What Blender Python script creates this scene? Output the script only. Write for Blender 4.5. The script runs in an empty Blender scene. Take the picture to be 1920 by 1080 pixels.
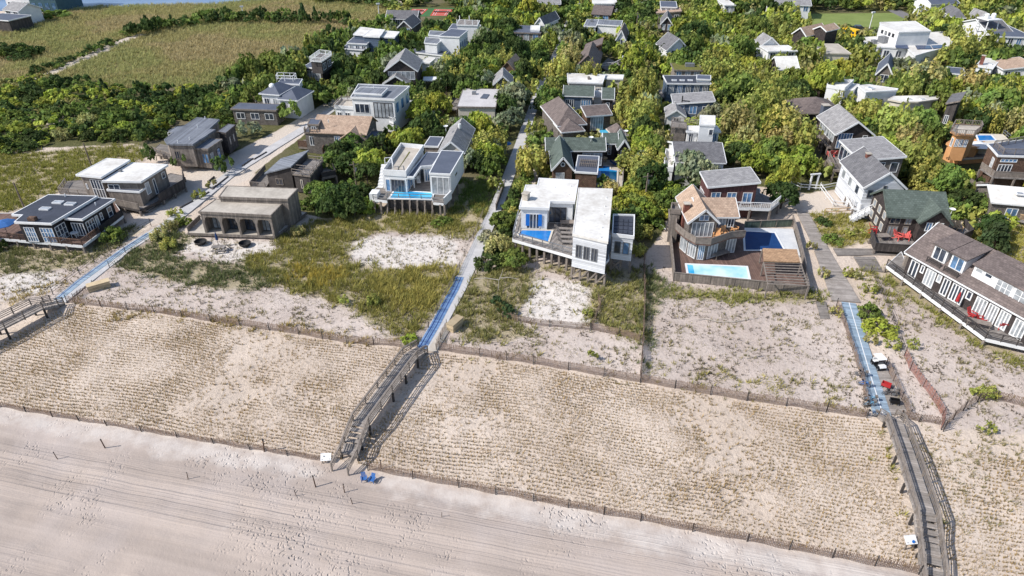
import bpy, math, random
import numpy as np
from mathutils import Vector, Matrix, noise
PI = math.pi
R = math.radians
S = bpy.context.scene

# ------------------------------------------------------------------ camera
CAM_H, PITCH, FPX = 50.0, R(32.6), 1281.0
cam_data = bpy.data.cameras.new('camera')
cam_data.sensor_width = 36.0
cam_data.lens = FPX / 1920 * 36
cam_data.clip_start, cam_data.clip_end = 0.5, 9000
cam = bpy.data.objects.new('camera', cam_data)
S.collection.objects.link(cam)
cam.location = (0, 0, CAM_H)
cam.rotation_euler = (PI / 2 - PITCH, 0, 0)
S.camera = cam
# ------------------------------------------------------------------ sky and sun
SUN_EL = R(43)
SUN_VEC = Vector((-0.955, -0.296, 0)).normalized() * math.cos(SUN_EL) + Vector((0, 0, math.sin(SUN_EL)))   # towards the sun
world = bpy.data.worlds.new('World')
S.world = world
world.use_nodes = True
wn = world.node_tree
sky = wn.nodes.new('ShaderNodeTexSky')
sky.sky_type = 'NISHITA'
sky.sun_disc = False
sky.sun_elevation = SUN_EL
sky.sun_rotation = math.atan2(SUN_VEC.x, SUN_VEC.y)
bg = wn.nodes['Background']
wn.links.new(sky.outputs[0], bg.inputs[0])
bg.inputs[1].default_value = 0.145
sun_l = bpy.data.lights.new('sun', 'SUN')
sun_l.energy = 4.6
sun_l.angle = R(0.5)
sun_l.color = (1.0, 0.955, 0.885)
sun_o = bpy.data.objects.new('sun', sun_l)
S.collection.objects.link(sun_o)
sun_o.rotation_euler = SUN_VEC.to_track_quat('Z', 'Y').to_euler()
S.view_settings.view_transform = 'Standard'
S.view_settings.look = 'None'
S.view_settings.gamma = 1
S.view_settings.exposure = 0.22
S.cycles.max_bounces = 5
S.cycles.diffuse_bounces = 2
S.cycles.glossy_bounces = 2
S.cycles.transmission_bounces = 2

# ------------------------------------------------------------------ pixel <-> world
SP, CP = math.sin(PITCH), math.cos(PITCH)

def P(x, y, z=0.0):
    """the point of height z that the photograph shows at pixel x, y (1920 x 1080)"""
    dx, dy = (x - 960) / FPX, (540 - y) / FPX
    d = (dx, CP + dy * SP, -SP + dy * CP)
    t = (z - CAM_H) / d[2]
    return Vector((d[0] * t, d[1] * t, z))

def PX(x, y, z=0.0):
    """pixel of a world point"""
    vz = z - CAM_H
    depth = y * CP - vz * SP
    up = y * SP + vz * CP
    return 960 + FPX * x / depth, 540 - FPX * up / depth

def PXn(x, y, z):
    vz = z - CAM_H
    depth = y * CP - vz * SP
    depth = np.maximum(depth, 0.1)
    return 960 + FPX * x / depth, 540 - FPX * (y * SP + vz * CP) / depth

def inpoly(px, py, poly):
    px = np.asarray(px, float); py = np.asarray(py, float)
    r = np.zeros(px.shape, bool)
    n = len(poly)
    for i in range(n):
        x0, y0 = poly[i]; x1, y1 = poly[(i + 1) % n]
        if y0 == y1: continue
        c = ((y0 > py) != (y1 > py)) & (px < (x1 - x0) * (py - y0) / (y1 - y0) + x0)
        r ^= c
    return r

# ------------------------------------------------------------------ materials
def lin(c):
    return tuple((v / 255 / 12.92) if v / 255 <= 0.04045 else ((v / 255 + 0.055) / 1.055) ** 2.4 for v in c[:3]) + (1.0,)

class NT:
    def __init__(s, name):
        s.m = bpy.data.materials.new(name)
        s.m.use_nodes = True
        s.t = s.m.node_tree
        s.b = s.t.nodes['Principled BSDF']
        s.out = s.t.nodes['Material Output']
    def n(s, kind, **kw):
        o = s.t.nodes.new('ShaderNode' + kind)
        for k, v in kw.items(): setattr(o, k, v)
        return o
    def l(s, a, b): s.t.links.new(a, b)
    def noise(s, vec, scale, detail=4, rough=0.55):
        o = s.n('TexNoise')
        o.inputs['Scale'].default_value = scale; o.inputs['Detail'].default_value = detail; o.inputs['Roughness'].default_value = rough
        if vec is not None: s.l(vec, o.inputs['Vector'])
        return o.outputs[0]
    def ramp(s, fac, lo, hi, a=0.0, b=1.0):
        o = s.n('MapRange'); o.inputs[1].default_value = lo; o.inputs[2].default_value = hi
        o.inputs[3].default_value = a; o.inputs[4].default_value = b
        s.l(fac, o.inputs[0]); return o.outputs[0]
    def mix(s, fac, a, b, mode='MIX'):
        o = s.n('Mix', data_type='RGBA', blend_type=mode)
        for k, v in ((0, fac), (6, a), (7, b)):
            if hasattr(v, 'links') or hasattr(v, 'is_linked'): s.l(v, o.inputs[k])
            else: o.inputs[k].default_value = v
        return o.outputs[2]
    def math(s, op, a, b=0.0):
        o = s.n('Math', operation=op)
        for k, v in ((0, a), (1, b)):
            if hasattr(v, 'is_linked'): s.l(v, o.inputs[k])
            else: o.inputs[k].default_value = v
        return o.outputs[0]
    def bump(s, h, strength=0.5, dist=0.05):
        o = s.n('Bump'); o.inputs['Strength'].default_value = strength; o.inputs['Distance'].default_value = dist
        s.l(h, o.inputs['Height']); s.l(o.outputs[0], s.b.inputs['Normal'])
    def map(s, src, scale=(1, 1, 1), rot=(0, 0, 0)):
        o = s.n('Mapping'); o.inputs['Scale'].default_value = scale; o.inputs['Rotation'].default_value = rot
        s.l(src, o.inputs[0]); return o.outputs[0]

MATS = {}
def surf(name, c1, c2=None, rough=0.7, scale=1.2, pattern=None, bump=0.3, spec=0.3, metal=0.0):
    """painted or weathered surface; pattern None, 'boards' (lines along local y), 'boards_x', 'siding' (vertical planks), 'shingle'"""
    if name in MATS: return MATS[name]
    k = NT(name)
    co = k.n('TexCoord').outputs['Object']
    a = lin(c1); b = lin(c2 if c2 else tuple(v * 0.82 for v in c1))
    n1 = k.noise(co, scale, 6, 0.62)
    n2 = k.noise(co, scale * 7, 3, 0.6)
    f = k.ramp(k.math('ADD', k.math('MULTIPLY', n1, 0.65), k.math('MULTIPLY', n2, 0.35)), 0.36, 0.64)
    col = k.mix(f, a, b)
    h = n2
    if pattern:
        sep = k.n('SeparateXYZ'); k.l(co, sep.inputs[0])
        if pattern == 'shingle':
            u = k.math('ADD', sep.outputs[0], sep.outputs[1])
            cm = k.n('CombineXYZ'); k.l(u, cm.inputs[0]); k.l(sep.outputs[2], cm.inputs[1])
            br = k.n('TexBrick'); k.l(cm.outputs[0], br.inputs['Vector'])
            br.inputs['Scale'].default_value = 1.0
            br.inputs['Brick Width'].default_value = 0.28; br.inputs['Row Height'].default_value = 0.2; br.inputs['Mortar Size'].default_value = 0.014
            br.inputs['Color1'].default_value = (0.66, 0.66, 0.66, 1); br.inputs['Color2'].default_value = (1.2, 1.2, 1.2, 1); br.inputs['Mortar'].default_value = (0.35, 0.35, 0.35, 1)
            col = k.mix(0.85, col, br.outputs[0], 'MULTIPLY')
            h = br.outputs[0]
        elif pattern == 'roofshingle':
            br = k.n('TexBrick'); k.l(co, br.inputs['Vector'])
            br.inputs['Scale'].default_value = 1.0
            br.inputs['Brick Width'].default_value = 0.42; br.inputs['Row Height'].default_value = 0.28; br.inputs['Mortar Size'].default_value = 0.02
            br.inputs['Color1'].default_value = (0.7, 0.7, 0.7, 1); br.inputs['Color2'].default_value = (1.15, 1.15, 1.15, 1); br.inputs['Mortar'].default_value = (0.5, 0.5, 0.5, 1)
            col = k.mix(0.8, col, br.outputs[0], 'MULTIPLY')
            h = br.outputs[0]
        else:
            ax = {'boards': sep.outputs[0], 'boards_x': sep.outputs[1], 'siding': k.math('ADD', sep.outputs[0], sep.outputs[1]), 'lap': sep.outputs[2]}[pattern]
            per = {'boards': 0.3, 'boards_x': 0.3, 'siding': 0.3, 'lap': 0.25}[pattern]
            q = k.math('DIVIDE', ax, per)
            fr = k.math('FRACT', q)
            gap = k.ramp(k.math('ABSOLUTE', k.math('SUBTRACT', fr, 0.5)), 0.38, 0.48)
            wn_ = k.n('TexWhiteNoise', noise_dimensions='1D'); k.l(k.math('FLOOR', q), wn_.inputs['W'])
            tone = k.ramp(wn_.outputs[0], 0, 1, 0.72, 1.15)
            cm = k.n('CombineColor'); 
            for i in range(3): k.l(tone, cm.inputs[i])
            col = k.mix(1.0, col, cm.outputs[0], 'MULTIPLY')
            col = k.mix(k.math('MULTIPLY', gap, 0.55), col, tuple(v * 0.3 for v in a[:3]) + (1,))
            h = k.math('SUBTRACT', 1.0, gap)
    k.l(col, k.b.inputs['Base Color'])
    k.b.inputs['Roughness'].default_value = rough
    k.b.inputs['Specular IOR Level'].default_value = spec
    k.b.inputs['Metallic'].default_value = metal
    if bump: k.bump(h, bump, 0.03)
    MATS[name] = k.m
    return k.m

def glassy(name, c, rough=0.06, spec=0.8, noise_amt=0.5):
    if name in MATS: return MATS[name]
    k = NT(name)
    co = k.n('TexCoord').outputs['Object']
    f = k.ramp(k.noise(co, 0.9, 2), 0.35, 0.65)
    k.l(k.mix(f, lin(c), lin(tuple(min(255, v * (1 + noise_amt) + 12) for v in c))), k.b.inputs['Base Color'])
    k.b.inputs['Roughness'].default_value = rough
    k.b.inputs['Specular IOR Level'].default_value = spec
    MATS[name] = k.m
    return k.m

def watery(name, deep, light):
    if name in MATS: return MATS[name]
    k = NT(name)
    co = k.n('TexCoord').outputs['Object']
    f = k.ramp(k.noise(co, 0.35, 3), 0.35, 0.65)
    k.l(k.mix(f, lin(deep), lin(light)), k.b.inputs['Base Color'])
    k.b.inputs['Roughness'].default_value = 0.08
    k.b.inputs['Specular IOR Level'].default_value = 0.5
    k.bump(k.noise(co, 2.2, 3), 0.25, 0.08)
    MATS[name] = k.m
    return k.m

M = dict(
    white=surf('white_paint', (226, 226, 226), (205, 206, 208), 0.55, 0.7, None, 0.1),
    whitesiding=surf('white_siding', (222, 224, 228), (200, 203, 210), 0.6, 0.6, 'lap', 0.3),
    whiteroof=surf('white_roof_membrane', (226, 224, 220), (186, 181, 174), 0.6, 0.22, None, 0.1),
    greyroof=surf('grey_roof_membrane', (128, 132, 140), (104, 108, 118), 0.75, 0.35, 'boards', 0.1),
    palegrey=surf('pale_grey_roof', (196, 192, 192), (170, 166, 166), 0.8, 0.3),
    slate=surf('slate_roof_membrane', (92, 98, 112), (76, 82, 96), 0.7, 0.4, None, 0.1),
    navyroof=surf('dark_roof_membrane', (66, 70, 82), (52, 56, 66), 0.7, 0.5, None, 0.15),
    concrete=surf('sandy_concrete_roof', (188, 180, 169), (152, 144, 134), 0.85, 0.35, None, 0.3),
    lightshingle=surf('light_grey_shingles', (158, 156, 156), (128, 126, 128), 0.85, 0.8, 'roofshingle', 0.4),
    greyshingle=surf('grey_shingles', (118, 117, 120), (96, 95, 99), 0.85, 0.8, 'roofshingle', 0.4),
    greenshingle=surf('green_grey_shingles', (96, 106, 100), (80, 90, 84), 0.85, 0.8, 'roofshingle', 0.4),
    brownshingle=surf('brown_grey_shingles', (122, 110, 106), (98, 88, 86), 0.85, 0.8, 'roofshingle', 0.4),
    tanshingle=surf('tan_shingles', (186, 162, 142), (160, 136, 118), 0.85, 0.8, 'roofshingle', 0.4),
    darkshingle=surf('dark_wall_shingles', (78, 70, 68), (56, 50, 50), 0.85, 1.5, 'shingle', 0.5),
    brownwall=surf('brown_wall_shingles', (116, 92, 78), (86, 66, 56), 0.85, 1.5, 'shingle', 0.5),
    greywall=surf('grey_wall_shingles', (128, 120, 114), (98, 92, 88), 0.85, 1.5, 'shingle', 0.5),
    cedar=surf('weathered_wood_siding', (146, 136, 128), (110, 102, 96), 0.85, 1.2, 'siding', 0.5),
    darkcedar=surf('dark_wood_siding', (88, 82, 80), (62, 58, 58), 0.85, 1.2, 'siding', 0.5),
    blackwall=surf('black_wood_siding', (52, 50, 52), (36, 34, 38), 0.75, 1.2, 'siding', 0.5),
    deck=surf('grey_deck_boards', (150, 144, 140), (118, 112, 108), 0.85, 0.9, 'boards', 0.4),
    deckx=surf('grey_deck_boards_across', (142, 135, 129), (108, 102, 98), 0.85, 0.9, 'boards_x', 0.4),
    browndeck=surf('brown_deck_boards', (124, 100, 90), (98, 78, 71), 0.8, 0.9, 'boards', 0.4),
    walk=surf('boardwalk_planks', (168, 160, 154), (132, 124, 118), 0.9, 0.7, 'boards_x', 0.5),
    rail=surf('weathered_rail', (142, 132, 124), (106, 98, 92), 0.85, 2, None, 0.3),
    darkrail=surf('dark_rail', (74, 70, 68), (54, 50, 50), 0.85, 2, None, 0.3),
    metal=surf('grey_metal', (140, 142, 146), (110, 112, 116), 0.4, 2, None, 0.1, 0.5, 0.3),
    blackmetal=surf('black_metal', (34, 34, 36), (22, 22, 24), 0.5, 2, None, 0.1),
    glass=glassy('window_glass', (38, 44, 54)),
    blueglass=glassy('blue_window_glass', (66, 92, 120)),
    paleglass=glassy('curtained_glass', (120, 124, 128), 0.15, 0.5, 0.3),
    water=watery('pool_water', (34, 150, 205), (96, 192, 226)),
    deepwater=watery('deep_pool_water', (34, 110, 182), (52, 132, 200)),
    cover=surf('navy_pool_cover', (24, 62, 112), (18, 50, 96), 0.6, 0.8, None, 0.2),
    palewater=watery('pale_pool_water', (150, 205, 222), (206, 228, 234)),
    redpaint=surf('red_paint', (178, 52, 54), (156, 44, 48), 0.5, 2, None, 0.1),
    coral=surf('coral_plastic', (214, 104, 98), (196, 90, 86), 0.5, 2, None, 0.1),
    bluefabric=surf('blue_fabric', (58, 108, 172), (48, 92, 150), 0.8, 2, None, 0.2),
    bluewall=surf('blue_grey_siding', (92, 108, 128), (78, 92, 112), 0.7, 1, 'lap', 0.3),
    bluepaint=surf('blue_paint', (30, 112, 196), (26, 96, 176), 0.5, 1, None, 0.1),
    brick=surf('brick', (130, 84, 72), (108, 66, 58), 0.85, 2, 'shingle', 0.4),
    orange=surf('orange_stucco', (210, 158, 110), (194, 142, 96), 0.8, 0.8, None, 0.2),
    cream=surf('cream_wall', (206, 198, 184), (188, 180, 168), 0.8, 0.8, None, 0.2),
    redwall=surf('red_brown_siding', (100, 68, 66), (82, 54, 54), 0.8, 1, 'siding', 0.4),
    teal=surf('teal_paint', (70, 98, 108), (58, 84, 94), 0.7, 1, None, 0.1),
    solar=surf('solar_cells', (38, 62, 104), (28, 48, 86), 0.25, 2, 'boards', 0.1, 0.7),
    sod=surf('sod_roof', (116, 112, 58), (84, 88, 40), 0.95, 1.5, None, 0.8),
    trunk=surf('bark', (92, 82, 72), (62, 54, 48), 0.95, 3, None, 0.6),
    pole=surf('pole_timber', (132, 120, 108), (100, 90, 80), 0.9, 2, None, 0.3),
    tan=surf('tan_canvas', (206, 176, 140), (186, 156, 120), 0.85, 2, None, 0.2),
    yellow=surf('yellow_paint', (232, 190, 40), (220, 172, 30), 0.5, 2, None, 0.1),
    black=surf('black_plastic', (28, 28, 30), (20, 20, 22), 0.5, 2, None, 0.1),
    snowfence=surf('slat_fence_wood', (150, 128, 112), (108, 90, 80), 0.9, 2, None, 0.3),
    redslat=surf('red_slat_fence_wood', (166, 118, 104), (132, 92, 82), 0.9, 2, None, 0.3),
    court=surf('red_court', (186, 78, 62), (172, 68, 54), 0.85, 0.4, None, 0.1),
    courtgreen=surf('green_court', (70, 110, 66), (60, 98, 58), 0.85, 0.4, None, 0.1),
    boxwood=surf('sandy_wood_box', (200, 182, 150), (176, 156, 126), 0.85, 1, 'lap', 0.3),
)

# ------------------------------------------------------------------ mesh builder
class MB:
    def __init__(s): s.v, s.f = [], []
    def add(s, vs, fs):
        o = len(s.v); s.v += [tuple(v) for v in vs]; s.f += [tuple(i + o for i in f) for f in fs]; return s
    def box(s, x0, x1, y0, y1, z0, z1):
        return s.add([(x0, y0, z0), (x1, y0, z0), (x1, y1, z0), (x0, y1, z0), (x0, y0, z1), (x1, y0, z1), (x1, y1, z1), (x0, y1, z1)],
                     [(3, 2, 1, 0), (4, 5, 6, 7), (0, 1, 5, 4), (1, 2, 6, 5), (2, 3, 7, 6), (3, 0, 4, 7)])
    def poly(s, pts, z0, z1):
        """vertical prism over a ground polygon"""
        a = sum(pts[i][0] * pts[(i + 1) % len(pts)][1] - pts[(i + 1) % len(pts)][0] * pts[i][1] for i in range(len(pts)))
        if a < 0: pts = pts[::-1]
        n = len(pts)
        return s.add([(p[0], p[1], z0) for p in pts] + [(p[0], p[1], z1) for p in pts],
                     [tuple(range(n - 1, -1, -1)), tuple(range(n, 2 * n))] + [(i, (i + 1) % n, n + (i + 1) % n, n + i) for i in range(n)])
    def prism(s, prof, a0, a1, axis='x'):
        """profile (other horizontal axis, z) swept along axis"""
        n = len(prof)
        if axis == 'x': vs = [(a0, p, z) for p, z in prof] + [(a1, p, z) for p, z in prof]
        else: vs = [(p, a0, z) for p, z in prof] + [(p, a1, z) for p, z in prof]
        fs = [tuple(range(n)), tuple(range(2 * n - 1, n - 1, -1))] + [(i, i + n, (i + 1) % n + n, (i + 1) % n) for i in range(n)]
        return s.add(vs, fs)
    def bar(s, a, b, w=0.1, h=None):
        h = h or w
        a, b = Vector(a), Vector(b); d = (b - a)
        if d.length < 1e-6: return s
        d.normalize()
        u = d.cross(Vector((0, 0, 1)))
        if u.length < 0.05: u = Vector((1, 0, 0))
        u.normalize(); v = u.cross(d)
        u *= w / 2; v *= h / 2
        vs = [a - u - v, a + u - v, a + u + v, a - u + v, b - u - v, b + u - v, b + u + v, b - u + v]
        return s.add(vs, [(3, 2, 1, 0), (4, 5, 6, 7), (0, 1, 5, 4), (1, 2, 6, 5), (2, 3, 7, 6), (3, 0, 4, 7)])
    def tube(s, a, b, r0, r1=None, n=8, cap=True):
        r1 = r0 if r1 is None else r1
        a, b = Vector(a), Vector(b); d = (b - a).normalized()
        u = d.cross(Vector((0, 0, 1)))
        if u.length < 0.05: u = Vector((1, 0, 0))
        u.normalize(); v = u.cross(d)
        vs = []
        for c, r in ((a, r0), (b, r1)):
            for i in range(n):
                t = 2 * PI * i / n
                vs.append(c + (u * math.cos(t) + v * math.sin(t)) * r)
        fs = [(i, i + n, (i + 1) % n + n, (i + 1) % n) for i in range(n)]
        if cap: fs += [tuple(range(n)), tuple(range(2 * n - 1, n - 1, -1))]
        return s.add(vs, fs)
    def torus(s, c, R_, r, axis='x', n=14, k=6):
        vs, fs = [], []
        for i in range(n):
            t = 2 * PI * i / n
            for j in range(k):
                q = 2 * PI * j / k
                rr = R_ + r * math.cos(q); w = r * math.sin(q)
                p = {'x': (w, rr * math.cos(t), rr * math.sin(t)), 'y': (rr * math.cos(t), w, rr * math.sin(t)), 'z': (rr * math.cos(t), rr * math.sin(t), w)}[axis]
                vs.append((c[0] + p[0], c[1] + p[1], c[2] + p[2]))
                fs.append((i * k + j, ((i + 1) % n) * k + j, ((i + 1) % n) * k + (j + 1) % k, i * k + (j + 1) % k))
        return s.add(vs, fs)
    def lathe(s, c, prof, n=16):
        """profile (r, z) turned about the vertical through c"""
        vs, fs = [], []
        m = len(prof)
        for r, z in prof:
            for i in range(n):
                t = 2 * PI * i / n
                vs.append((c[0] + r * math.cos(t), c[1] + r * math.sin(t), c[2] + z))
        for j in range(m - 1):
            for i in range(n):
                fs.append((j * n + i, j * n + (i + 1) % n, (j + 1) * n + (i + 1) % n, (j + 1) * n + i))
        fs.append(tuple(range(n - 1, -1, -1))); fs.append(tuple(range((m - 1) * n, m * n)))
        return s.add(vs, fs)
    def mesh(s, name, mat):
        me = bpy.data.meshes.new(name)
        me.from_pydata(s.v, [], s.f)
        if mat: me.materials.append(mat)
        me.update()
        return me
    def build(s, name, mat, parent=None, smooth=False):
        me = s.mesh(name, M[mat] if isinstance(mat, str) else mat)
        if smooth:
            me.polygons.foreach_set('use_smooth', [True] * len(me.polygons))
        o = bpy.data.objects.new(name, me)
        S.collection.objects.link(o)
        if parent is not None: o.parent = parent
        return o

def tag(o, label=None, cat=None, group=None, kind=None):
    if label: o['label'] = label
    if cat: o['category'] = cat
    if group: o['group'] = group
    if kind: o['kind'] = kind
    return o

def empty(name, loc, rz=0.0, label=None, cat=None, group=None):
    o = bpy.data.objects.new(name, None)
    S.collection.objects.link(o)
    o.location = loc; o.rotation_euler = (0, 0, rz)
    o.empty_display_size = 0.3
    return tag(o, label, cat, group)

KIDS = {}
def copy_tree(o, parent=None):
    c = o.copy(); S.collection.objects.link(c)
    if parent is not None: c.parent = parent
    for ch in o.children: copy_tree(ch, c)
    return c

def npmesh(name, verts, faces_n, mat, tint=None):
    """mesh from a numpy vertex array whose faces are consecutive runs of faces_n (3 or 4) vertices"""
    nv = len(verts)
    nf = nv // faces_n
    me = bpy.data.meshes.new(name)
    me.vertices.add(nv)
    me.vertices.foreach_set('co', np.ascontiguousarray(verts, np.float32).ravel())
    me.loops.add(nv)
    me.loops.foreach_set('vertex_index', np.arange(nv, dtype=np.int32))
    me.polygons.add(nf)
    me.polygons.foreach_set('loop_start', np.arange(0, nv, faces_n, dtype=np.int32))
    me.polygons.foreach_set('loop_total', np.full(nf, faces_n, np.int32))
    if tint is not None:
        at = me.color_attributes.new('tint', 'FLOAT_COLOR', 'POINT')
        at.data.foreach_set('color', np.ascontiguousarray(tint, np.float32).ravel())
    me.materials.append(mat)
    me.update(calc_edges=True)
    return me

# ------------------------------------------------------------------ ground
OCC = []        # footprints (world polygons) where nothing grows
def occupy(poly): OCC.append([(p[0], p[1]) for p in poly])
def occupy_px(pts, z=0.0): occupy([P(x, y, z) for x, y in pts])

FRONT_FENCE = [(-120, 742), (0, 762), (200, 797), (400, 830), (600, 862), (690, 880), (860, 912), (1000, 938), (1200, 976), (1400, 1014), (1560, 1044), (1720, 1072), (1980, 1120)]
BEACH = FRONT_FENCE + [(2600, 1300), (2600, 3000), (-2600, 3000), (-2600, 400)]
MARSH = [(-400, 175), (-300, 60), (-60, 40), (60, 34), (125, 18), (180, 12), (400, 6), (560, -6), (700, -4), (745, 10), (735, 45), (660, 60), (620, 85), (575, 100), (560, 130), (510, 148), (440, 160), (330, 165), (200, 165), (120, 150), (60, 150), (0, 165)]
VILLAGE = [(-400, 175), (0, 165), (60, 150), (120, 150), (200, 165), (330, 165), (440, 160), (510, 148), (560, 130), (575, 100), (620, 85), (660, 60), (735, 45), (760, -5), (900, -60), (3400, -120), (3400, 360), (1950, 420), (1790, 400), (1640, 400), (1530, 400), (1500, 360), (1430, 350), (1260, 380), (1240, 440), (1200, 490), (1150, 430), (960, 500), (925, 490), (900, 400), (870, 340), (720, 370), (690, 400), (620, 410), (560, 400), (540, 380), (480, 330), (470, 290), (420, 300), (340, 310), (300, 290), (255, 270), (0, 280), (-400, 300)]
SAND_TRACKS = [
    [(288, 62), (262, 68), (222, 84), (200, 97), (150, 117), (110, 136), (60, 152), (58, 146), (100, 132), (140, 112), (190, 89), (225, 73), (262, 63)],
    [(50, 220), (145, 215), (140, 228), (70, 245), (20, 262), (0, 262), (40, 248), (100, 235)],
    [(340, 310), (420, 300), (480, 330), (430, 350), (340, 400), (290, 420), (250, 410), (330, 360), (350, 330)],
    [(430, 290), (520, 245), (640, 175), (655, 185), (560, 260), (480, 320), (440, 330)],
    [(985, 330), (1000, 310), (1010, 330), (1000, 350), (980, 350)],
    [(1500, 365), (1570, 355), (1610, 400), (1510, 405)],
]
GREENS = [
    # polygon, tufts per m2, colour a, colour b, tuft height, width
    ([(-120, 290), (90, 284), (250, 272), (268, 296), (215, 315), (150, 345), (110, 355), (60, 385), (0, 400), (-120, 420)], 3.2, (126, 122, 56), (86, 92, 38), 0.6, 0.55),
    ([(-60, 470), (40, 462), (150, 468), (200, 440), (250, 420), (270, 430), (190, 480), (150, 500), (60, 510), (-60, 510)], 3.0, (98, 98, 58), (72, 78, 42), 0.5, 0.5),
    ([(240, 470), (330, 430), (370, 450), (300, 480), (470, 500), (560, 520), (470, 545), (390, 540), (320, 525), (220, 500)], 3.6, (88, 94, 58), (64, 74, 40), 0.55, 0.5),
    ([(520, 445), (610, 405), (690, 385), (800, 402), (900, 380), (925, 390), (875, 455), (840, 440), (720, 432), (660, 450), (655, 485), (720, 505), (860, 505), (850, 540), (800, 600), (775, 630), (700, 610), (660, 575), (560, 548), (480, 510), (440, 490), (520, 470)], 3.8, (132, 124, 62), (88, 92, 44), 0.65, 0.6),
    ([(545, 500), (620, 500), (650, 520), (600, 535), (540, 525)], 4.0, (156, 138, 58), (128, 116, 50), 0.7, 0.6),
    ([(690, 515), (790, 500), (860, 500), (830, 560), (780, 600), (720, 560)], 3.0, (150, 138, 72), (110, 106, 50), 0.85, 0.8),
    ([(870, 520), (960, 490), (1010, 520), (990, 545), (965, 600), (1010, 625), (940, 640), (870, 640), (850, 600)], 3.0, (122, 116, 66), (84, 88, 48), 0.65, 0.6),
    ([(985, 490), (1090, 495), (1205, 505), (1200, 640), (1150, 625), (1100, 590), (1110, 535), (1060, 510), (1020, 505)], 3.0, (128, 122, 66), (90, 94, 54), 0.6, 0.6),
    ([(1205, 500), (1235, 510), (1245, 540), (1215, 640), (1203, 720)], 4.0, (92, 98, 60), (66, 76, 44), 0.6, 0.6),
    ([(1240, 535), (1420, 548), (1540, 545), (1545, 565), (1400, 566), (1250, 556)], 3.2, (124, 122, 60), (92, 98, 46), 0.5, 0.5),
    ([(1215, 665), (1330, 680), (1480, 690), (1600, 730), (1610, 770), (1400, 745), (1210, 712)], 1.0, (140, 130, 78), (104, 102, 58), 0.4, 0.5),
    ([(1520, 402), (1610, 400), (1645, 420), (1635, 450), (1560, 470), (1530, 430)], 3.4, (134, 126, 60), (92, 96, 42), 0.6, 0.6),
    ([(1645, 495), (1700, 525), (1800, 600), (1880, 652), (1930, 665), (1930, 690), (1840, 650), (1760, 600), (1660, 530)], 3.4, (122, 118, 56), (88, 94, 42), 0.5, 0.5),
    ([(1780, 420), (1990, 420), (1990, 560), (1900, 500), (1840, 460)], 3.2, (146, 136, 62), (104, 106, 48), 0.6, 0.6),
    ([(1600, 500), (1640, 500), (1690, 560), (1665, 640), (1620, 580)], 1.4, (128, 122, 60), (92, 96, 46), 0.5, 0.5),
    ([(150, 566), (450, 598), (760, 636), (750, 650), (430, 618), (150, 588)], 1.8, (142, 126, 78), (110, 100, 62), 0.45, 0.5),
    ([(1660, 800), (1690, 800), (1720, 900), (1735, 980), (1700, 985), (1690, 930), (1650, 820)], 1.6, (136, 128, 66), (104, 104, 52), 0.5, 0.5),
    ([(800, 330), (905, 335), (925, 370), (900, 400), (830, 402), (790, 390)], 4.0, (92, 108, 44), (66, 84, 32), 0.55, 0.6),
    ([(60, 540), (110, 520), (140, 530), (60, 560), (-60, 580), (-60, 560)], 1.8, (150, 132, 82), (116, 106, 64), 0.45, 0.5),
    ([(880, 660), (1200, 690), (1200, 715), (900, 672)], 0.8, (140, 130, 80), (110, 104, 62), 0.45, 0.5),
]
WHITE_SAND = [
    [(-120, 745), (0, 764), (200, 799), (400, 833), (600, 866), (600, 895), (400, 866), (200, 828), (0, 790), (-120, 768)],
    [(690, 884), (1000, 941), (1400, 1017), (1720, 1075), (1720, 1120), (1400, 1062), (1000, 975), (690, 910)],
    [(660, 450), (720, 440), (850, 445), (865, 490), (840, 500), (720, 500), (650, 488)],
    [(340, 445), (510, 455), (530, 480), (430, 490), (340, 470)],
    [(0, 510), (110, 505), (100, 545), (0, 560)],
    [(985, 520), (1110, 530), (1110, 615), (980, 605)],
]

def axis_steps(lo, hi, f):
    out = [lo]
    while out[-1] < hi: out.append(out[-1] + f(out[-1]))
    return out
gx = axis_steps(-260, 260, lambda x: 0.55 if abs(x) < 80 else 1.6)
gy = axis_steps(14, 420, lambda y: 0.5 if y < 105 else (1.0 if y < 180 else 2.2))
gx = [-7000, -1500, -500] + gx + [500, 1500, 7000]
gy = [-3000, -500, -60] + gy + [600, 1500, 7000]
GX, GY = np.meshgrid(np.array(gx), np.array(gy))
GX = GX.ravel(); GY = GY.ravel()
gpx, gpy = PXn(GX, GY, np.zeros_like(GX))
beh = GY < 5
is_beach = inpoly(gpx, gpy, BEACH) | beh
is_marsh = inpoly(gpx, gpy, MARSH)
is_vill = inpoly(gpx, gpy, VILLAGE) & ~beh
is_track = np.zeros_like(is_beach)
for t in SAND_TRACKS: is_track |= inpoly(gpx, gpy, t)
is_vill &= ~is_track
is_marsh &= ~is_track
is_white = np.zeros_like(is_beach)
for t in WHITE_SAND: is_white |= inpoly(gpx, gpy, t)
LOTS = [[(-120, 490), (330, 440), (900, 430), (1200, 500), (1600, 545), (1625, 778), (1200, 712), (820, 652), (750, 645), (130, 564), (-120, 560)], [(1640, 510), (1980, 680), (1980, 820), (1760, 800), (1690, 780)]]
is_lot = np.zeros_like(is_beach)
for t in LOTS: is_lot |= inpoly(gpx, gpy, t)
is_grass = np.zeros_like(is_beach)
for g in GREENS:
    if g[1] > 2: is_grass |= inpoly(gpx, gpy, g[0])

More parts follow.
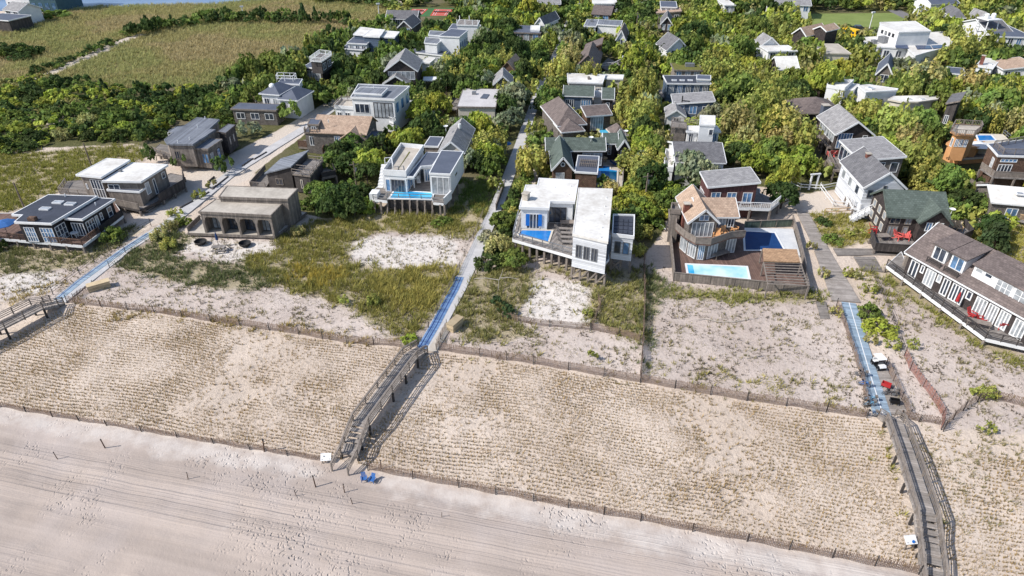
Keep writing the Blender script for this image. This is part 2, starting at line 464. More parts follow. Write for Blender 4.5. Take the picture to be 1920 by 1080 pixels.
def hum(x, y):
    """height of the dune hummocks"""
    px, py = PX(x, y) if y > 5 else (0, 2000)
    if py > 1300 or py < 300: return 0.0
    return 0.0
def build_ground():
    nx, ny = len(gx), len(gy)
    co = np.zeros((nx * ny, 3), np.float32)
    co[:, 0] = GX; co[:, 1] = GY
    # soft hummocks in the dunes, a few centimetres of relief on the beach
    hz = np.zeros(nx * ny)
    near = np.where((GY > 5) & (GY < 130) & (np.abs(GX) < 130))[0]
    for i in near:
        hz[i] = noise.noise((GX[i] * 0.22, GY[i] * 0.22, 0)) * 0.14 + noise.noise((GX[i] * 0.6, GY[i] * 0.6, 3)) * 0.06
    co[:, 2] = np.minimum(0.0, hz - 0.08) * np.where(is_vill, 0.2, 1.0)
    i = np.arange((nx - 1) * (ny - 1)); r = i // (nx - 1); c = i % (nx - 1)
    a = r * nx + c
    faces = np.stack([a, a + 1, a + nx + 1, a + nx], 1)
    me = bpy.data.meshes.new('ground')
    me.vertices.add(len(co)); me.vertices.foreach_set('co', co.ravel())
    me.loops.add(faces.size); me.loops.foreach_set('vertex_index', faces.astype(np.int32).ravel())
    me.polygons.add(len(faces)); me.polygons.foreach_set('loop_start', np.arange(0, faces.size, 4, dtype=np.int32))
    me.polygons.foreach_set('loop_total', np.full(len(faces), 4, np.int32))
    def blur(m, k=1):
        m = m.reshape(ny, nx).astype(np.float32)
        for _ in range(k):
            p = np.pad(m, 1, mode='edge')
            m = (p[1:-1, 1:-1] * 2 + p[:-2, 1:-1] + p[2:, 1:-1] + p[1:-1, :-2] + p[1:-1, 2:]) / 6
        return m.ravel()
    for nm, (ra, ga, ba) in (('zone', (blur(is_vill, 2), blur(is_marsh, 2), blur(is_beach, 2))), ('zone2', (blur(is_white, 12), blur(is_grass, 10), blur(is_track, 1))), ('zone3', (blur(is_lot, 6), blur(is_lot, 1), blur(is_lot, 1)))):
        at = me.color_attributes.new(nm, 'FLOAT_COLOR', 'POINT')
        at.data.foreach_set('color', np.stack([ra, ga, ba, np.ones_like(ra)], 1).astype(np.float32).ravel())
    me.polygons.foreach_set('use_smooth', [True] * len(faces))
    me.update(calc_edges=True)
    k = NT('ground_sand')
    co_ = k.n('TexCoord').outputs['Object']
    z = k.n('Attribute', attribute_name='zone'); z2 = k.n('Attribute', attribute_name='zone2')
    sz = k.n('SeparateColor'); k.l(z.outputs[0], sz.inputs[0])
    sz2 = k.n('SeparateColor'); k.l(z2.outputs[0], sz2.inputs[0])
    nf = k.noise(co_, 0.5, 8, 0.65)
    nm = k.noise(co_, 2.5, 6, 0.6)
    nl = k.noise(co_, 0.06, 5, 0.55)
    def mask(ch, soft=0.12, amt=0.9):
        s_ = k.math('ADD', ch, k.math('MULTIPLY', k.math('SUBTRACT', nf, 0.5), amt))
        return k.ramp(s_, 0.5 - soft, 0.5 + soft)
    vill, marsh, beach = mask(sz.outputs[0]), mask(sz.outputs[1]), mask(sz.outputs[2], 0.3, 0.25)
    whit, gras, trk = mask(sz2.outputs[0], 0.25, 1.7), mask(sz2.outputs[1], 0.2, 1.1), mask(sz2.outputs[2], 0.2, 0.8)
    shore = k.map(co_, (1, 1, 1), (0, 0, R(12.8)))      # axes along and across the shore
    # dune sand, warm and mottled with litter
    dune = k.mix(k.ramp(nl, 0.38, 0.62), lin((204, 189, 175)), lin((190, 174, 159)))
    lot = k.n('Attribute', attribute_name='zone3'); sl = k.n('SeparateColor'); k.l(lot.outputs[0], sl.inputs[0])
    dune = k.mix(mask(sl.outputs[0], 0.2, 1.0), dune, k.mix(k.ramp(nl, 0.4, 0.6), lin((195, 182, 173)), lin((178, 164, 155))))
    dune = k.mix(k.ramp(nm, 0.56, 0.78, 0, 0.55), dune, lin((130, 112, 92)))
    dune = k.mix(k.math('MULTIPLY', whit, 0.8), dune, lin((214, 207, 200)))
    dune = k.mix(k.ramp(k.noise(co_, 1.1, 8, 0.7), 0.54, 0.68, 0, 0.55), dune, lin((138, 124, 112)))
    dune = k.mix(k.ramp(k.noise(co_, 4.5, 5, 0.7), 0.56, 0.68, 0, 0.5), dune, lin((120, 106, 90)))
    # beach sand: pinkish, with pale drift near the fence and faint bands along the shore
    bm = k.map(shore, (0.02, 0.55, 1))
    band = k.noise(bm, 1.0, 5, 0.6)
    bsand = k.mix(k.ramp(band, 0.36, 0.64), lin((178, 164, 154)), lin((160, 147, 138)))
    bsand = k.mix(k.ramp(k.noise(co_, 0.12, 4), 0.45, 0.7, 0, 0.55), bsand, lin((184, 173, 168)))
    bsand = k.mix(k.math('MULTIPLY', whit, 0.8), bsand, lin((198, 189, 182)))
    litter = k.mix(k.ramp(nm, 0.4, 0.62), lin((72, 76, 44)), lin((104, 100, 68)))
    litter = k.mix(k.ramp(nl, 0.5, 0.66), litter, lin((112, 104, 84)))
    mcol = k.mix(k.ramp(nf, 0.4, 0.6), lin((128, 116, 80)), lin((108, 104, 64)))
    gcol = k.mix(k.ramp(nm, 0.38, 0.6), lin((132, 124, 84)), lin((164, 150, 118)))
    c = k.mix(beach, dune, bsand)
    c = k.mix(k.math('MULTIPLY', gras, 0.7), c, gcol)
    c = k.mix(vill, c, litter)
    c = k.mix(marsh, c, mcol)
    c = k.mix(trk, c, lin((196, 184, 172)))
    k.l(c, k.b.inputs['Base Color'])
    k.b.inputs['Roughness'].default_value = 0.95
    k.b.inputs['Specular IOR Level'].default_value = 0.1
    # relief: footprints (dimples), wheel ruts along the shore, wind ripples
    vo = k.n('TexVoronoi'); vo.inputs['Scale'].default_value = 3.2; vo.inputs['Randomness'].default_value = 1.0
    wv = k.n('VectorMath', operation='ADD'); k.l(co_, wv.inputs[0]); 
    nv = k.n('TexNoise'); nv.inputs['Scale'].default_value = 0.9; k.l(co_, nv.inputs['Vector']); k.l(nv.outputs[1], wv.inputs[1])
    k.l(k.map(wv.outputs[0], (1.0, 0.75, 1), (0, 0, 0.5)), vo.inputs['Vector'])
    foot = k.ramp(vo.outputs['Distance'], 0.1, 0.42)
    fm = k.ramp(k.noise(co_, 0.07, 4, 0.7), 0.5, 0.64)
    foot = k.math('MULTIPLY', k.math('SUBTRACT', foot, 1.0), fm)
    rut = k.noise(k.map(shore, (0.006, 2.0, 1)), 1.0, 3, 0.7)
    rm = k.ramp(k.noise(k.map(shore, (0.012, 0.2, 1)), 1.0, 2, 0.5), 0.42, 0.6)
    rut = k.math('MULTIPLY', k.math('MULTIPLY', rut, rm), 1.9)
    hb = k.math('MULTIPLY', k.math('ADD', foot, rut), beach)
    hd = k.math('ADD', k.math('MULTIPLY', nm, 0.9), k.math('MULTIPLY', k.noise(co_, 7, 3), 0.4))
    k.bump(k.math('ADD', hb, k.math('MULTIPLY', hd, k.ramp(beach, 0, 1, 1.0, 0.25))), 0.9, 0.16)
    me.materials.append(k.m)
    o = bpy.data.objects.new('ground', me)
    S.collection.objects.link(o)
    tag(o, 'pale sand of the beach and dunes running inland to marsh and village', kind='structure')
build_ground()

def sheet(name, pts, mat, z=0.03, kind='structure', label=None, world_pts=False, thick=0.0):
    w = pts if world_pts else [P(x, y) for x, y in pts]
    mb = MB()
    mb.poly([(p[0], p[1]) for p in w], -0.25 if not thick else z - thick, z)
    o = mb.build(name, mat)
    tag(o, label, kind=kind)
    return o

def ribbon(name, centre, width, mat, z=0.04, label=None, kind='structure', z1=None):
    """flat strip of given width along pixel centreline (pixels on the ground)"""
    pts = [P(x, y) for x, y in centre]
    L_, R_ = [], []
    for i, p in enumerate(pts):
        a = pts[max(0, i - 1)]; b = pts[min(len(pts) - 1, i + 1)]
        d = (b - a).normalized(); nrm = Vector((-d.y, d.x, 0))
        w = width if not isinstance(width, (list, tuple)) else width[i]
        L_.append(p + nrm * w / 2); R_.append(p - nrm * w / 2)
    # own object space: y along the strip so that plank textures run across it
    o0 = pts[0]; d = (pts[-1] - pts[0]); yaw = math.atan2(d.y, d.x) - PI / 2
    inv = Matrix.Rotation(-yaw, 4, 'Z')
    mb = MB()
    for i in range(len(pts) - 1):
        q = [L_[i], R_[i], R_[i + 1], L_[i + 1]]
        q = [inv @ (v - o0) for v in q]
        vs = [(v.x, v.y, -0.3) for v in q] + [(v.x, v.y, z) for v in q]
        mb.add(vs, [(4, 7, 6, 5)[::-1], (0, 1, 5, 4), (1, 2, 6, 5), (2, 3, 7, 6), (3, 0, 4, 7)])
    o = mb.build(name, mat)
    o.location = (o0.x, o0.y, 0); o.rotation_euler = (0, 0, yaw)
    tag(o, label, kind=kind)
    occupy([(v.x, v.y) for v in L_] + [(v.x, v.y) for v in reversed(R_)])
    return o
# ------------------------------------------------------------------ buildings
VIS = []        # screen boxes of what should stay in view: (x0, y0, x1, y1, distance)
LAND = []       # landmarks for labels: (x, y, short name)

def offset_poly(pts, d):
    """move every edge of a counter-clockwise polygon inwards by d"""
    n = len(pts); out = []
    for i in range(n):
        p0, p1, p2 = Vector(pts[i - 1]), Vector(pts[i]), Vector(pts[(i + 1) % n])
        e1 = (p1 - p0).normalized(); e2 = (p2 - p1).normalized()
        n1 = Vector((-e1.y, e1.x)); n2 = Vector((-e2.y, e2.x))
        k = 1 + n1.dot(n2)
        m = (n1 + n2) / max(k, 0.3)
        q = p1 + m * d
        out.append((q.x, q.y))
    return out

def ccw(pts):
    a = sum(pts[i][0] * pts[(i + 1) % len(pts)][1] - pts[(i + 1) % len(pts)][0] * pts[i][1] for i in range(len(pts)))
    return list(pts) if a > 0 else list(pts)[::-1]

WR = [7]
class House:
    def __init__(s, name, label, short, fl, fr, bk, z, cat='house', group=None, vis=True):
        A, B, C = P(*fl, z), P(*fr, z), P(*bk, z)
        ux = Vector((B.x - A.x, B.y - A.y)); s.W = ux.length; ux.normalize()
        s.ux, s.uy = ux, Vector((-ux.y, ux.x))
        s.O = Vector((A.x, A.y)); s.yaw = math.atan2(ux.y, ux.x)
        s.D = (Vector((C.x, C.y)) - s.O).dot(s.uy)
        s.z = z
        s.vis = vis
        s.short = short
        s.o = empty(name, (A.x, A.y, 0), s.yaw, label, cat, group)
        c = s.w(s.W / 2, s.D / 2)
        LAND.append((c.x, c.y, short))
    def w(s, x, y): return s.O + s.ux * x + s.uy * y
    def L(s, px, py, z=None):
        q = P(px, py, s.z if z is None else z); d = Vector((q.x, q.y)) - s.O
        return (d.dot(s.ux), d.dot(s.uy))
    def rect(s, x0, x1, y0, y1): return [(x0, y0), (x1, y0), (x1, y1), (x0, y1)]
    def prect(s, fl, fr, bk, z):
        a, b, c = s.L(*fl, z), s.L(*fr, z), s.L(*bk, z)
        y0 = (a[1] + b[1]) / 2
        return s.rect(a[0], b[0], y0, c[1])
    def pp(s, pts, z): return ccw([s.L(x, y, z) for x, y in pts])
    def occ(s, poly, z0, z1, keep=0.7):
        wp = [s.w(*p) for p in poly]
        occupy([(p.x, p.y) for p in wp])
        if s.vis:
            if s.vis != 'all': keep = 0.2 if max(p.y for p in wp) > 150 else (0.5 if max(p.y for p in wp) > 118 else keep)
            px = [PX(p.x, p.y, z) for p in wp for z in (z1 - (z1 - z0) * keep, z1)]
            VIS.append((min(p[0] for p in px), min(p[1] for p in px), max(p[0] for p in px), max(p[1] for p in px), min(p.y for p in wp)))
    # ---- blocks
    def flat(s, poly, z0, z1, wall='white', roof='whiteroof', trim='white', over=0.3, th=0.22, walls=True, lip=0.05, keep=0.7):
        wp = offset_poly(poly, over)
        if walls: MB().poly(wp, z0, z1 - 0.01).build('wall', wall, s.o)
        inner = offset_poly(poly, 0.16)
        r = MB().poly(inner, z1, z1 + th).build('roof', roof, s.o)
        f = MB()
        n = len(poly)
        vs = [(p[0], p[1], z1 - 0.06) for p in poly] + [(p[0], p[1], z1 + th + lip) for p in poly] + [(p[0], p[1], z1 + th + lip) for p in inner] + [(p[0], p[1], z1 - 0.06) for p in inner]
        for i in range(n):
            j = (i + 1) % n
            for k in range(4): f.add([vs[k * n + i], vs[k * n + j], vs[((k + 1) % 4) * n + j], vs[((k + 1) % 4) * n + i]], [(0, 1, 2, 3)])
        f.build('fascia', trim, r)
        s.occ(poly, z0, z1 + th, keep)
        return wp
    def gable(s, rect, z0, ze, zr, axis='x', wall='greywall', roof='greyshingle', trim='white', over=0.35, th=0.18, ridge=0.5):
        (x0, y0), (x1, y1) = rect[0], rect[2]
        x0, x1 = min(x0, x1), max(x0, x1); y0, y1 = min(y0, y1), max(y0, y1)
        if axis == 'x': p0, p1, a0, a1 = y0 + over, y1 - over, x0 + over, x1 - over
        else: p0, p1, a0, a1 = x0 + over, x1 - over, y0 + over, y1 - over
        pm = p0 + (p1 - p0) * ridge
        MB().prism([(p0, z0), (p1, z0), (p1, ze), (pm, zr), (p0, ze)], a0, a1, axis).build('wall', wall, s.o)
        k0 = (zr - ze) / (pm - p0); k1 = (zr - ze) / (p1 - pm)
        e = 0.015
        m = MB()
        m.prism([(p0 - over, ze - over * k0 + e), (pm, zr + e), (pm, zr + th), (p0 - over, ze - over * k0 + th)], a0 - over, a1 + over, axis)
        m.prism([(p1 + over, ze - over * k1 + e), (pm, zr + e), (pm, zr + th), (p1 + over, ze - over * k1 + th)], a0 - over, a1 + over, axis)
        r = m.build('roof', roof, s.o)
        if trim:
            t = MB()
            for a in (a0 - over - 0.02, a1 + over + 0.02):
                for (q0, qz0), (q1, qz1) in (((p0 - over, ze - over * k0), (pm, zr)), ((p1 + over, ze - over * k1), (pm, zr))):
                    A = (a, q0, qz0 + 0.06) if axis == 'x' else (q0, a, qz0 + 0.06)
                    B = (a, q1, qz1 + 0.06) if axis == 'x' else (q1, a, qz1 + 0.06)
                    t.bar(A, B, 0.1, 0.3)
            for q, z in ((p0 - over - 0.02, ze - over * k0 + 0.05), (p1 + over + 0.02, ze - over * k1 + 0.05)):
                A = (a0 - over, q, z) if axis == 'x' else (q, a0 - over, z)
                B = (a1 + over, q, z) if axis == 'x' else (q, a1 + over, z)
                t.bar(A, B, 0.06, 0.2)
            t.build('rake_trim', trim, r)
        s.occ(s.rect(x0, x1, y0, y1), z0, zr)
        return s.rect(x0 + over, x1 - over, y0 + over, y1 - over)
    def shed(s, rect, z0, zl, zh, axis='y', wall='cedar', roof='greyroof', trim='cedar', over=0.3, th=0.2):
        """single slope; axis 'y': front edge at zl, back edge at zh; axis 'x': left at zl, right at zh"""
        (x0, y0), (x1, y1) = rect[0], rect[2]
        if axis == 'y': p0, p1, a0, a1, ax = y0, y1, x0, x1, 'x'
        else: p0, p1, a0, a1, ax = x0, x1, y0, y1, 'y'
        k = (zh - zl) / (p1 - p0)
        MB().prism([(p0 + over, z0), (p1 - over, z0), (p1 - over, zh - k * over), (p0 + over, zl + k * over)], a0 + over, a1 - over, ax).build('wall', wall, s.o)
        r = MB().prism([(p0, zl + 0.01), (p1, zh + 0.01), (p1, zh + th), (p0, zl + th)], a0, a1, ax).build('roof', roof, s.o)
        t = MB()
        q = (lambda a, p, z: (a, p, z)) if ax == 'x' else (lambda a, p, z: (p, a, z))
        for a in (a0 - 0.03, a1 + 0.03): t.bar(q(a, p0, zl + 0.1), q(a, p1, zh + 0.1), 0.07, 0.3)
        t.bar(q(a0, p0 - 0.03, zl + 0.1), q(a1, p0 - 0.03, zl + 0.1), 0.07, 0.28); t.bar(q(a0, p1 + 0.03, zh + 0.1), q(a1, p1 + 0.03, zh + 0.1), 0.07, 0.28)
        t.build('fascia', trim, r)
        s.occ(s.rect(x0, x1, y0, y1), z0, max(zl, zh))
        return s.rect(x0 + over, x1 - over, y0 + over, y1 - over)
    def hip(s, rect, z0, ze, zr, wall='greywall', roof='brownshingle', trim='white', over=0.4, inset=None):
        (x0, y0), (x1, y1) = rect[0], rect[2]
        wp = s.rect(x0 + over, x1 - over, y0 + over, y1 - over)
        MB().poly(wp, z0, ze - 0.01).build('wall', wall, s.o)
        W, D = x1 - x0, y1 - y0
        i = min(W, D) / 2 if inset is None else inset
        if W >= D: a, b = (x0 + i, (y0 + y1) / 2), (x1 - i, (y0 + y1) / 2)
        else: a, b = ((x0 + x1) / 2, y0 + i), ((x0 + x1) / 2, y1 - i)
        v = [(x0, y0, ze), (x1, y0, ze), (x1, y1, ze), (x0, y1, ze), (a[0], a[1], zr), (b[0], b[1], zr)]
        if W >= D: f = [(0, 1, 5, 4), (1, 2, 5), (2, 3, 4, 5), (3, 0, 4), (3, 2, 1, 0)]
        else: f = [(0, 1, 4), (1, 2, 5, 4), (2, 3, 5), (3, 0, 4, 5), (3, 2, 1, 0)]
        r = MB().add(v, f).build('roof', roof, s.o)
        t = MB()
        for A, B in ((0, 1), (1, 2), (2, 3), (3, 0)):
            t.bar((v[A][0], v[A][1], ze - 0.07), (v[B][0], v[B][1], ze - 0.07), 0.1, 0.22)
        t.build('fascia', trim, r)
        s.occ(s.rect(x0, x1, y0, y1), z0, zr)
        return wp
    def box(s, name, x0, x1, y0, y1, z0, z1, mat, parent=None):
        return MB().box(min(x0, x1), max(x0, x1), min(y0, y1), max(y0, y1), z0, z1).build(name, mat, parent or s.o)
    # ---- openings: on edge i of a wall polygon, u along the edge as seen from outside, left to right
    def win(s, wp, i, u0, u1, z0, z1, n=2, m=1, frame='white', glass='glass', name='window', d=0.07, fw=0.1, frac=True):
        a, b = Vector(wp[i]), Vector(wp[(i + 1) % len(wp)])
        e = (b - a); ln = e.length; e.normalize(); nr = Vector((e.y, -e.x))
        if frac: u0, u1 = u0 * ln, u1 * ln
        def q(u, z, dd): p = a + e * u + nr * dd; return (p.x, p.y, z)
        WR[0] = (WR[0] * 1103515245 + 12345) % 2147483648
        if glass == 'glass' and WR[0] % 100 < 34: glass = 'paleglass' if WR[0] % 3 else 'blueglass'
        fm = MB()
        def slab(ua, ub, za, zb, da, db):
            fm.add([q(ua, za, da), q(ub, za, da), q(ub, za, db), q(ua, za, db), q(ua, zb, da), q(ub, zb, da), q(ub, zb, db), q(ua, zb, db)],
                   [(3, 2, 1, 0)[::-1], (4, 5, 6, 7)[::-1], (0, 1, 5, 4)[::-1], (1, 2, 6, 5)[::-1], (2, 3, 7, 6)[::-1], (3, 0, 4, 7)[::-1]])
        slab(u0, u1, z0, z0 + fw, -0.02, d); slab(u0, u1, z1 - fw, z1, -0.02, d)
        for k in range(n + 1):
            c = u0 + (u1 - u0 - fw) * k / n
            slab(c, c + fw, z0 + fw, z1 - fw, -0.02, d)
        for k in range(1, m):
            c = z0 + (z1 - z0) * k / m
            slab(u0 + fw, u1 - fw, c - fw * 0.3, c + fw * 0.3, -0.02, d - 0.012)
        f = fm.build(name, frame, s.o)
        MB().add([q(u0 + 0.02, z0 + 0.02, 0.025), q(u1 - 0.02, z0 + 0.02, 0.025), q(u1 - 0.02, z1 - 0.02, 0.025), q(u0 + 0.02, z1 - 0.02, 0.025)], [(0, 1, 2, 3)]).build('pane', glass, f)
        return f
    def wins(s, wp, i, count, z0, z1, w=0.6, **kw):
        for k in range(count):
            c = (k + 0.5) / count
            s.win(wp, i, c - w / 2 / count, c + w / 2 / count, z0, z1, **kw)
    def deck(s, poly, z, mat='deck', posts=0, fascia=None, th=0.22):
        d = MB().poly(poly, z - th, z).build('deck', mat, s.o)
        if fascia:
            f = MB(); n = len(poly)
            for i in range(n): f.bar((poly[i][0], poly[i][1], z - 0.16), (poly[(i + 1) % n][0], poly[(i + 1) % n][1], z - 0.16), 0.08, 0.42)
            f.build('fascia', fascia, d)
        if posts:
            n = len(poly)
            for i in range(n):
                a, b = Vector(poly[i]), Vector(poly[(i + 1) % n])
                k = max(1, int((b - a).length / posts))
                for j in range(k):
                    p = a + (b - a) * (j / k)
                    MB().box(p.x - 0.13, p.x + 0.13, p.y - 0.13, p.y + 0.13, -0.4, z - th).build('piling', 'rail', s.o)
        s.occ(poly, 0, z + 0.6)
        return d
    def rail(s, pts, z, h=1.0, mat='rail', style='bars', step=1.7, parent=None, name='railing'):
        m = MB()
        for i in range(len(pts) - 1):
            a, b = Vector(pts[i]), Vector(pts[i + 1])
            ln = (b - a).length; k = max(1, round(ln / step))
            for j in range(k + 1 if i == len(pts) - 2 else k):
                p = a + (b - a) * (j / k)
                m.box(p.x - 0.05, p.x + 0.05, p.y - 0.05, p.y + 0.05, z, z + h)
            m.bar((a.x, a.y, z + h + 0.02), (b.x, b.y, z + h + 0.02), 0.13, 0.07)
            if style == 'bars':
                for q in (0.2, 0.42, 0.64, 0.84): m.bar((a.x, a.y, z + h * q), (b.x, b.y, z + h * q), 0.045, 0.045)
            elif style == 'board':
                m.bar((a.x, a.y, z + h * 0.5), (b.x, b.y, z + h * 0.5), 0.05, h * 0.92)
            elif style == 'pickets':
                kk = max(2, int(ln / 0.28))
                for j in range(kk):
                    p = a + (b - a) * ((j + 0.5) / kk); m.box(p.x - 0.025, p.x + 0.025, p.y - 0.025, p.y + 0.025, z + 0.1, z + h)
                m.bar((a.x, a.y, z + 0.12), (b.x, b.y, z + 0.12), 0.06, 0.06)
            elif style == 'two':
                m.bar((a.x, a.y, z + h * 0.5), (b.x, b.y, z + h * 0.5), 0.05, 0.1)
        return m.build(name, mat, parent or s.o)
    def skylight(s, px, py, z, w=1.1, d=0.8):
        x, y = s.L(px, py, z)
        f = MB().box(x - w / 2, x + w / 2, y - d / 2, y + d / 2, z - 0.05, z + 0.18).build('skylight', 'white', s.o)
        MB().box(x - w / 2 + 0.12, x + w / 2 - 0.12, y - d / 2 + 0.12, y + d / 2 - 0.12, z + 0.1, z + 0.2).build('pane', 'paleglass', f)
    def chimney(s, px, py, z, w=0.7, h=1.2, mat='brick', zb=None):
        x, y = s.L(px, py, z)
        c = MB().box(x - w / 2, x + w / 2, y - w / 2, y + w / 2, (z - 1.5) if zb is None else zb, z + h).build('chimney', mat, s.o)
        MB().box(x - w / 2 - 0.08, x + w / 2 + 0.08, y - w / 2 - 0.08, y + w / 2 + 0.08, z + h, z + h + 0.12).build('chimney_cap', 'concrete', c)
    def vent(s, px, py, z, h=0.5, r=0.09):
        x, y = s.L(px, py, z)
        MB().tube((x, y, z - 0.05), (x, y, z + h), r).build('vent_pipe', 'white', s.o)
    def roofbox(s, px, py, z, w=0.9, d=0.7, h=0.6, mat='metal', name='rooftop_unit'):
        x, y = s.L(px, py, z)
        m = MB().box(x - w / 2, x + w / 2, y - d / 2, y + d / 2, z - 0.05, z + h)
        m.box(x - w / 2 + 0.08, x + w / 2 - 0.08, y - d / 2 + 0.08, y + d / 2 - 0.08, z + h, z + h + 0.06)
        m.build(name, mat, s.o)
    def posts(s, pts, z0, z1, w=0.22, mat='white', name='column'):
        for p in pts: MB().box(p[0] - w / 2, p[0] + w / 2, p[1] - w / 2, p[1] + w / 2, z0, z1).build(name, mat, s.o)
    def dish(s, px, py, z):
        x, y = s.L(px, py, z)
        m = MB().tube((x, y, z - 0.3), (x, y, z + 0.5), 0.04)
        m.lathe((x, y, z + 0.5), [(0.05, 0.0), (0.3, 0.08), (0.45, 0.22), (0.43, 0.24), (0.28, 0.11), (0.04, 0.04)], 12)
        m.build('satellite_dish', 'white', s.o)

# ---------------- black flat-roofed beach house
h = House('beach_house', 'black-walled flat-roofed beach house with white window trim and brown-railed deck', 'the black flat-roofed house', (27, 419), (97, 422), (184, 370), 4.4)
z = 4.4
wp = h.flat(h.pp([(27, 419), (97, 422), (184, 370), (92, 367), (22, 405), (42, 406)], z), 1.2, z, 'blackwall', 'navyroof', 'white', 0.35)
poly = h.pp([(27, 419), (97, 422), (184, 370), (92, 367), (22, 405), (42, 406)], z)
def edge_of(wp, h, px, py, zz):
    """index of the wall edge nearest to a pixel"""
    p = Vector(h.L(px, py, zz)); best = None
    for i in range(len(wp)):
        a, b = Vector(wp[i]), Vector(wp[(i + 1) % len(wp)])
        t = max(0, min(1, (p - a).dot(b - a) / max((b - a).length_squared, 1e-6)))
        d = (p - a - (b - a) * t).length
        if best is None or d < best[0]: best = (d, i)
    return best[1]
i = edge_of(wp, h, 60, 421, z)
h.win(wp, i, 0.1, 0.42, 1.3, 3.7, 4, 3); h.win(wp, i, 0.58, 0.97, 1.3, 3.7, 4, 3)
j = edge_of(wp, h, 105, 417, z)
h.win(wp, j, 0.02, 0.24, 1.3, 3.7, 3, 3)
wq = h.flat(h.pp([(121, 412), (155, 414), (217, 375), (184, 373)], 4.0), 1.2, 4.0, 'blackwall', 'navyroof', 'white', 0.35)
i = edge_of(wq, h, 138, 413, 4.0)
h.win(wq, i, 0.05, 0.95, 1.25, 3.4, 4, 1, name='sliding_door')
j = edge_of(wq, h, 186, 395, 4.0)
h.win(wq, j, 0.04, 0.3, 1.6, 3.4, 3, 2); h.win(wq, j, 0.34, 0.43, 1.25, 3.4, 1, 1, name='door'); h.win(wq, j, 0.5, 0.58, 2.2, 3.4, 1, 2); h.win(wq, j, 0.75, 0.9, 1.9, 3.5, 1, 2)
for a in ((109, 380), (132, 383), (85, 392)): h.skylight(*a, z + 0.24, 1.5, 0.9)
h.roofbox(62, 413, z + 0.22, 1.1, 0.7, 0.5, 'brownwall')
h.vent(123, 369, z + 0.2); h.vent(180, 385, 4.2)
dk = h.pp([(-60, 440), (0, 447), (155, 461), (187, 437), (231, 404), (215, 380), (100, 400), (-60, 400)], 1.2)
h.deck(dk, 1.2, 'browndeck', 2.4, 'white')
h.rail([h.L(-60, 440, 1.2), h.L(0, 447, 1.2), h.L(155, 461, 1.2), h.L(187, 437, 1.2)], 1.2, 1.0, 'brownwall', 'bars')
h.rail([h.L(190, 436, 1.2), h.L(231, 404, 1.2)], 1.2, 1.0, 'blackwall', 'board')

# ---------------- weathered wood house with two white roofs
h = House('wood_house', 'weathered grey wood beach house under two stepped white flat roofs', 'the wood house with two white roofs', (142, 330), (190, 335), (244, 302), 5.4)
w1 = h.flat(h.pp([(142, 330), (190, 335), (245, 302), (201, 299)], 5.4), 1.4, 5.4, 'cedar', 'whiteroof', 'white', 0.45)
w2 = h.flat(h.pp([(191, 342), (265, 343), (316, 311), (247, 307)], 4.9), 1.4, 4.9, 'cedar', 'whiteroof', 'white', 0.4)
i = edge_of(w1, h, 165, 333, 5.4)
h.win(w1, i, 0.4, 0.97, 1.5, 4.9, 4, 2, name='sliding_door'); h.win(w1, i, 0.12, 0.2, 3, 4, 1, 1)
i = edge_of(w2, h, 220, 343, 4.9)
h.win(w2, i, 0.02, 0.35, 3.0, 4.4, 2, 1)
j = edge_of(w2, h, 290, 327, 4.9)
h.win(w2, j, 0.1, 0.26, 2.3, 4.3, 1, 1); h.win(w2, j, 0.4, 0.5, 1.5, 4.2, 1, 1, name='door'); h.win(w2, j, 0.78, 0.92, 3.2, 4.3, 1, 1)
w3 = h.flat(h.pp([(200, 358), (262, 362), (275, 353), (212, 349)], 3.4), 0, 3.4, 'cedar', 'slate', 'white', 0.12)
h.deck(h.pp([(112, 362), (206, 370), (222, 352), (150, 338), (125, 340)], 1.4), 1.4, 'deckx', 2.5, 'cedar')
h.rail([h.L(125, 343, 1.4), h.L(112, 362, 1.4), h.L(202, 370, 1.4)], 1.4, 0.9, 'rail', 'bars')
h.deck(h.pp([(205, 382), (262, 394), (306, 373), (347, 349), (345, 330), (320, 325), (270, 350)], 1.0), 1.0, 'deck', 2.5, 'darkcedar')
h.rail([h.L(205, 382, 1.0), h.L(262, 394, 1.0)], 1.0, 1.1, 'cedar', 'board')
h.rail([h.L(300, 378, 1.0), h.L(347, 350, 1.0), h.L(345, 330, 1.0)], 1.0, 1.3, 'darkcedar', 'board')
st = MB()
for k in range(5):
    a = h.L(262 + 5, 395 + 1, 0); st.box(a[0] + k * 0.3, a[0] + k * 0.3 + 0.32, a[1] - 0.2, a[1] + 1.6, 0, 1.0 - 0.2 * k)
st.build('stair', 'deck', h.o)
h.roofbox(226, 322, 5.1, 0.5, 0.4, 0.3)

# ---------------- grey membrane-roofed house by the sand drive
h = House('wood_house', 'dark grey wood house with stepped grey flat roofs beside the sand drive', 'the stepped grey-roofed house', (313, 272), (362, 273), (405, 245), 5.2)
w1 = h.flat(h.pp([(313, 272), (362, 273), (405, 245), (393, 244), (412, 226), (370, 222), (345, 238), (330, 240), (316, 248), (325, 251), (308, 264)], 5.2), 1.0, 5.2, 'cedar', 'greyroof', 'greyroof', 0.3)
i = edge_of(w1, h, 338, 272, 5.2)
h.win(w1, i, 0.15, 0.35, 2.4, 4.0, 2, 1, 'rail')
w2 = h.flat(h.pp([(360, 280), (390, 282), (418, 263), (388, 261)], 4.2), 0.6, 4.2, 'cedar', 'greyroof', 'cedar', 0.3)
i = edge_of(w2, h, 375, 281, 4.2); h.win(w2, i, 0.45, 0.95, 1.5, 3.4, 2, 1, 'rail', 'blueglass')
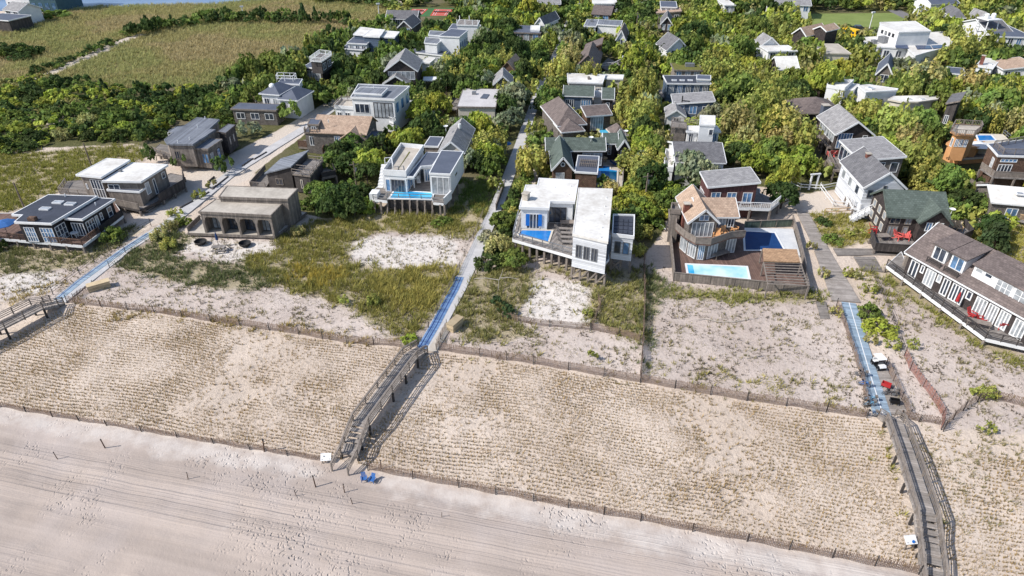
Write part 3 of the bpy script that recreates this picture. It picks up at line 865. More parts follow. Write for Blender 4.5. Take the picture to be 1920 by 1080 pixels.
j = edge_of(w2, h, 404, 272, 4.2); h.win(w2, j, 0.05, 0.35, 1.5, 3.4, 1, 1, 'rail', 'paleglass'); h.win(w2, j, 0.55, 0.8, 0.7, 3.3, 1, 1, 'darkrail', name='door')
w3 = h.flat(h.pp([(407, 249), (424, 252), (443, 236), (428, 234)], 4.6), 0.6, 4.6, 'darkcedar', 'greyroof', 'darkcedar', 0.25)
j = edge_of(w3, h, 434, 243, 4.6); h.win(w3, j, 0.2, 0.35, 2, 3.6, 1, 1, 'rail'); h.win(w3, j, 0.6, 0.75, 2, 3.6, 1, 1, 'rail')
h.vent(334, 268, 5.4); h.vent(371, 239, 5.4); h.vent(385, 223, 5.4); h.vent(356, 262, 5.4)
h.deck(h.pp([(285, 283), (330, 300), (375, 305), (385, 290), (320, 274), (300, 270)], 1.0), 1.0, 'deckx', 2.5, 'cedar')
h.rail([h.L(285, 283, 1.0), h.L(330, 300, 1.0), h.L(375, 305, 1.0)], 1.0, 0.9, 'rail', 'bars')
st = MB(); a = h.L(372, 306, 0)
for k in range(5): st.box(a[0] + k * 0.3, a[0] + k * 0.3 + 0.32, a[1] - 0.3, a[1] + 1.5, 0, 1.0 - 0.2 * k)
st.build('stair', 'rail', h.o)
h.rail([h.L(312, 240, 5.2), h.L(322, 233, 5.2), h.L(345, 236, 5.2)], 3.2, 1.0, 'white', 'two')

# ---------------- arched beach pavilion house
h = House('beach_house', 'low grey wood beach house with four dark arched bays facing the sand', 'the house with arched bays', (372, 400), (509, 407), (405, 376), 4.0)
z = 4.0
rc = h.pp([(372, 400), (509, 407), (532, 383), (405, 376)], z)
(x0, y0), (x1, _), (_, y1) = rc[0], rc[1], rc[2]
W = x1 - x0
MB().poly(offset_poly([(rc[0][0], rc[0][1] + 1.7), (rc[1][0], rc[1][1] + 1.7), rc[2], rc[3]], 0.15), 0.6, z - 0.02).build('wall', 'cedar', h.o)
h.flat(rc, 0.6, z, 'cedar', 'concrete', 'cedar', 0.15, 0.25, walls=False)
a0, b0 = Vector(rc[0]), Vector(rc[1]); ev = (b0 - a0).normalized()
ang = math.atan2(ev.y, ev.x)
arc = MB(); L0 = (b0 - a0).length; bw = (L0 - 0.3) / 4
def q2(u, v, zz):
    p = a0 + ev * u + Vector((-ev.y, ev.x)) * v; return (p.x, p.y, zz)
def ubox(mb, u0, u1, v0, v1, z0, z1):
    mb.add([q2(u0, v0, z0), q2(u1, v0, z0), q2(u1, v1, z0), q2(u0, v1, z0), q2(u0, v0, z1), q2(u1, v0, z1), q2(u1, v1, z1), q2(u0, v1, z1)],
           [(3, 2, 1, 0), (4, 5, 6, 7), (0, 1, 5, 4), (1, 2, 6, 5), (2, 3, 7, 6), (3, 0, 4, 7)])
for k in range(4):
    ub = 0.15 + k * bw
    ubox(arc, ub, ub + 0.35, 0.15, 1.8, 0.6, z - 0.06)
    if k == 3: ubox(arc, ub + bw - 0.35, ub + bw, 0.15, 1.8, 0.6, z - 0.06)
    ua, ue = ub + 0.35, ub + bw - (0.35 if k == 3 else 0)
    nseg = 10
    for sg in range(nseg):
        t0, t1 = sg / nseg, (sg + 1) / nseg
        f_ = lambda t: 2.55 + 0.8 * max(0, 1 - abs(2 * t - 1) ** 4) ** 0.3
        uu0, uu1 = ua + (ue - ua) * t0, ua + (ue - ua) * t1
        za, zb = f_(t0), f_(t1)
        arc.add([q2(uu0, 0.15, za), q2(uu1, 0.15, zb), q2(uu1, 0.15, z - 0.06), q2(uu0, 0.15, z - 0.06), q2(uu0, 1.8, za), q2(uu1, 1.8, zb)], [(0, 1, 2, 3), (0, 4, 5, 1)])
arc.build('arcade', 'cedar', h.o)
wb = [q2(0.5, 1.79, 0)[:2], q2(L0 - 0.5, 1.79, 0)[:2], q2(L0 - 0.5, 3, 0)[:2], q2(0.5, 3, 0)[:2]]
for k in range(4):
    c = (k + 0.5) / 4
    h.win(wb, 0, c - 0.1, c + 0.1, 0.65, 3.2, 3, 1, 'darkcedar', 'glass' if k < 3 else 'paleglass', 'sliding_door')
h.flat(h.pp([(410, 372), (540, 377), (560, 356), (426, 351)], 4.9), 0.4, 4.9, 'cedar', 'concrete', 'cedar', 0.15, 0.25)
h.deck(h.pp([(352, 437), (516, 443), (575, 398), (540, 392), (505, 428), (385, 424), (395, 395), (384, 395)], 0.6), 0.6, 'concrete', 0, 'cedar')
MB().poly(h.pp([(385, 424), (505, 428), (535, 396), (400, 392)], 0.6), 0.1, 0.59).build('foundation', 'concrete', h.o)
h.rail([h.L(353, 434, 0.6), h.L(376, 412, 0.6)], 0.6, 0.8, 'cedar', 'board')

# ---------------- shed-roofed wood house with roof deck
h = House('wood_house', 'dark wood house with a steep single-slope grey roof and a framed roof deck', 'the single-slope wood house', (499, 326), (547, 314), (580, 282), 4.2)
r1 = [h.L(496, 327, 2.9), h.L(546, 314, 4.6), h.L(580, 283, 4.6), h.L(527, 299, 2.9)]
a, b, c, d = r1
# a roof plane rising to the right edge
zz = [2.9, 4.6, 4.6, 2.9]
MB().add([(p[0], p[1], q) for p, q in zip(r1, zz)] + [(p[0], p[1], q + 0.22) for p, q in zip(r1, zz)], [(3, 2, 1, 0), (4, 5, 6, 7), (0, 1, 5, 4), (1, 2, 6, 5), (2, 3, 7, 6), (3, 0, 4, 7)]).build('roof', 'greyroof', h.o)
ri = offset_poly(r1, 0.3)
MB().add([(p[0], p[1], 0.2) for p in ri] + [(p[0], p[1], q - 0.05) for p, q in zip(ri, zz)], [(3, 2, 1, 0), (4, 5, 6, 7), (0, 1, 5, 4), (1, 2, 6, 5), (2, 3, 7, 6), (3, 0, 4, 7)]).build('wall', 'darkcedar', h.o)
h.occ(r1, 0, 4.6)
h.win(ri, 0, 0.3, 0.6, 1.0, 2.2, 2, 1, 'rail')
w2 = h.flat(h.pp([(548, 328), (582, 332), (606, 303), (578, 300)], 3.4), 0.2, 3.4, 'darkcedar', 'deck', 'rail', 0.2)
h.win(w2, edge_of(w2, h, 565, 330, 3.4), 0.35, 0.5, 1.0, 2.6, 1, 1, 'cream'); 
h.rail([h.L(548, 326, 3.6), h.L(582, 331, 3.6), h.L(606, 304, 3.6), h.L(580, 301, 3.6)], 3.6, 0.9, 'rail', 'two')
h.rail([h.L(553, 318, 3.6), h.L(588, 322, 3.6)], 3.6, 0.9, 'rail', 'two')
h.deck(h.pp([(470, 350), (498, 352), (512, 330), (498, 322), (486, 325)], 0.8), 0.8, 'deckx', 2, 'rail')
h.rail([h.L(470, 350, 0.8), h.L(498, 352, 0.8)], 0.8, 0.9, 'rail', 'bars'); h.rail([h.L(470, 350, 0.8), h.L(498, 318, 0.8)], 0.8, 0.9, 'rail', 'board')
h.deck(h.pp([(604, 333), (630, 328), (624, 315), (606, 312)], 1.8), 1.8, 'deckx', 2, 'rail')
h.rail([h.L(604, 333, 1.8), h.L(630, 328, 1.8), h.L(624, 315, 1.8)], 1.8, 0.9, 'darkrail', 'board')
h.posts([h.L(552, 350, 0), h.L(584, 345, 0), h.L(516, 348, 0)], 0, 3.2, 0.18, 'rail', 'piling')

# ---------------- white villa with raised pool
h = House('villa', 'white cubic villa on pilings with roof terrace and slim raised pool', 'the white villa with slim pool', (804, 327), (845, 329), (869, 286), 6.0)
z = 6.0
w1 = h.flat(h.pp([(804, 327), (845, 329), (870, 286), (827, 284)], z), 2.4, z, 'white', 'slate', 'white', 0.12, 0.2)
h.win(w1, edge_of(w1, h, 824, 328, z), 0.06, 0.94, 2.5, 5.6, 3, 1, 'white', 'paleglass', 'sliding_door')
h.win(w1, edge_of(w1, h, 858, 308, z), 0.3, 0.5, 4.2, 4.9, 1, 1, 'white')
zl = 5.4
lp = h.pp([(717, 320), (762, 331), (794, 281), (750, 277)], zl)
lp = h.pp([(718, 328), (762, 331), (795, 281), (752, 277)], zl)
w2 = h.flat(offset_poly(lp, 0.0), 2.4, zl, 'white', 'concrete', 'white', 0.12, 0.2, lip=0.75)
mid = h.pp([(763, 333), (776, 334), (790, 314), (812, 312), (828, 288), (800, 287)], 5.2)
w3 = h.flat(mid, 4.9, 5.2, 'white', 'slate', 'white', 0.1, 0.18)
bk_ = h.pp([(790, 314), (812, 312), (828, 290), (806, 290)], 5.2)
wb = offset_poly(bk_, 0.25)
MB().poly(wb, 2.4, 5.15).build('wall', 'white', h.o)
h.win(wb, edge_of(wb, h, 800, 313, 5.2), 0.1, 0.9, 2.5, 4.8, 3, 1, 'white', 'blueglass', 'sliding_door')
h.win(w2, edge_of(w2, h, 738, 330, zl), 0.3, 0.92, 2.5, 4.7, 4, 1, 'metal', 'glass', 'sliding_door')
e0 = edge_of(w2, h, 738, 330, zl)
h.win(w2, e0, 0.04, 0.26, 2.5, 4.7, 1, 1, 'white', 'blueglass')
h.win(w2, edge_of(w2, h, 778, 305, zl), 0.04, 0.3, 2.5, 4.6, 2, 1, 'white', 'blueglass', 'sliding_door')
# porch roof and columns in front of the left block
pc = [h.L(*q_, 2.4) for q_ in ((723, 352), (764, 354), (778, 352), (794, 325))]
pr = h.pp([(719, 331), (764, 335), (777, 336), (764, 329), (720, 325)], 5.0)
h.posts([h.L(721, 353, 2.4), h.L(763, 355, 2.4), h.L(777, 352, 2.4), h.L(788, 335, 2.4)], 2.4, 5.0, 0.2)
MB().poly(h.pp([(718, 331), (764, 335), (779, 335), (764, 329), (722, 325)], 5.0), 4.9, 5.12).build('porch_roof', 'white', h.o)
dkp = [(693, 365), (700, 374), (726, 377), (727, 371), (811, 374), (813, 380), (832, 382), (848, 355), (812, 318), (760, 318), (719, 340)]
h.deck(h.pp(dkp, 2.4), 2.4, 'deckx', 0, 'white')
# raised pool front and pilings
a, b = h.L(727, 372, 2.4), h.L(811, 375, 2.4)
MB().add([(a[0], a[1] - 0.1, 0.7), (b[0], b[1] - 0.1, 0.7), (b[0], b[1] + 0.4, 0.7), (a[0], a[1] + 0.4, 0.7), (a[0], a[1] - 0.1, 2.2), (b[0], b[1] - 0.1, 2.2), (b[0], b[1] + 0.4, 2.2), (a[0], a[1] + 0.4, 2.2)],
         [(3, 2, 1, 0), (4, 5, 6, 7), (0, 1, 5, 4), (1, 2, 6, 5), (2, 3, 7, 6), (3, 0, 4, 7)]).build('pool_wall', 'darkcedar', h.o)
for k in range(7):
    t = k / 6; x = a[0] + (b[0] - a[0]) * t; y = a[1] + (b[1] - a[1]) * t - 0.28
    m = MB().box(x - 0.14, x + 0.14, y - 0.14, y + 0.14, -0.3, 2.3); m.bar((x, y - 0.9, 0), (x, y, 1.7), 0.14)
    m.build('piling', 'rail', h.o)
for px_, py_ in ((700, 378), (712, 380), (824, 386), (832, 386), (840, 372), (848, 358), (856, 344)):
    a = h.L(px_, py_, 2.2); MB().box(a[0] - 0.14, a[0] + 0.14, a[1] + 0.3, a[1] + 0.58, -0.3, 2.2).build('piling', 'rail', h.o)
h.rail([h.L(727, 372, 2.4), h.L(811, 375, 2.4)], 2.4, 0.9, 'metal', 'two')
h.rail([h.L(700, 374, 2.4), h.L(726, 377, 2.4)], 2.4, 0.9, 'metal', 'two'); h.rail([h.L(813, 380, 2.4), h.L(832, 382, 2.4)], 2.4, 0.9, 'metal', 'two')
# side parapet walls
a, b, c = h.L(832, 381, 2.4), h.L(845, 358, 2.4), h.L(848, 350, 2.4)
MB().prism([(a[1], 1.9), (a[1], 3.4), (b[1] + 0.6, 5.9), (b[1] + 0.6, 1.9)], b[0] - 0.1, b[0] + 0.1, 'y').build('parapet', 'white', h.o) if False else None
pw = MB(); pw.add([(a[0] - 0.1, a[1], 1.9), (a[0] + 0.1, a[1], 1.9), (a[0] + 0.1, a[1], 3.3), (a[0] - 0.1, a[1], 3.3)] +
                  [(w1[1][0] - 0.1, w1[1][1] - 0.02, 1.9), (w1[1][0] + 0.1, w1[1][1] - 0.02, 1.9), (w1[1][0] + 0.1, w1[1][1] - 0.02, 3.3), (w1[1][0] - 0.1, w1[1][1] - 0.02, 3.3)],
                  [(0, 1, 2, 3), (7, 6, 5, 4), (0, 4, 5, 1), (1, 5, 6, 2), (2, 6, 7, 3), (3, 7, 4, 0)])
pw.build('parapet', 'white', h.o)
a = h.L(693, 372, 2.4); MB().box(a[0], a[0] + 1.3, a[1], a[1] + 1.8, 1.6, 3.2).build('planter_wall', 'white', h.o)
st = MB()
for k in range(8):
    a = h.L(714, 352, 2.4); st.box(a[0] - 0.6, a[0] + 0.3, a[1] + k * 0.45, a[1] + k * 0.45 + 0.46, 2.0 + k * 0.36, 2.45 + k * 0.38)
st.build('stair', 'white', h.o)
h.rail([h.L(722, 306, zl + 1), h.L(735, 305, zl + 1), h.L(737, 318, zl + 1)], zl + 0.3, 1.6, 'white', 'two')
MB().poly(offset_poly(lp, 2.0)[:4], zl + 0.2, zl + 0.25).build('terrace_mat', 'sod', h.o)

# ---------------- grey gable behind the villa
h = House('house', 'grey shingle-roofed house with a blue-grey flat wing behind the white villa', 'the grey gable behind the villa', (812, 281), (866, 283), (880, 238), 4.6)
h.gable(h.prect((820, 285), (872, 285), (878, 240), 4.2), 0, 4.2, 6.0, 'y', 'cream', 'lightshingle', 'white')
w = h.flat(h.pp([(794, 276), (822, 277), (832, 259), (806, 258)], 3.8), 0, 3.8, 'cedar', 'slate', 'white', 0.2)
h.dish(836, 243, 6.0)
h.vent(862, 240, 6.0, 0.8, 0.3)

# ---------------- tan-roofed shingle house
h = House('shingle_house', 'shingle house with tan roof, front gable wing and small upper balcony', 'the tan-roofed shingle house', (578, 253), (685, 257), (690, 226), 4.4)
r1 = h.prect((580, 248), (688, 250), (690, 224), 4.6)
w1 = h.gable(r1, 0, 4.4, 6.2, 'x', 'greywall', 'tanshingle', None, ridge=0.62)
h.win(w1, 0, 0.4, 0.52, 1.2, 3.8, 3, 2, 'white', 'blueglass', 'sliding_door')
r2 = h.prect((634, 262), (686, 262), (670, 240), 3.6)
w2 = h.gable(r2, 0, 3.6, 5.2, 'y', 'greywall', 'tanshingle', None)
h.flat(h.pp([(684, 259), (717, 260), (717, 248), (690, 248)], 3.4), 0, 3.4, 'greywall', 'slate', 'cedar', 0.2)
w3 = h.flat(h.pp([(576, 235), (598, 236), (603, 226), (582, 224)], 5.6), 0, 5.6, 'greywall', 'slate', 'rail', 0.15)
h.win(w3, edge_of(w3, h, 587, 235, 5.6), 0.25, 0.75, 4.3, 5.4, 2, 1)
w4 = h.flat(h.pp([(570, 250), (600, 252), (606, 240), (578, 238)], 4.0), 0, 4.0, 'greywall', 'slate', 'rail', 0.15)
h.win(w4, edge_of(w4, h, 585, 251, 4.0), 0.25, 0.95, 1.6, 3.4, 4, 1)
h.rail([h.L(573, 245, 4.2), h.L(571, 250, 4.2), h.L(595, 251, 4.2), h.L(600, 243, 4.2)], 4.2, 0.9, 'rail', 'pickets')
h.deck(h.pp([(560, 275), (610, 280), (640, 268), (690, 272), (700, 262), (570, 262)], 0.6), 0.6, 'deckx', 0, 'rail')
h.rail([h.L(560, 275, 0.6), h.L(610, 280, 0.6), h.L(606, 290, 0.6)], 0.6, 1.3, 'brownwall', 'board')
h.vent(616, 229, 6.1)
# ---------------- white stilt house with covered-blue pool
h = House('villa', 'large white flat-roofed stilt villa with L-shaped roof and blue deck pool', 'the large white stilt villa', (1073, 442), (1140, 457), (1149, 357), 6.8)
zr = 6.8
w1 = h.flat(h.pp([(1073, 442), (1140, 457), (1149, 357), (1084, 355)], zr), 2.0, zr, 'whitesiding', 'whiteroof', 'whiteroof', 0.12, 0.25)
i = edge_of(w1, h, 1105, 450, zr)
for u in (0.1, 0.33, 0.56): h.win(w1, i, u, u + 0.19, 3.6, 5.6, 2, 1, 'metal')
zl = 6.0
w2 = h.flat(h.pp([(973, 392), (1030, 394), (1032, 381), (1078, 382), (1085, 341), (1010, 337), (1007, 350), (985, 350)], zl), 2.6, zl, 'white', 'whiteroof', 'white', 0.3, 0.3)
i = edge_of(w2, h, 1000, 393, zl)
h.win(w2, i, 0.2, 0.72, 2.7, 5.2, 4, 1, 'white', 'glass', 'sliding_door')
i = edge_of(w2, h, 1055, 381, zl)
h.win(w2, i, 0.05, 0.75, 2.7, 5.2, 3, 1, 'darkrail', 'glass', 'sliding_door')
for u in (0.18, 0.66):   # blue shutters beside the left door
    a, b = Vector(w2[edge_of(w2, h, 1000, 393, zl)]), Vector(w2[(edge_of(w2, h, 1000, 393, zl) + 1) % len(w2)])
    e = (b - a).normalized(); n_ = Vector((e.y, -e.x)); p = a + (b - a) * u + n_ * 0.12; q = p + e * 0.55
    MB().bar((p.x, p.y, 4.2), (q.x, q.y, 4.2), 0.06, 1.9).build('shutter', 'bluepaint', h.o)
zt = 5.6
w3 = h.flat(h.pp([(1147, 443), (1189, 448), (1190, 407), (1149, 406)], zt), 2.0, zt, 'whitesiding', 'navyroof', 'white', 0.12, 0.2, lip=0.25)
i = edge_of(w3, h, 1168, 445, zt)
h.win(w3, i, 0.12, 0.44, 3.0, 4.9, 1, 1, 'metal'); h.win(w3, i, 0.54, 0.86, 3.0, 4.9, 1, 1, 'metal')
pn = h.pp([(1150, 437), (1186, 441), (1187, 411), (1152, 410)], zt + 0.2)
for r_ in range(4):
    for c_ in range(4):
        def bl(u, v):
            a, b, c, d = [Vector(p) for p in pn]; return (a * (1 - u) + b * u) * (1 - v) + (d * (1 - u) + c * u) * v
        q = [bl(c_ / 4 + 0.015, r_ / 4 + 0.02), bl((c_ + 1) / 4 - 0.015, r_ / 4 + 0.02), bl((c_ + 1) / 4 - 0.015, (r_ + 1) / 4 - 0.02), bl(c_ / 4 + 0.015, (r_ + 1) / 4 - 0.02)]
        MB().poly([(v.x, v.y) for v in q], zt + 0.24, zt + 0.3).build('solar_panel', 'navyroof', h.o)
h.chimney(986, 374, zl + 0.3, 0.9, 1.0, 'concrete', zl)
for a in ((1137, 372), (1134, 388), (1132, 403), (1128, 428), (1126, 446)): h.vent(*a, zr + 0.2, 0.3, 0.06)
for a in ((1070, 350), (1066, 366), (1040, 352), (1100, 420)): h.vent(*a, zl + 0.25, 0.3, 0.06)
dk = [(961, 449), (1076, 482), (1136, 492), (1142, 485), (1130, 440), (1060, 395), (985, 380), (972, 405)]
h.deck(h.pp(dk, 2.6), 2.6, 'deck', 0, 'white')
h.rail([h.L(972, 405, 2.6), h.L(962, 446, 2.6), h.L(1074, 479, 2.6)], 2.6, 1.0, 'metal', 'two')
fr = [h.L(965, 452, 2.4), h.L(1076, 484, 2.4)]
for k in range(9):
    t = k / 8; x = fr[0][0] + (fr[1][0] - fr[0][0]) * t; y = fr[0][1] + (fr[1][1] - fr[0][1]) * t
    MB().box(x - 0.15, x + 0.15, y + 0.2, y + 0.5, -0.3, 2.4).build('piling', 'rail', h.o)
bl_, br_ = Vector(w1[0]), Vector(w1[1])
br_pts = []
for k in range(5):
    p = bl_ + (br_ - bl_) * (k / 4); br_pts.append(p)
    MB().box(p.x - 0.14, p.x + 0.14, p.y + 0.1, p.y + 0.38, -0.3, 2.0).build('piling', 'rail', h.o)
for k in range(4):
    a, b = br_pts[k], br_pts[k + 1]
    m = MB().bar((a.x, a.y + 0.06, 0.2), (b.x, b.y + 0.06, 1.9), 0.1, 0.2); m.build('brace', 'rail', h.o)
a, b = Vector(w3[0]), Vector(w3[1])
for t in (0.03, 0.5, 0.97):
    p = a + (b - a) * t; MB().box(p.x - 0.14, p.x + 0.14, p.y + 0.1, p.y + 0.38, -0.3, 2.0).build('piling', 'rail', h.o)
MB().bar((a.x, a.y + 0.06, 0.2), ((a.x + b.x) / 2, (a.y + b.y) / 2 + 0.06, 1.9), 0.1, 0.2).bar(((a.x + b.x) / 2, (a.y + b.y) / 2 + 0.06, 0.2), (a.x, a.y + 0.03, 1.9), 0.1, 0.2).build('brace', 'rail', h.o)
dp = h.pp([(1076, 478), (1134, 490), (1146, 470), (1145, 440), (1085, 420)], 2.0)
MB().poly(dp, 1.75, 1.98).build('floor_frame', 'white', h.o)

# ---------------- green-roofed shingle house with pool court
h = House('shingle_house', 'dark shingle house with green-grey hip roofs around a tiled pool court', 'the green-roofed pool-court house', (1024, 283), (1135, 283), (1137, 266), 4.0)
ra = h.prect((1023, 282), (1137, 282), (1138, 264), 4.0)
w1 = h.gable(ra, 0, 4.0, 5.4, 'x', 'darkshingle', 'greenshingle', 'white')
h.win(w1, 0, 0.14, 0.2, 1.6, 3.4, 1, 2); h.win(w1, 0, 0.62, 0.97, 0.9, 3.4, 5, 1, 'white', 'paleglass', 'sliding_door')
rb = h.prect((1034, 317), (1077, 317), (1080, 275), 4.0)
w2 = h.gable(rb, 0, 4.0, 6.0, 'y', 'brownwall', 'greenshingle', 'white')
h.win(w2, 0, 0.14, 0.6, 1.8, 3.2, 4, 1)
gp = Vector(w2[0]).lerp(Vector(w2[1]), 0.5)
MB().lathe((0, 0, 0), [(0.0, 0.0), (0.42, 0.0), (0.42, 0.08), (0.3, 0.1), (0.0, 0.1)], 14)
ov = MB().torus((gp.x, gp.y - 0.05, 4.7), 0.34, 0.08, 'y', 14, 6).build('round_window', 'white', h.o)
MB().tube((gp.x, gp.y - 0.01, 4.7), (gp.x, gp.y - 0.06, 4.7), 0.32, 0.32, 14).build('pane', 'glass', ov)
w3 = h.flat(h.pp([(1077, 324), (1121, 327), (1124, 295), (1083, 293)], 3.6), 0, 3.6, 'brownwall', 'slate', 'white', 0.2)
# pale roof trellis on the dark flat roof
a, b, c, d = [Vector(p) for p in h.pp([(1086, 311), (1117, 313), (1120, 299), (1089, 297)], 4.0)]
m = MB()
for k in range(10):
    p, q = a + (b - a) * (k / 9), d + (c - d) * (k / 9); m.bar((p.x, p.y, 4.0), (q.x, q.y, 4.0), 0.09)
for t in (0.3, 0.7):
    p, q = a + (d - a) * t, b + (c - b) * t; m.bar((p.x, p.y, 4.1), (q.x, q.y, 4.1), 0.09)
m.build('roof_trellis', 'rail', h.o)
rc = h.prect((1131, 268), (1160, 268), (1165, 256), 3.8); w4 = h.gable(rc, 0, 3.8, 5.0, 'x', 'darkshingle', 'greenshingle', 'white')
rd = h.prect((1158, 277), (1183, 277), (1180, 256), 3.8); w5 = h.gable(rd, 0, 3.8, 5.2, 'y', 'darkshingle', 'greenshingle', 'white')
h.win(w4, 0, 0.3, 0.6, 1.4, 3.2, 1, 2); h.win(w5, 0, 0.2, 0.8, 0.6, 3.2, 2, 1)
h.dish(1108, 264, 5.2); h.dish(1173, 252, 5.0)
h.deck(h.pp([(1110, 350), (1166, 356), (1170, 298), (1130, 290), (1118, 300)], 0.3), 0.3, 'concrete', 0, 'cream')

# ---------------- hip-roofed brown house with pool behind it
h = House('shingle_house', 'brown-grey hip-roofed house with a long sliding-door wing by a turquoise pool', 'the brown hip-roofed house', (1047, 242), (1098, 238), (1105, 195), 3.8)
h.hip(h.prect((1044, 236), (1102, 234), (1092, 193), 4.0), 0, 4.0, 6.8, 'greywall', 'brownshingle', 'white')
w = h.hip(h.prect((1052, 248), (1098, 246), (1090, 226), 3.6), 0, 3.6, 5.2, 'greywall', 'brownshingle', 'white')
w2 = h.shed(h.prect((1098, 217), (1150, 216), (1146, 203), 3.6), 0, 3.4, 4.4, 'y', 'brownwall', 'brownshingle', 'white')
h.win(w2, 0, 0.15, 0.7, 0.4, 3.2, 5, 1, 'white', 'paleglass', 'sliding_door')
w3 = h.hip(h.prect((1150, 255), (1180, 255), (1175, 238), 3.2), 0, 3.2, 4.8, 'greywall', 'brownshingle', 'cream')

# ---------------- blue-grey L house
h = House('cottage', 'low blue-grey cottage with slate gable roof and white sliding doors', 'the low blue-grey cottage', (1055, 179), (1114, 181), (1113, 165), 4.0)
w = h.gable(h.prect((1055, 180), (1114, 181), (1112, 164), 4.0), 0, 4.0, 5.2, 'x', 'bluewall', 'greenshingle', 'white')
h.win(w, 0, 0.05, 0.35, 0.8, 3.2, 4, 1, 'white', 'glass', 'sliding_door'); h.win(w, 0, 0.6, 0.95, 0.8, 3.2, 4, 1, 'white', 'glass', 'sliding_door')
w = h.gable(h.prect((1128, 186), (1152, 186), (1152, 166), 4.0), 0, 4.0, 5.2, 'x', 'darkshingle', 'greenshingle', 'white')
h.win(w, 0, 0.3, 0.7, 1.4, 3.2, 1, 2)
h.flat(h.pp([(1112, 183), (1130, 184), (1130, 172), (1113, 171)], 3.0), 0, 3.0, 'white', 'whiteroof', 'white', 0.2)
h.deck(h.pp([(1056, 196), (1152, 202), (1154, 188), (1056, 182)], 0.6), 0.6, 'deck', 0)

# ---------------- long white flat roof
h = House('cottage', 'long low cottage under a bright white flat roof among dark pines', 'the long white-roofed cottage', (1064, 157), (1133, 158), (1134, 141), 3.8)
w = h.flat(h.pp([(1064, 156), (1130, 158), (1136, 141), (1063, 139)], 3.8), 0, 3.8, 'cream', 'whiteroof', 'white', 0.3); h.wins(w, 0, 5, 1, 2.8)
h.flat(h.pp([(1134, 149), (1168, 150), (1170, 142), (1136, 141)], 3.4), 0, 3.4, 'cream', 'whiteroof', 'white', 0.3)
h.roofbox(1104, 148, 4.0, 0.6, 1.6, 0.4, 'cedar')

# ---------------- brown gable with deck pool (further inland)
h = House('shingle_house', 'brown-grey gabled house with a long shed wing and white deck stair', 'the brown gabled house inland', (1077, 117), (1122, 119), (1125, 98), 4.2)
w = h.gable(h.prect((1080, 124), (1124, 124), (1112, 97), 4.0), 0, 4.0, 6.6, 'y', 'greywall', 'brownshingle', None)
h.shed(h.prect((1093, 97), (1128, 96), (1120, 83), 4.4), 0, 4.2, 6.2, 'x', 'brownwall', 'brownshingle', 'brownwall')
h.deck(h.pp([(1124, 125), (1150, 137), (1165, 122), (1140, 108)], 1.2), 1.2, 'deck', 0)
h.rail([h.L(1130, 126, 1.2), h.L(1152, 124, 1.2), h.L(1164, 118, 1.2)], 1.2, 1.0, 'white', 'two')
w = h.flat(h.pp([(1166, 113), (1181, 114), (1181, 107), (1167, 106)], 3.2), 0, 3.2, 'cedar', 'slate', 'white', 0.2)

# ---------------- simple houses further back
def simple(kind, label, short, fl, fr, bk, z, form='flat', wall='white', roof='whiteroof', trim='white', ze=None, axis='x', zr=1.8, front=0, right=0, wz=(1.0, 2.8), glass='glass', frame='white', cat='house', n=2):
    h = House(kind, label, short, fl, fr, bk, z, cat)
    a, b, c = h.L(*fl), h.L(*fr), h.L(*bk)
    rc = h.rect(0, b[0], 0, c[1])
    if form == 'flat': w = h.flat(rc, 0, z, wall, roof, trim)
    elif form == 'gable': w = h.gable(rc, 0, z, z + zr, axis, wall, roof, trim)
    elif form == 'hip': w = h.hip(rc, 0, z, z + zr, wall, roof, trim)
    elif form == 'shed': w = h.shed(rc, 0, z, z + zr, axis, wall, roof, trim)
    if front: h.wins(w, 0, front, z - 3 + wz[0], z - 3 + wz[1], frame=frame, glass=glass, n=n)
    if right: h.wins(w, 1, right, z - 3 + wz[0], z - 3 + wz[1], frame=frame, glass=glass, n=n)
    return h, w

h, w = simple('cottage', 'small white cottage with dark open gable among tree crowns', 'the small white gable inland', (1154, 72), (1174, 73), (1178, 58), 4.0, 'gable', 'white', 'brownshingle', 'white', axis='y', zr=2.2, front=1)
h, w = simple('house', 'low white house with grey roof fields deep in the inland trees', 'the low white inland house', (1094, 50), (1118, 51), (1120, 38), 4.2, 'flat', 'white', 'greyroof', 'white', front=3)
h.flat(h.pp([(1119, 47), (1165, 50), (1168, 40), (1122, 38)], 4.6), 0, 4.6, 'white', 'greyroof', 'white', 0.3); h.roofbox(1110, 40, 4.6); 
h, w = simple('cottage', 'brown shed-roofed cottage peeking from trees beside the village walk', 'the brown cottage by the walk', (1108, 27), (1146, 29), (1142, 16), 3.8, 'gable', 'brownwall', 'brownshingle', None, front=2)
h, w = simple('house', 'dark house with low grey gable and deck posts in the inland trees', 'the dark inland gable house', (1238, 44), (1262, 45), (1268, 33), 4.4, 'gable', 'darkshingle', 'greyshingle', 'white', axis='y', zr=2.0, front=2)
h.deck(h.pp([(1226, 56), (1262, 58), (1262, 46), (1232, 46)], 2.0), 2.0, 'deck', 3); h.rail([h.L(1228, 55, 2), h.L(1258, 57, 2)], 2.0, 0.9, 'rail', 'bars')
h, w = simple('cottage', 'tan low-roofed cottage just behind the dark gable house inland', 'the tan-roofed inland cottage', (1231, 26), (1278, 27), (1280, 20), 3.6, 'shed', 'cedar', 'tanshingle', 'cedar', zr=0.8, front=3)
h, w = simple('cottage', 'white cottage with a sharp grey gable turned to the left', 'the sharp white gable cottage', (1250, 94), (1293, 92), (1290, 78), 4.0, 'gable', 'white', 'greyshingle', 'white', axis='y', zr=2.8, front=1)
h, w = simple('house', 'blue-grey house with black flat roof, skylights and white eaves', 'the black-roofed blue house', (1250, 158), (1334, 159), (1333, 144), 4.6, 'flat', 'bluewall', 'navyroof', 'white', front=5, wz=(0.6, 2.7), n=3)
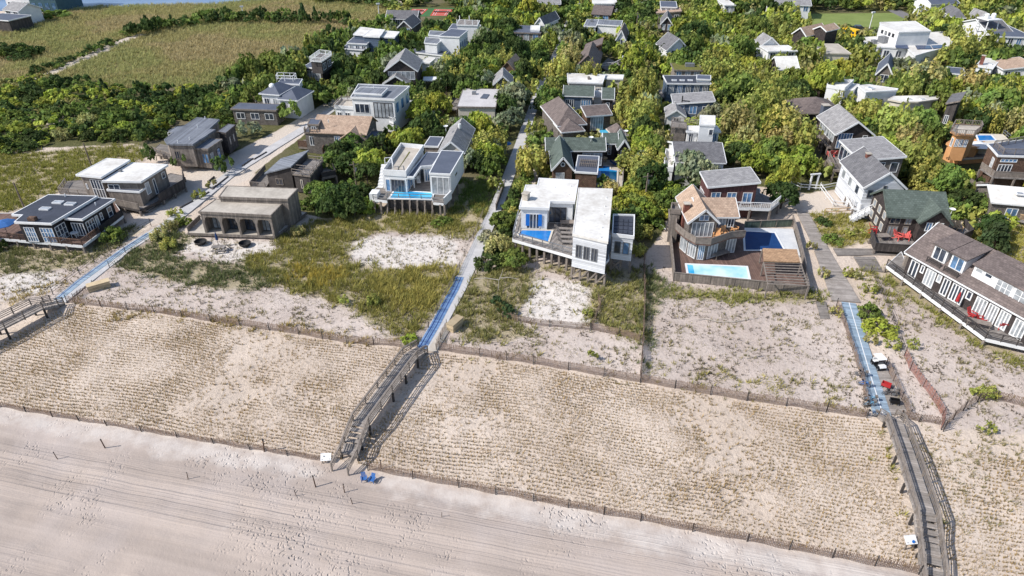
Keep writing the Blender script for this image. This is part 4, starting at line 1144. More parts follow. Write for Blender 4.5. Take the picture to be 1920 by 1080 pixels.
for a in ((1264, 151), (1279, 151), (1294, 151)): h.skylight(*a, 4.85)
h.flat(h.pp([(1305, 150), (1333, 151), (1333, 143), (1306, 142)], 5.4), 4.6, 5.4, 'white', 'slate', 'white', 0.2)
h.deck(h.pp([(1230, 182), (1340, 186), (1340, 170), (1228, 168)], 0.8), 0.8, 'deck', 3)
h, w = simple('cottage', 'small house with a planted green sod roof behind the black roof', 'the sod-roofed house', (1263, 133), (1318, 134), (1317, 121), 4.4, 'flat', 'cedar', 'sod', 'cedar', front=3)
h.roofbox(1293, 124, 4.7, 2.2, 1.2, 0.7, 'metal')
h, w = simple('cottage', 'light grey-roofed cottage with stovepipe and dark porch below', 'the stovepipe cottage', (1262, 196), (1340, 199), (1341, 181), 4.2, 'shed', 'bluewall', 'lightshingle', 'white', zr=0.9, front=3)
x, y = h.L(1279, 189, 4.9); MB().tube((x, y, 4.5), (x, y, 6.0), 0.12).tube((x, y, 5.0), (x + 1.6, y - 0.2, 4.9), 0.1).build('stovepipe', 'blackmetal', h.o)
w2 = h.gable(h.prect((1249, 219), (1287, 217), (1285, 203), 3.2), 0, 3.2, 4.4, 'y', 'white', 'lightshingle', 'white'); h.win(w2, 0, 0.35, 0.7, 1.4, 2.8, 2, 1)
h, w = simple('house', 'white stepped cube house with rooftop deck rail among trees', 'the white stepped cube house', (1287, 249), (1352, 249), (1350, 238), 4.6, 'flat', 'white', 'whiteroof', 'white', front=4)
w2 = h.flat(h.pp([(1311, 236), (1341, 237), (1341, 219), (1312, 218)], 6.8), 0, 6.8, 'white', 'whiteroof', 'white', 0.1); h.win(w2, 1, 0.1, 0.5, 5.2, 6.4)
h.win(w2, 0, 0.66, 0.96, 5.0, 6.2, 1, 1)
h.flat(h.pp([(1258, 240), (1287, 243), (1287, 231), (1259, 228)], 5.0), 0, 5.0, 'greywall', 'deck', 'rail', 0.1)
h.rail([h.L(1258, 240, 5.2), h.L(1287, 243, 5.2)], 5.2, 0.9, 'rail', 'bars'); h.rail([h.L(1259, 228, 5.2), h.L(1308, 233, 5.2)], 5.2, 0.9, 'rail', 'bars')
h, w = simple('house', 'white house with wide slate-grey roof half hidden by a silvery tree', 'the wide slate roof', (1266, 304), (1362, 306), (1361, 267), 4.6, 'gable', 'white', 'greyshingle', 'white', zr=1.6)
h.flat(h.pp([(1243, 320), (1262, 322), (1264, 288), (1247, 286)], 3.0), 0, 3.0, 'white', 'whiteroof', 'white', 0.1, lip=0.6)
st = MB(); a = h.L(1240, 325, 0)
for k in range(8): st.box(a[0] - 0.3 * k, a[0] - 0.3 * k + 0.32, a[1] - 0.4, a[1] + 1.2, 0, max(0.2, 2.6 - 0.32 * k))
st.build('stair', 'white', h.o)
# red-brown house
h, w = simple('house', 'red-brown house with pale shingled shed roof and white deck rail', 'the red-brown house', (1327, 353), (1424, 354), (1417, 325), 5.2, 'shed', 'redwall', 'lightshingle', 'white', zr=0.9, front=3, wz=(0.3, 2.2), glass='blueglass', n=2)
h.deck(h.pp([(1312, 362), (1330, 388), (1445, 392), (1462, 378), (1424, 362), (1425, 354), (1318, 340)], 2.2), 2.2, 'deck', 2.6, 'white')
h.rail([h.L(1318, 345, 2.2), h.L(1312, 362, 2.2), h.L(1330, 388, 2.2), h.L(1445, 392, 2.2), h.L(1462, 378, 2.2)], 2.2, 1.0, 'white', 'pickets')

# ---------------- two-storey octagonal beach house
h = House('beach_house', 'two-storey beach house with tan roofs, octagonal balcony and brown pool deck', 'the octagonal beach house', (1290, 413), (1344, 413), (1307, 366), 6.2)
r1 = h.prect((1286, 417), (1346, 416), (1308, 368), 6.0)
r1 = [(0.0, r1[0][1]), (r1[1][0] - r1[0][0], r1[0][1]), (r1[1][0] - r1[0][0], r1[2][1]), (0.0, r1[2][1])]
w1 = h.gable(r1, 3.4, 6.0, 7.8, 'y', 'greywall', 'tanshingle', 'white')
h.win(w1, 0, 0.1, 0.9, 3.5, 5.8, 5, 1, 'white', 'paleglass', 'sliding_door'); h.win(w1, 0, 0.32, 0.68, 6.05, 7.0, 2, 1, 'white', 'blueglass')
x1_ = r1[1][0]; ww = h.L(1396, 411, 6.0)[0] - 0.5
y0_ = r1[0][1] + 1.6
rw = h.rect(x1_ - 3.0, ww, y0_, r1[2][1] - 0.6)
w2 = h.gable(rw, 3.4, 6.0, 7.4, 'x', 'greywall', 'tanshingle', 'white')
h.win(w2, 0, 0.42, 0.5, 4.0, 5.6, 1, 1); h.win(w2, 0, 0.55, 0.75, 3.5, 5.7, 2, 1, 'white', 'paleglass', 'sliding_door'); h.win(w2, 0, 0.8, 0.97, 4.2, 5.6, 2, 1)
bal = h.pp([(1266, 430), (1283, 445), (1304, 457), (1332, 459), (1370, 446), (1396, 444), (1396, 420), (1300, 390), (1272, 390)], 3.5)
d = MB().poly(bal, 3.3, 3.5).build('balcony', 'browndeck', h.o)
h.occ(bal, 0, 6)
bp = [h.L(*q_, 3.5) for q_ in ((1272, 392), (1266, 430), (1283, 445), (1304, 457), (1332, 459), (1370, 446), (1396, 444))]
h.rail(bp, 3.5, 1.0, 'rail', 'board')
gf = offset_poly(bal, 0.9)
MB().poly(gf, 0.4, 3.29).build('wall', 'greywall', h.o)
for pxy, n_, (u0, u1), g in (((1293, 453), 3, (0.05, 0.95), 'paleglass'), ((1318, 460), 3, (0.15, 0.85), 'blueglass'), ((1350, 455), 3, (0.1, 0.6), 'paleglass'), ((1383, 447), 3, (0.1, 0.95), 'paleglass'), ((1274, 440), 2, (0.1, 0.9), 'glass')):
    h.win(gf, edge_of(gf, h, *pxy, 3.5), u0, u1, 0.5, 2.9, n_, 1, 'white', g, 'sliding_door')
h.chimney(1287, 390, 6.6, 0.75, 0.7, 'brick', 3.4)
h.flat(h.pp([(1256, 400), (1276, 402), (1278, 388), (1258, 387)], 5.2), 0.4, 5.2, 'cedar', 'deck', 'rail', 0.1, lip=0.5)
h.deck(h.pp([(1257, 432), (1262, 518), (1420, 533), (1512, 541), (1490, 470), (1395, 470), (1395, 440), (1300, 440), (1270, 400)], 0.4), 0.4, 'browndeck', 0)

# ---------------- long row house on the right
h = House('row_house', 'long brown-roofed beach row house with dormers, white sliding doors and railed deck', 'the long row house', (1697, 470), (1860, 560), (1765, 430), 4.4)
zE = 4.4
A = h.L(1697, 470, zE); 
D_ = 9.5
Lx = h.W * 1.55
rc = h.rect(0, Lx, 0, D_)
w1 = h.gable(rc, 1.0, zE, 7.6, 'x', 'darkshingle', 'brownshingle', 'white', over=0.5)
n_ = 10
spec = [(0.03, 0.1, 2, 'd'), (0.115, 0.145, 1, 'w'), (0.16, 0.24, 3, 'd'), (0.25, 0.285, 1, 'w'), (0.3, 0.355, 2, 'd'), (0.37, 0.47, 4, 'd'), (0.48, 0.52, 1, 'w'), (0.55, 0.63, 3, 'd'), (0.64, 0.71, 3, 'd'), (0.72, 0.79, 3, 'd'), (0.82, 0.9, 3, 'd')]
for u0, u1, nn, k_ in spec:
    h.win(w1, 0, u0, u1, 1.1 if k_ == 'd' else 2.4, 3.6, nn, 1, 'white', 'glass' if nn != 3 else 'paleglass', 'sliding_door' if k_ == 'd' else 'window', fw=0.16)
# dormers
for u0, u1, g in ((0.16, 0.26, 'glass'), (0.29, 0.39, 'blueglass')):
    xa, xb = Lx * u0, Lx * u1
    m = MB().prism([(0.9, zE + 0.4), (D_ * 0.5, 7.2), (D_ * 0.5, 7.5), (0.9, 6.9)], xa, xb, 'x')
    dm = m.build('dormer', 'white', h.o)
    MB().prism([(0.55, 6.86), (D_ * 0.5, 7.62), (D_ * 0.5, 7.8), (0.55, 7.02)], xa - 0.25, xb + 0.25, 'x').build('dormer_roof', 'brownshingle', dm)
    wd = [(xa, 0.9), (xb, 0.9), (xb, 3), (xa, 3)]
    f = h.win(wd, 0, 0.08, 0.92, 4.9, 6.7, 2, 1, 'white', g); f.parent = dm
    h.rail([(xa, 0.25), (xb, 0.25)], zE - 0.1, 0.8, 'darkrail', 'bars', parent=dm)
xa, xb = Lx * 0.44, Lx * 0.86
m = MB().prism([(1.2, zE + 0.5), (D_ * 0.5, 7.3), (D_ * 0.5, 7.55), (1.2, 6.7)], xa, xb, 'x'); dm = m.build('dormer', 'white', h.o)
MB().prism([(0.9, 6.66), (D_ * 0.5, 7.7), (D_ * 0.5, 7.86), (0.9, 6.82)], xa - 0.2, xb + 0.2, 'x').build('dormer_roof', 'brownshingle', dm)
wd = [(xa, 1.2), (xb, 1.2), (xb, 3), (xa, 3)]
for u0, u1 in ((0.03, 0.15), (0.18, 0.3)):
    h.win(wd, 0, u0, u1, 5.9, 6.5, 1, 1).parent = dm
for u0, u1 in ((0.38, 0.62), (0.66, 0.95)):
    h.win(wd, 0, u0, u1, 4.9, 6.5, 3, 2, 'white', 'paleglass').parent = dm
h.deck(h.pp([(1662, 498), (1847, 635), (1935, 655), (1935, 600), (1860, 580), (1697, 490), (1690, 472)], 1.0), 1.0, 'deck', 3.0, 'white')
h.rail([h.L(1662, 498, 1.0), h.L(1847, 635, 1.0), h.L(1935, 655, 1.0)], 1.0, 1.0, 'darkrail', 'bars')
h.box('storage_box', *[v for v in (h.L(1690, 497, 1.0)[0], h.L(1690, 497, 1.0)[0] + 2.0, h.L(1700, 502, 1.0)[1], h.L(1700, 502, 1.0)[1] + 1.3)], 1.0, 2.6, 'cedar')

# ---------------- green-roofed dark house
h = House('shingle_house', 'dark two-storey shingle house with green roof, cross gable and coral deck chairs', 'the dark green-roofed house', (1665, 404), (1783, 410), (1772, 372), 4.6)
rc = h.prect((1663, 404), (1783, 410), (1770, 372), 5.4)
rc = h.rect(0, h.W, 0, 8.0)
w1 = h.gable(rc, 0.8, 4.5, 6.9, 'x', 'darkshingle', 'greenshingle', 'greenshingle')
rg = h.rect(h.W * 0.47, h.W * 1.0, -1.2, 4.5)
w2 = h.gable(rg, 0.8, 4.4, 6.3, 'y', 'darkshingle', 'greenshingle', 'greenshingle')
h.win(w1, 0, 0.04, 0.22, 3.1, 4.3, 2, 1, 'rail'); h.win(w1, 0, 0.3, 0.42, 3.1, 4.3, 2, 1, 'rail'); h.win(w1, 0, 0.04, 0.22, 1.0, 2.8, 3, 1, 'rail', 'paleglass'); h.win(w1, 0, 0.3, 0.4, 1.0, 2.8, 1, 1, 'rail', 'paleglass')
h.win(w2, 0, 0.2, 0.42, 2.8, 4.2, 2, 1); h.win(w2, 0, 0.5, 0.8, 2.8, 4.2, 2, 1)
for u in (0.12, 0.42, 0.72):
    h.win(w1, 3, u, u + 0.16, 3.1, 4.3, 1, 1, 'cream', 'paleglass'); h.win(w1, 3, u, u + 0.16, 1.2, 2.5, 1, 1, 'cream', 'paleglass')
h.dish(1783, 400, 5.0)
h.deck(h.pp([(1632, 446), (1640, 466), (1707, 470), (1720, 440), (1800, 450), (1822, 436), (1800, 420), (1640, 425)], 0.9), 0.9, 'deck', 2.6, 'darkcedar')
h.rail([h.L(1632, 440, 0.9), h.L(1640, 466, 0.9), h.L(1707, 470, 0.9)], 0.9, 0.9, 'darkcedar', 'board')
h.rail([h.L(1790, 455, 0.9), h.L(1822, 440, 0.9), h.L(1806, 420, 0.9)], 0.9, 0.9, 'darkcedar', 'board')

# ---------------- white gable house with outside stair
h = House('house', 'white two-storey gable house with grey shingle roof and outside front stair', 'the white gable house', (1620, 351), (1702, 353), (1594, 319), 5.6)
rc = h.rect(0, h.W, 0, 11.0)
w1 = h.gable(rc, 0, 5.6, 8.0, 'y', 'whitesiding', 'greyshingle', 'white')
h.win(w1, 0, 0.1, 0.24, 3.6, 5.0, 1, 1, 'metal'); h.win(w1, 0, 0.46, 0.56, 3.6, 5.8, 1, 1, 'metal', 'glass', 'door'); h.win(w1, 0, 0.68, 0.84, 3.6, 5.0, 1, 2, 'white', 'blueglass')
for u in (0.1, 0.4, 0.7): h.win(w1, 3, u, u + 0.14, 3.2, 4.8, 1, 1, 'white')
st = MB()
xw = h.W
for k in range(11): st.box(xw * 0.5 - 0.42 * k, xw * 0.5 - 0.42 * k + 0.44, -1.2, 0.25, 3.3 - 0.3 * k - 0.25, 3.5 - 0.3 * k)
st.box(xw * 0.5, xw * 0.7, -1.2, 0.25, 3.2, 3.5)
s_ = st.build('stair', 'white', h.o)
m = MB(); m.bar((xw * 0.5, -1.2, 4.5), (xw * 0.5 - 4.6, -1.2, 1.2), 0.08, 0.14); m.bar((xw * 0.5, -1.2, 4.0), (xw * 0.5 - 4.6, -1.2, 0.7), 0.06, 0.06); m.bar((xw * 0.5, -1.2, 4.5), (xw * 0.7, -1.2, 4.5), 0.08, 0.12)
for k in range(6): m.bar((xw * 0.5 - 0.9 * k, -1.2, 3.3 - 0.65 * k), (xw * 0.5 - 0.9 * k, -1.2, 4.5 - 0.65 * k), 0.08)
m.build('railing', 'white', s_)
h.chimney(1626, 299, 7.2, 0.7, 1.0, 'brick', 5.0)
wd = h.pp([(1575, 345), (1600, 390), (1648, 394), (1640, 372), (1620, 372), (1596, 335), (1585, 330)], 1.6)
h.deck(wd, 1.6, 'deck', 2.0, 'white')
h.rail([h.L(1575, 340, 1.6), h.L(1600, 388, 1.6), h.L(1648, 392, 1.6)], 1.6, 1.0, 'white', 'bars')
h.posts([h.L(x_, y_, 0) for x_, y_ in ((1572, 350), (1580, 368), (1589, 384), (1598, 400), (1606, 410))], 0, 2.6, 0.22, 'white')

h, w = simple('house', 'light grey shed-roofed house above a deck of red chairs', 'the light grey shed-roofed house', (1613, 303), (1697, 304), (1691, 266), 5.6, 'shed', 'greywall', 'lightshingle', 'white', zr=0.8, front=3, n=1)
h.win(w, 3, 0.05, 0.9, 2.6, 5.2, 5, 1)
h.deck(h.pp([(1551, 298), (1564, 318), (1606, 322), (1614, 300), (1604, 284), (1556, 284)], 2.4), 2.4, 'deck', 2.4, 'rail')
h.rail([h.L(1552, 292, 2.4), h.L(1564, 316, 2.4), h.L(1606, 320, 2.4)], 2.4, 0.9, 'rail', 'bars')

h = House('house', 'dark house with pale gable roof and tall glazed gable front', 'the glazed-gable house', (1567, 251), (1642, 252), (1548, 228), 5.6)
w = h.gable(h.rect(0, h.W, 0, 10.5), 0, 5.6, 7.8, 'y', 'darkshingle', 'lightshingle', 'white', over=0.5)
h.win(w, 0, 0.04, 0.46, 2.6, 5.6, 5, 2, 'white', 'blueglass'); h.win(w, 0, 0.76, 0.9, 4.0, 5.2, 1, 1)
h.win(w, 3, 0.1, 0.9, 3.4, 5.2, 6, 1, 'white', 'paleglass')
h.deck(h.pp([(1528, 244), (1552, 275), (1604, 278), (1612, 266), (1570, 262), (1545, 236)], 2.5), 2.5, 'deck', 2.4, 'rail')
h.rail([h.L(1528, 240, 2.5), h.L(1552, 272, 2.5), h.L(1604, 275, 2.5)], 2.5, 0.9, 'rail', 'bars')
h = House('cottage', 'low brown hip-roofed cottage with a square grey chimney', 'the low hip-roofed cottage', (1500, 213), (1586, 213), (1560, 197), 3.6)
h.hip(h.rect(0, h.W, 0, 10), 0, 3.6, 5.6, 'darkshingle', 'brownshingle', 'cedar'); h.chimney(1547, 206, 5.0, 1.4, 1.0, 'slate', 3.4)
h = House('villa', 'row of white stucco cubes with dark windows below silvery trees', 'the white stucco cubes', (1586, 174), (1624, 186), (1640, 163), 4.6)
w = h.flat(h.pp([(1549, 164), (1583, 170), (1600, 155), (1553, 152)], 4.8), 0, 4.8, 'white', 'whiteroof', 'white', 0.1, lip=0.5)
w = h.flat(h.pp([(1583, 170), (1600, 171), (1612, 160), (1598, 158)], 4.2), 0, 4.2, 'white', 'whiteroof', 'white', 0.1)
w = h.flat(h.pp([(1623, 175), (1682, 171), (1684, 168), (1628, 160), (1608, 162)], 4.8), 0, 4.8, 'white', 'whiteroof', 'white', 0.15)
i = edge_of(w, h, 1650, 173, 4.8); h.win(w, i, 0.06, 0.16, 1.4, 3.6, 1, 1, 'darkrail'); h.win(w, i, 0.4, 0.62, 1.6, 3.2, 2, 1, 'darkrail'); h.win(w, i, 0.88, 0.97, 2.6, 3.4, 1, 1, 'darkrail')
h.skylight(1632, 166, 5.05, 1.6, 1.2)
h = House('house', 'low cottage under a long curved cream roof beside the white cubes', 'the curved cream roof', (1668, 192), (1755, 190), (1760, 182), 3.8)
cv = [(1664, 188), (1690, 193), (1722, 193), (1758, 188), (1762, 184), (1752, 181), (1710, 181), (1675, 182)]
w = h.flat(h.pp(cv, 3.8), 0, 3.8, 'cream', 'whiteroof', 'cream', 0.4); h.skylight(1705, 187, 4.0); h.skylight(1730, 187, 4.0)
h = House('house', 'tall narrow grey shed-roofed house at the edge of the thicket', 'the tall narrow shed house', (1774, 192), (1798, 196), (1790, 176), 6.0)
w = h.shed(h.rect(0, h.W, 0, 8), 0, 5.6, 6.6, 'x', 'darkcedar', 'greyshingle', 'cedar'); h.win(w, 0, 0.15, 0.6, 1.6, 3.4, 2, 1)

# ---------------- orange tower house
h = House('villa', 'orange stucco tower house with roof terrace above a railed white pool deck', 'the orange tower house', (1786, 250), (1830, 252), (1832, 236), 8.2)
tw = h.pp([(1782, 246), (1792, 252), (1826, 254), (1840, 243), (1838, 236), (1790, 233)], 7.6)
w1 = h.flat(tw, 2.6, 7.4, 'orange', 'concrete', 'orange', 0.5, 0.3)
h.rail([h.L(*q_, 7.8) for q_ in ((1782, 246), (1792, 252), (1826, 254), (1840, 243), (1838, 236), (1790, 233), (1782, 246))], 7.7, 1.0, 'rail', 'pickets')
i = edge_of(w1, h, 1808, 253, 7.6)
for u in (0.06, 0.38, 0.7): h.win(w1, i, u, u + 0.26, 5.2, 6.6, 2, 1, 'white', 'blueglass')
h.win(w1, edge_of(w1, h, 1787, 249, 7.6), 0.2, 0.8, 5.0, 6.6, 1, 1, 'white', 'paleglass')
bp = h.pp([(1774, 268), (1790, 276), (1836, 276), (1850, 262), (1790, 258)], 3.2)
h.flat(bp, 0, 2.9, 'orange', 'orange', 'orange', 0.3, 0.3)
w2 = h.flat(h.pp([(1776, 286), (1800, 296), (1850, 292), (1852, 276), (1790, 272)], 1.4), 0, 0.9, 'orange', 'deck', 'cream', 0.1)
pd = h.pp([(1830, 268), (1856, 272), (1905, 274), (1880, 252), (1836, 251)], 3.2)
h.deck(pd, 3.2, 'cream', 0, 'cream'); MB().poly(offset_poly(pd, 0.4), 0, 2.95).build('wall', 'cream', h.o)
h.rail([h.L(1864, 272, 3.2), h.L(1905, 274, 3.2), h.L(1880, 252, 3.2)], 3.2, 0.9, 'metal', 'two')
st = MB(); a = h.L(1764, 266, 0)
for k in range(9): st.box(a[0] + 0.3 * k, a[0] + 0.3 * k + 0.32, a[1], a[1] + 1.3, 0.05, 0.3 + 0.3 * k)
st.build('stair', 'brownwall', h.o)

# ---------------- brown shingle house at the right edge
h = House('shingle_house', 'brown shingle house with rooftop deck rails and grey wraparound balconies', 'the brown house with balconies', (1870, 294), (1940, 297), (1905, 262), 6.8)
w = h.flat(h.pp([(1870, 294), (1945, 296), (1935, 262), (1850, 272), (1858, 280)], 6.8), 0.5, 6.8, 'brownwall', 'slate', 'white', 0.25)
i = edge_of(w, h, 1905, 295, 6.8); h.win(w, i, 0.1, 0.55, 5.8, 6.4, 4, 1); h.win(w, i, 0.1, 0.48, 3.6, 5.4, 4, 1)
j = edge_of(w, h, 1862, 287, 6.8); h.win(w, j, 0.4, 0.75, 4.2, 6.0, 2, 2)
h.rail([h.L(1862, 276, 7.0), h.L(1880, 290, 7.0), h.L(1945, 291, 7.0)], 7.0, 1.0, 'rail', 'bars'); h.rail([h.L(1862, 276, 7.0), h.L(1930, 264, 7.0)], 7.0, 1.0, 'rail', 'bars')
bp = h.pp([(1838, 316), (1862, 332), (1945, 336), (1945, 322), (1875, 320), (1856, 304)], 3.4); h.deck(bp, 3.4, 'deck', 2.8)
h.rail([h.L(1838, 314, 3.4), h.L(1862, 331, 3.4), h.L(1945, 335, 3.4)], 3.4, 0.95, 'rail', 'board')
bp = h.pp([(1817, 346), (1830, 356), (1860, 352), (1850, 336)], 1.4); h.deck(bp, 1.4, 'deck', 2.0); h.rail([h.L(1817, 344, 1.4), h.L(1830, 354, 1.4), h.L(1860, 351, 1.4)], 1.4, 0.9, 'rail', 'board')

# ---------------- small white roofed shed at the right edge
h = House('cottage', 'small pale cottage with gambrel-like white roof and skylight at picture edge', 'the small white-roofed cottage', (1890, 380), (1935, 384), (1885, 358), 3.6)
w = h.gable(h.rect(-2.2, h.W, 0, 7), 0, 3.4, 4.8, 'x', 'greywall', 'whiteroof', 'white'); h.win(w, 0, 0.45, 0.8, 0.8, 2.6, 2, 1, 'white', 'blueglass'); h.skylight(1912, 364, 4.5); h.win(w, 3, 0.3, 0.6, 1.0, 2.6, 1, 1)
h.deck(h.pp([(1880, 405), (1935, 420), (1935, 400), (1890, 390)], 0.8), 0.8, 'deck', 2); h.rail([h.L(1882, 404, 0.8), h.L(1935, 418, 0.8)], 0.8, 0.9, 'tan', 'bars')
# ---------------- left rows inland
h = House('villa', 'white villa with grey hip roofs, round vent dome and lattice terrace', 'the white villa with dome vent', (486, 181), (550, 186), (560, 165), 4.4)
w = h.hip(h.prect((484, 176), (525, 178), (530, 160), 5.0), 0, 5.0, 6.6, 'white', 'slate', 'white'); h.wins(w, 0, 2, 2.4, 4.0)
w2 = h.hip(h.prect((516, 187), (560, 188), (558, 168), 4.2), 0, 4.2, 5.8, 'white', 'slate', 'white'); h.wins(w2, 0, 2, 1.6, 3.2)
h.flat(h.pp([(520, 158), (562, 160), (568, 150), (528, 147)], 5.0), 0, 5.0, 'white', 'slate', 'white', 0.2)
h.rail([h.L(519, 152, 5.2), h.L(550, 153, 5.2), h.L(556, 147, 5.2), h.L(522, 146, 5.2), h.L(519, 152, 5.2)], 5.2, 1.2, 'white', 'two')
x, y = h.L(510, 161, 6.2); MB().lathe((x, y, 6.0), [(0.7, 0), (0.68, 0.3), (0.5, 0.6), (0.25, 0.75), (0.05, 0.8)], 14).build('dome_vent', 'white', h.o)
h.deck(h.pp([(476, 190), (520, 198), (530, 188), (486, 178)], 1.6), 1.6, 'cream', 2.5)
h, w = simple('cottage', 'low grey flat-roofed cottage in front of the white dome-vent villa', 'the low grey cottage', (432, 206), (518, 209), (524, 197), 3.2, 'flat', 'greywall', 'slate', 'rail', front=3, wz=(1.0, 2.4))
h = House('villa', 'dark stepped house with white-railed roof terrace full of white chairs', 'the white-terrace dark house', (567, 127), (604, 131), (628, 118), 4.4)
w = h.flat(h.pp([(567, 127), (604, 131), (628, 117), (592, 113)], 4.4), 0.8, 4.4, 'darkcedar', 'slate', 'white', 0.3); h.win(w, 0, 0.1, 0.9, 1.4, 3.8, 5, 1, 'white', 'paleglass', 'sliding_door')
w2 = h.flat(h.pp([(581, 115), (603, 117), (622, 104), (600, 101)], 7.2), 4.4, 7.2, 'darkcedar', 'deck', 'white', 0.2); h.wins(w2, 1, 2, 5, 6.6)
h.rail([h.L(581, 115, 7.4), h.L(603, 117, 7.4), h.L(622, 104, 7.4), h.L(600, 101, 7.4), h.L(581, 115, 7.4)], 7.4, 1.0, 'white', 'pickets')
h.deck(h.pp([(563, 144), (598, 148), (606, 136), (570, 132)], 0.9), 0.9, 'deck', 2.4, 'rail')
h = House('villa', 'layered white-roofed house stepping down to the reed marsh', 'the layered white-roofed house', (660, 70), (745, 72), (750, 60), 5.0)
for q_, z_, ro in (([(662, 66), (688, 68), (702, 55), (676, 52)], 6.0, 'whiteroof'), ([(680, 69), (712, 71), (722, 57), (698, 55)], 6.2, 'whiteroof'), ([(714, 71), (740, 72), (750, 61), (724, 59)], 5.6, 'whiteroof')):
    w = h.flat(h.pp(q_, z_), 0, z_, 'bluewall', ro, 'white', 0.3)
w = h.flat(h.pp([(650, 82), (688, 84), (702, 73), (664, 70)], 4.6), 0, 4.6, 'white', 'slate', 'white', 0.3); h.wins(w, 0, 3, 2.8, 4.2)
w = h.flat(h.pp([(640, 92), (682, 95), (700, 83), (656, 80)], 3.2), 0, 3.2, 'white', 'slate', 'white', 0.3)
for k, (q_, n_) in enumerate((((720, 34), 'long grey gabled house beside the red tennis courts'),)):
    h, w = simple('house', n_, 'the grey house by the courts', (722, 35), (782, 36), (786, 27), 4.4, 'gable', 'greywall', 'greyshingle', 'white', front=4)
h, w = simple('house', 'grey gabled house with light eaves in front of the long grey one', 'the smaller grey gable', (744, 51), (772, 52), (778, 38), 4.4, 'gable', 'greywall', 'greyshingle', 'white', axis='y', front=2)

h = House('villa', 'big white modern villa with stacked grey roofs and glazed terrace front', 'the big white modern villa', (657, 183), (742, 188), (769, 165), 7.2)
w = h.flat(h.pp([(657, 185), (740, 189), (769, 164), (672, 160)], 7.2), 0.5, 7.2, 'white', 'greyroof', 'white', 0.25, lip=0.15)
i = edge_of(w, h, 700, 187, 7.2); h.win(w, i, 0.5, 0.95, 3.4, 6.6, 5, 1, 'darkrail', 'glass', 'sliding_door'); h.win(w, i, 0.05, 0.4, 4.2, 6.2, 3, 1)
j = edge_of(w, h, 755, 177, 7.2); h.wins(w, j, 3, 4.2, 6.4, n=1, glass='blueglass')
h.flat(h.pp([(662, 176), (716, 179), (728, 167), (676, 165)], 7.9), 7.2, 7.9, 'white', 'greyroof', 'white', 0.2)
w2 = h.flat(h.pp([(626, 203), (690, 207), (702, 190), (640, 188)], 4.0), 0, 4.0, 'white', 'concrete', 'white', 0.2, lip=0.4); h.wins(w2, 0, 4, 1.4, 3.2)
h.rail([h.L(626, 203, 4.3), h.L(640, 188, 4.3), h.L(690, 191, 4.3)], 4.3, 0.9, 'rail', 'bars')
h.deck(h.pp([(690, 212), (738, 230), (772, 200), (775, 188), (742, 192), (700, 196)], 2.8), 2.8, 'white', 0, 'white'); MB().poly(h.pp([(692, 211), (737, 228), (770, 200), (742, 194), (704, 198)], 2.8), 0, 2.57).build('wall', 'white', h.o)
h.rail([h.L(690, 212, 2.8), h.L(738, 230, 2.8), h.L(774, 198, 2.8)], 2.8, 0.9, 'white', 'pickets')
h.vent(701, 166, 8.1)

h = House('shingle_house', 'tall dark-gabled shingle house with white window band and lower front gable', 'the tall grey gabled house', (722, 133), (782, 133), (784, 112), 6.0)
w = h.gable(h.prect((720, 132), (783, 134), (782, 112), 6.0), 0, 6.0, 8.6, 'y', 'darkshingle', 'lightshingle', 'white')
h.win(w, 0, 0.08, 0.94, 3.8, 5.8, 6, 1, 'white', 'paleglass')
w = h.gable(h.prect((716, 158), (768, 158), (772, 144), 3.6), 0, 3.6, 5.4, 'y', 'darkshingle', 'lightshingle', 'white')
h = House('pergola', 'white flat-roofed poolside pergola on posts beside the tall grey gable', 'the white pergola', (793, 151), (828, 152), (825, 145), 3.0, 'pergola')
rc = h.pp([(793, 151), (828, 152), (826, 144), (794, 144)], 3.0)
MB().poly(rc, 2.85, 3.05).build('roof', 'white', h.o); h.posts(offset_poly(rc, 0.4), 0, 2.85, 0.2); h.occ(rc, 0, 3)

h = House('villa', 'wide white modern villa of stepped boxes with grey roofs and sun deck', 'the stepped white villa', (795, 78), (870, 84), (878, 60), 7.0)
w = h.flat(h.pp([(822, 69), (862, 71), (878, 58), (846, 55)], 7.4), 0, 7.4, 'white', 'slate', 'white', 0.2); h.wins(w, 1, 4, 4, 6, n=1, glass='blueglass')
w = h.flat(h.pp([(795, 82), (820, 84), (836, 72), (798, 71)], 6.0), 0, 6.0, 'white', 'greyroof', 'white', 0.2)
w = h.flat(h.pp([(836, 77), (862, 79), (866, 70), (824, 68)], 5.6), 0, 5.6, 'white', 'slate', 'white', 0.2); h.win(w, 0, 0.3, 0.8, 2.6, 4.8, 3, 1, 'darkrail')
w = h.flat(h.pp([(803, 67), (835, 69), (842, 61), (806, 59)], 6.8), 0, 6.8, 'white', 'greyroof', 'white', 0.2)
w = h.flat(h.pp([(766, 98), (832, 106), (846, 95), (770, 93)], 3.4), 0, 3.4, 'white', 'slate', 'white', 0.3); h.win(w, 0, 0.74, 0.96, 1.8, 2.9, 3, 1)
h.deck(h.pp([(836, 94), (866, 95), (872, 86), (840, 84)], 2.6), 2.6, 'concrete', 0, 'white')
h, w = simple('shed', 'small white-roofed shed showing between bright green tree crowns', 'the white-roofed shed', (788, 119), (806, 120), (812, 110), 3.0, 'flat', 'white', 'whiteroof', 'white', cat='shed')
h = House('villa', 'white villa with dark roof terrace and slim white posts', 'the white villa with terrace posts', (840, 58), (896, 60), (900, 42), 5.0)
w = h.flat(h.pp([(840, 57), (896, 60), (902, 48), (848, 46)], 4.8), 0, 4.8, 'white', 'slate', 'white', 0.2); h.wins(w, 0, 5, 1.6, 4)
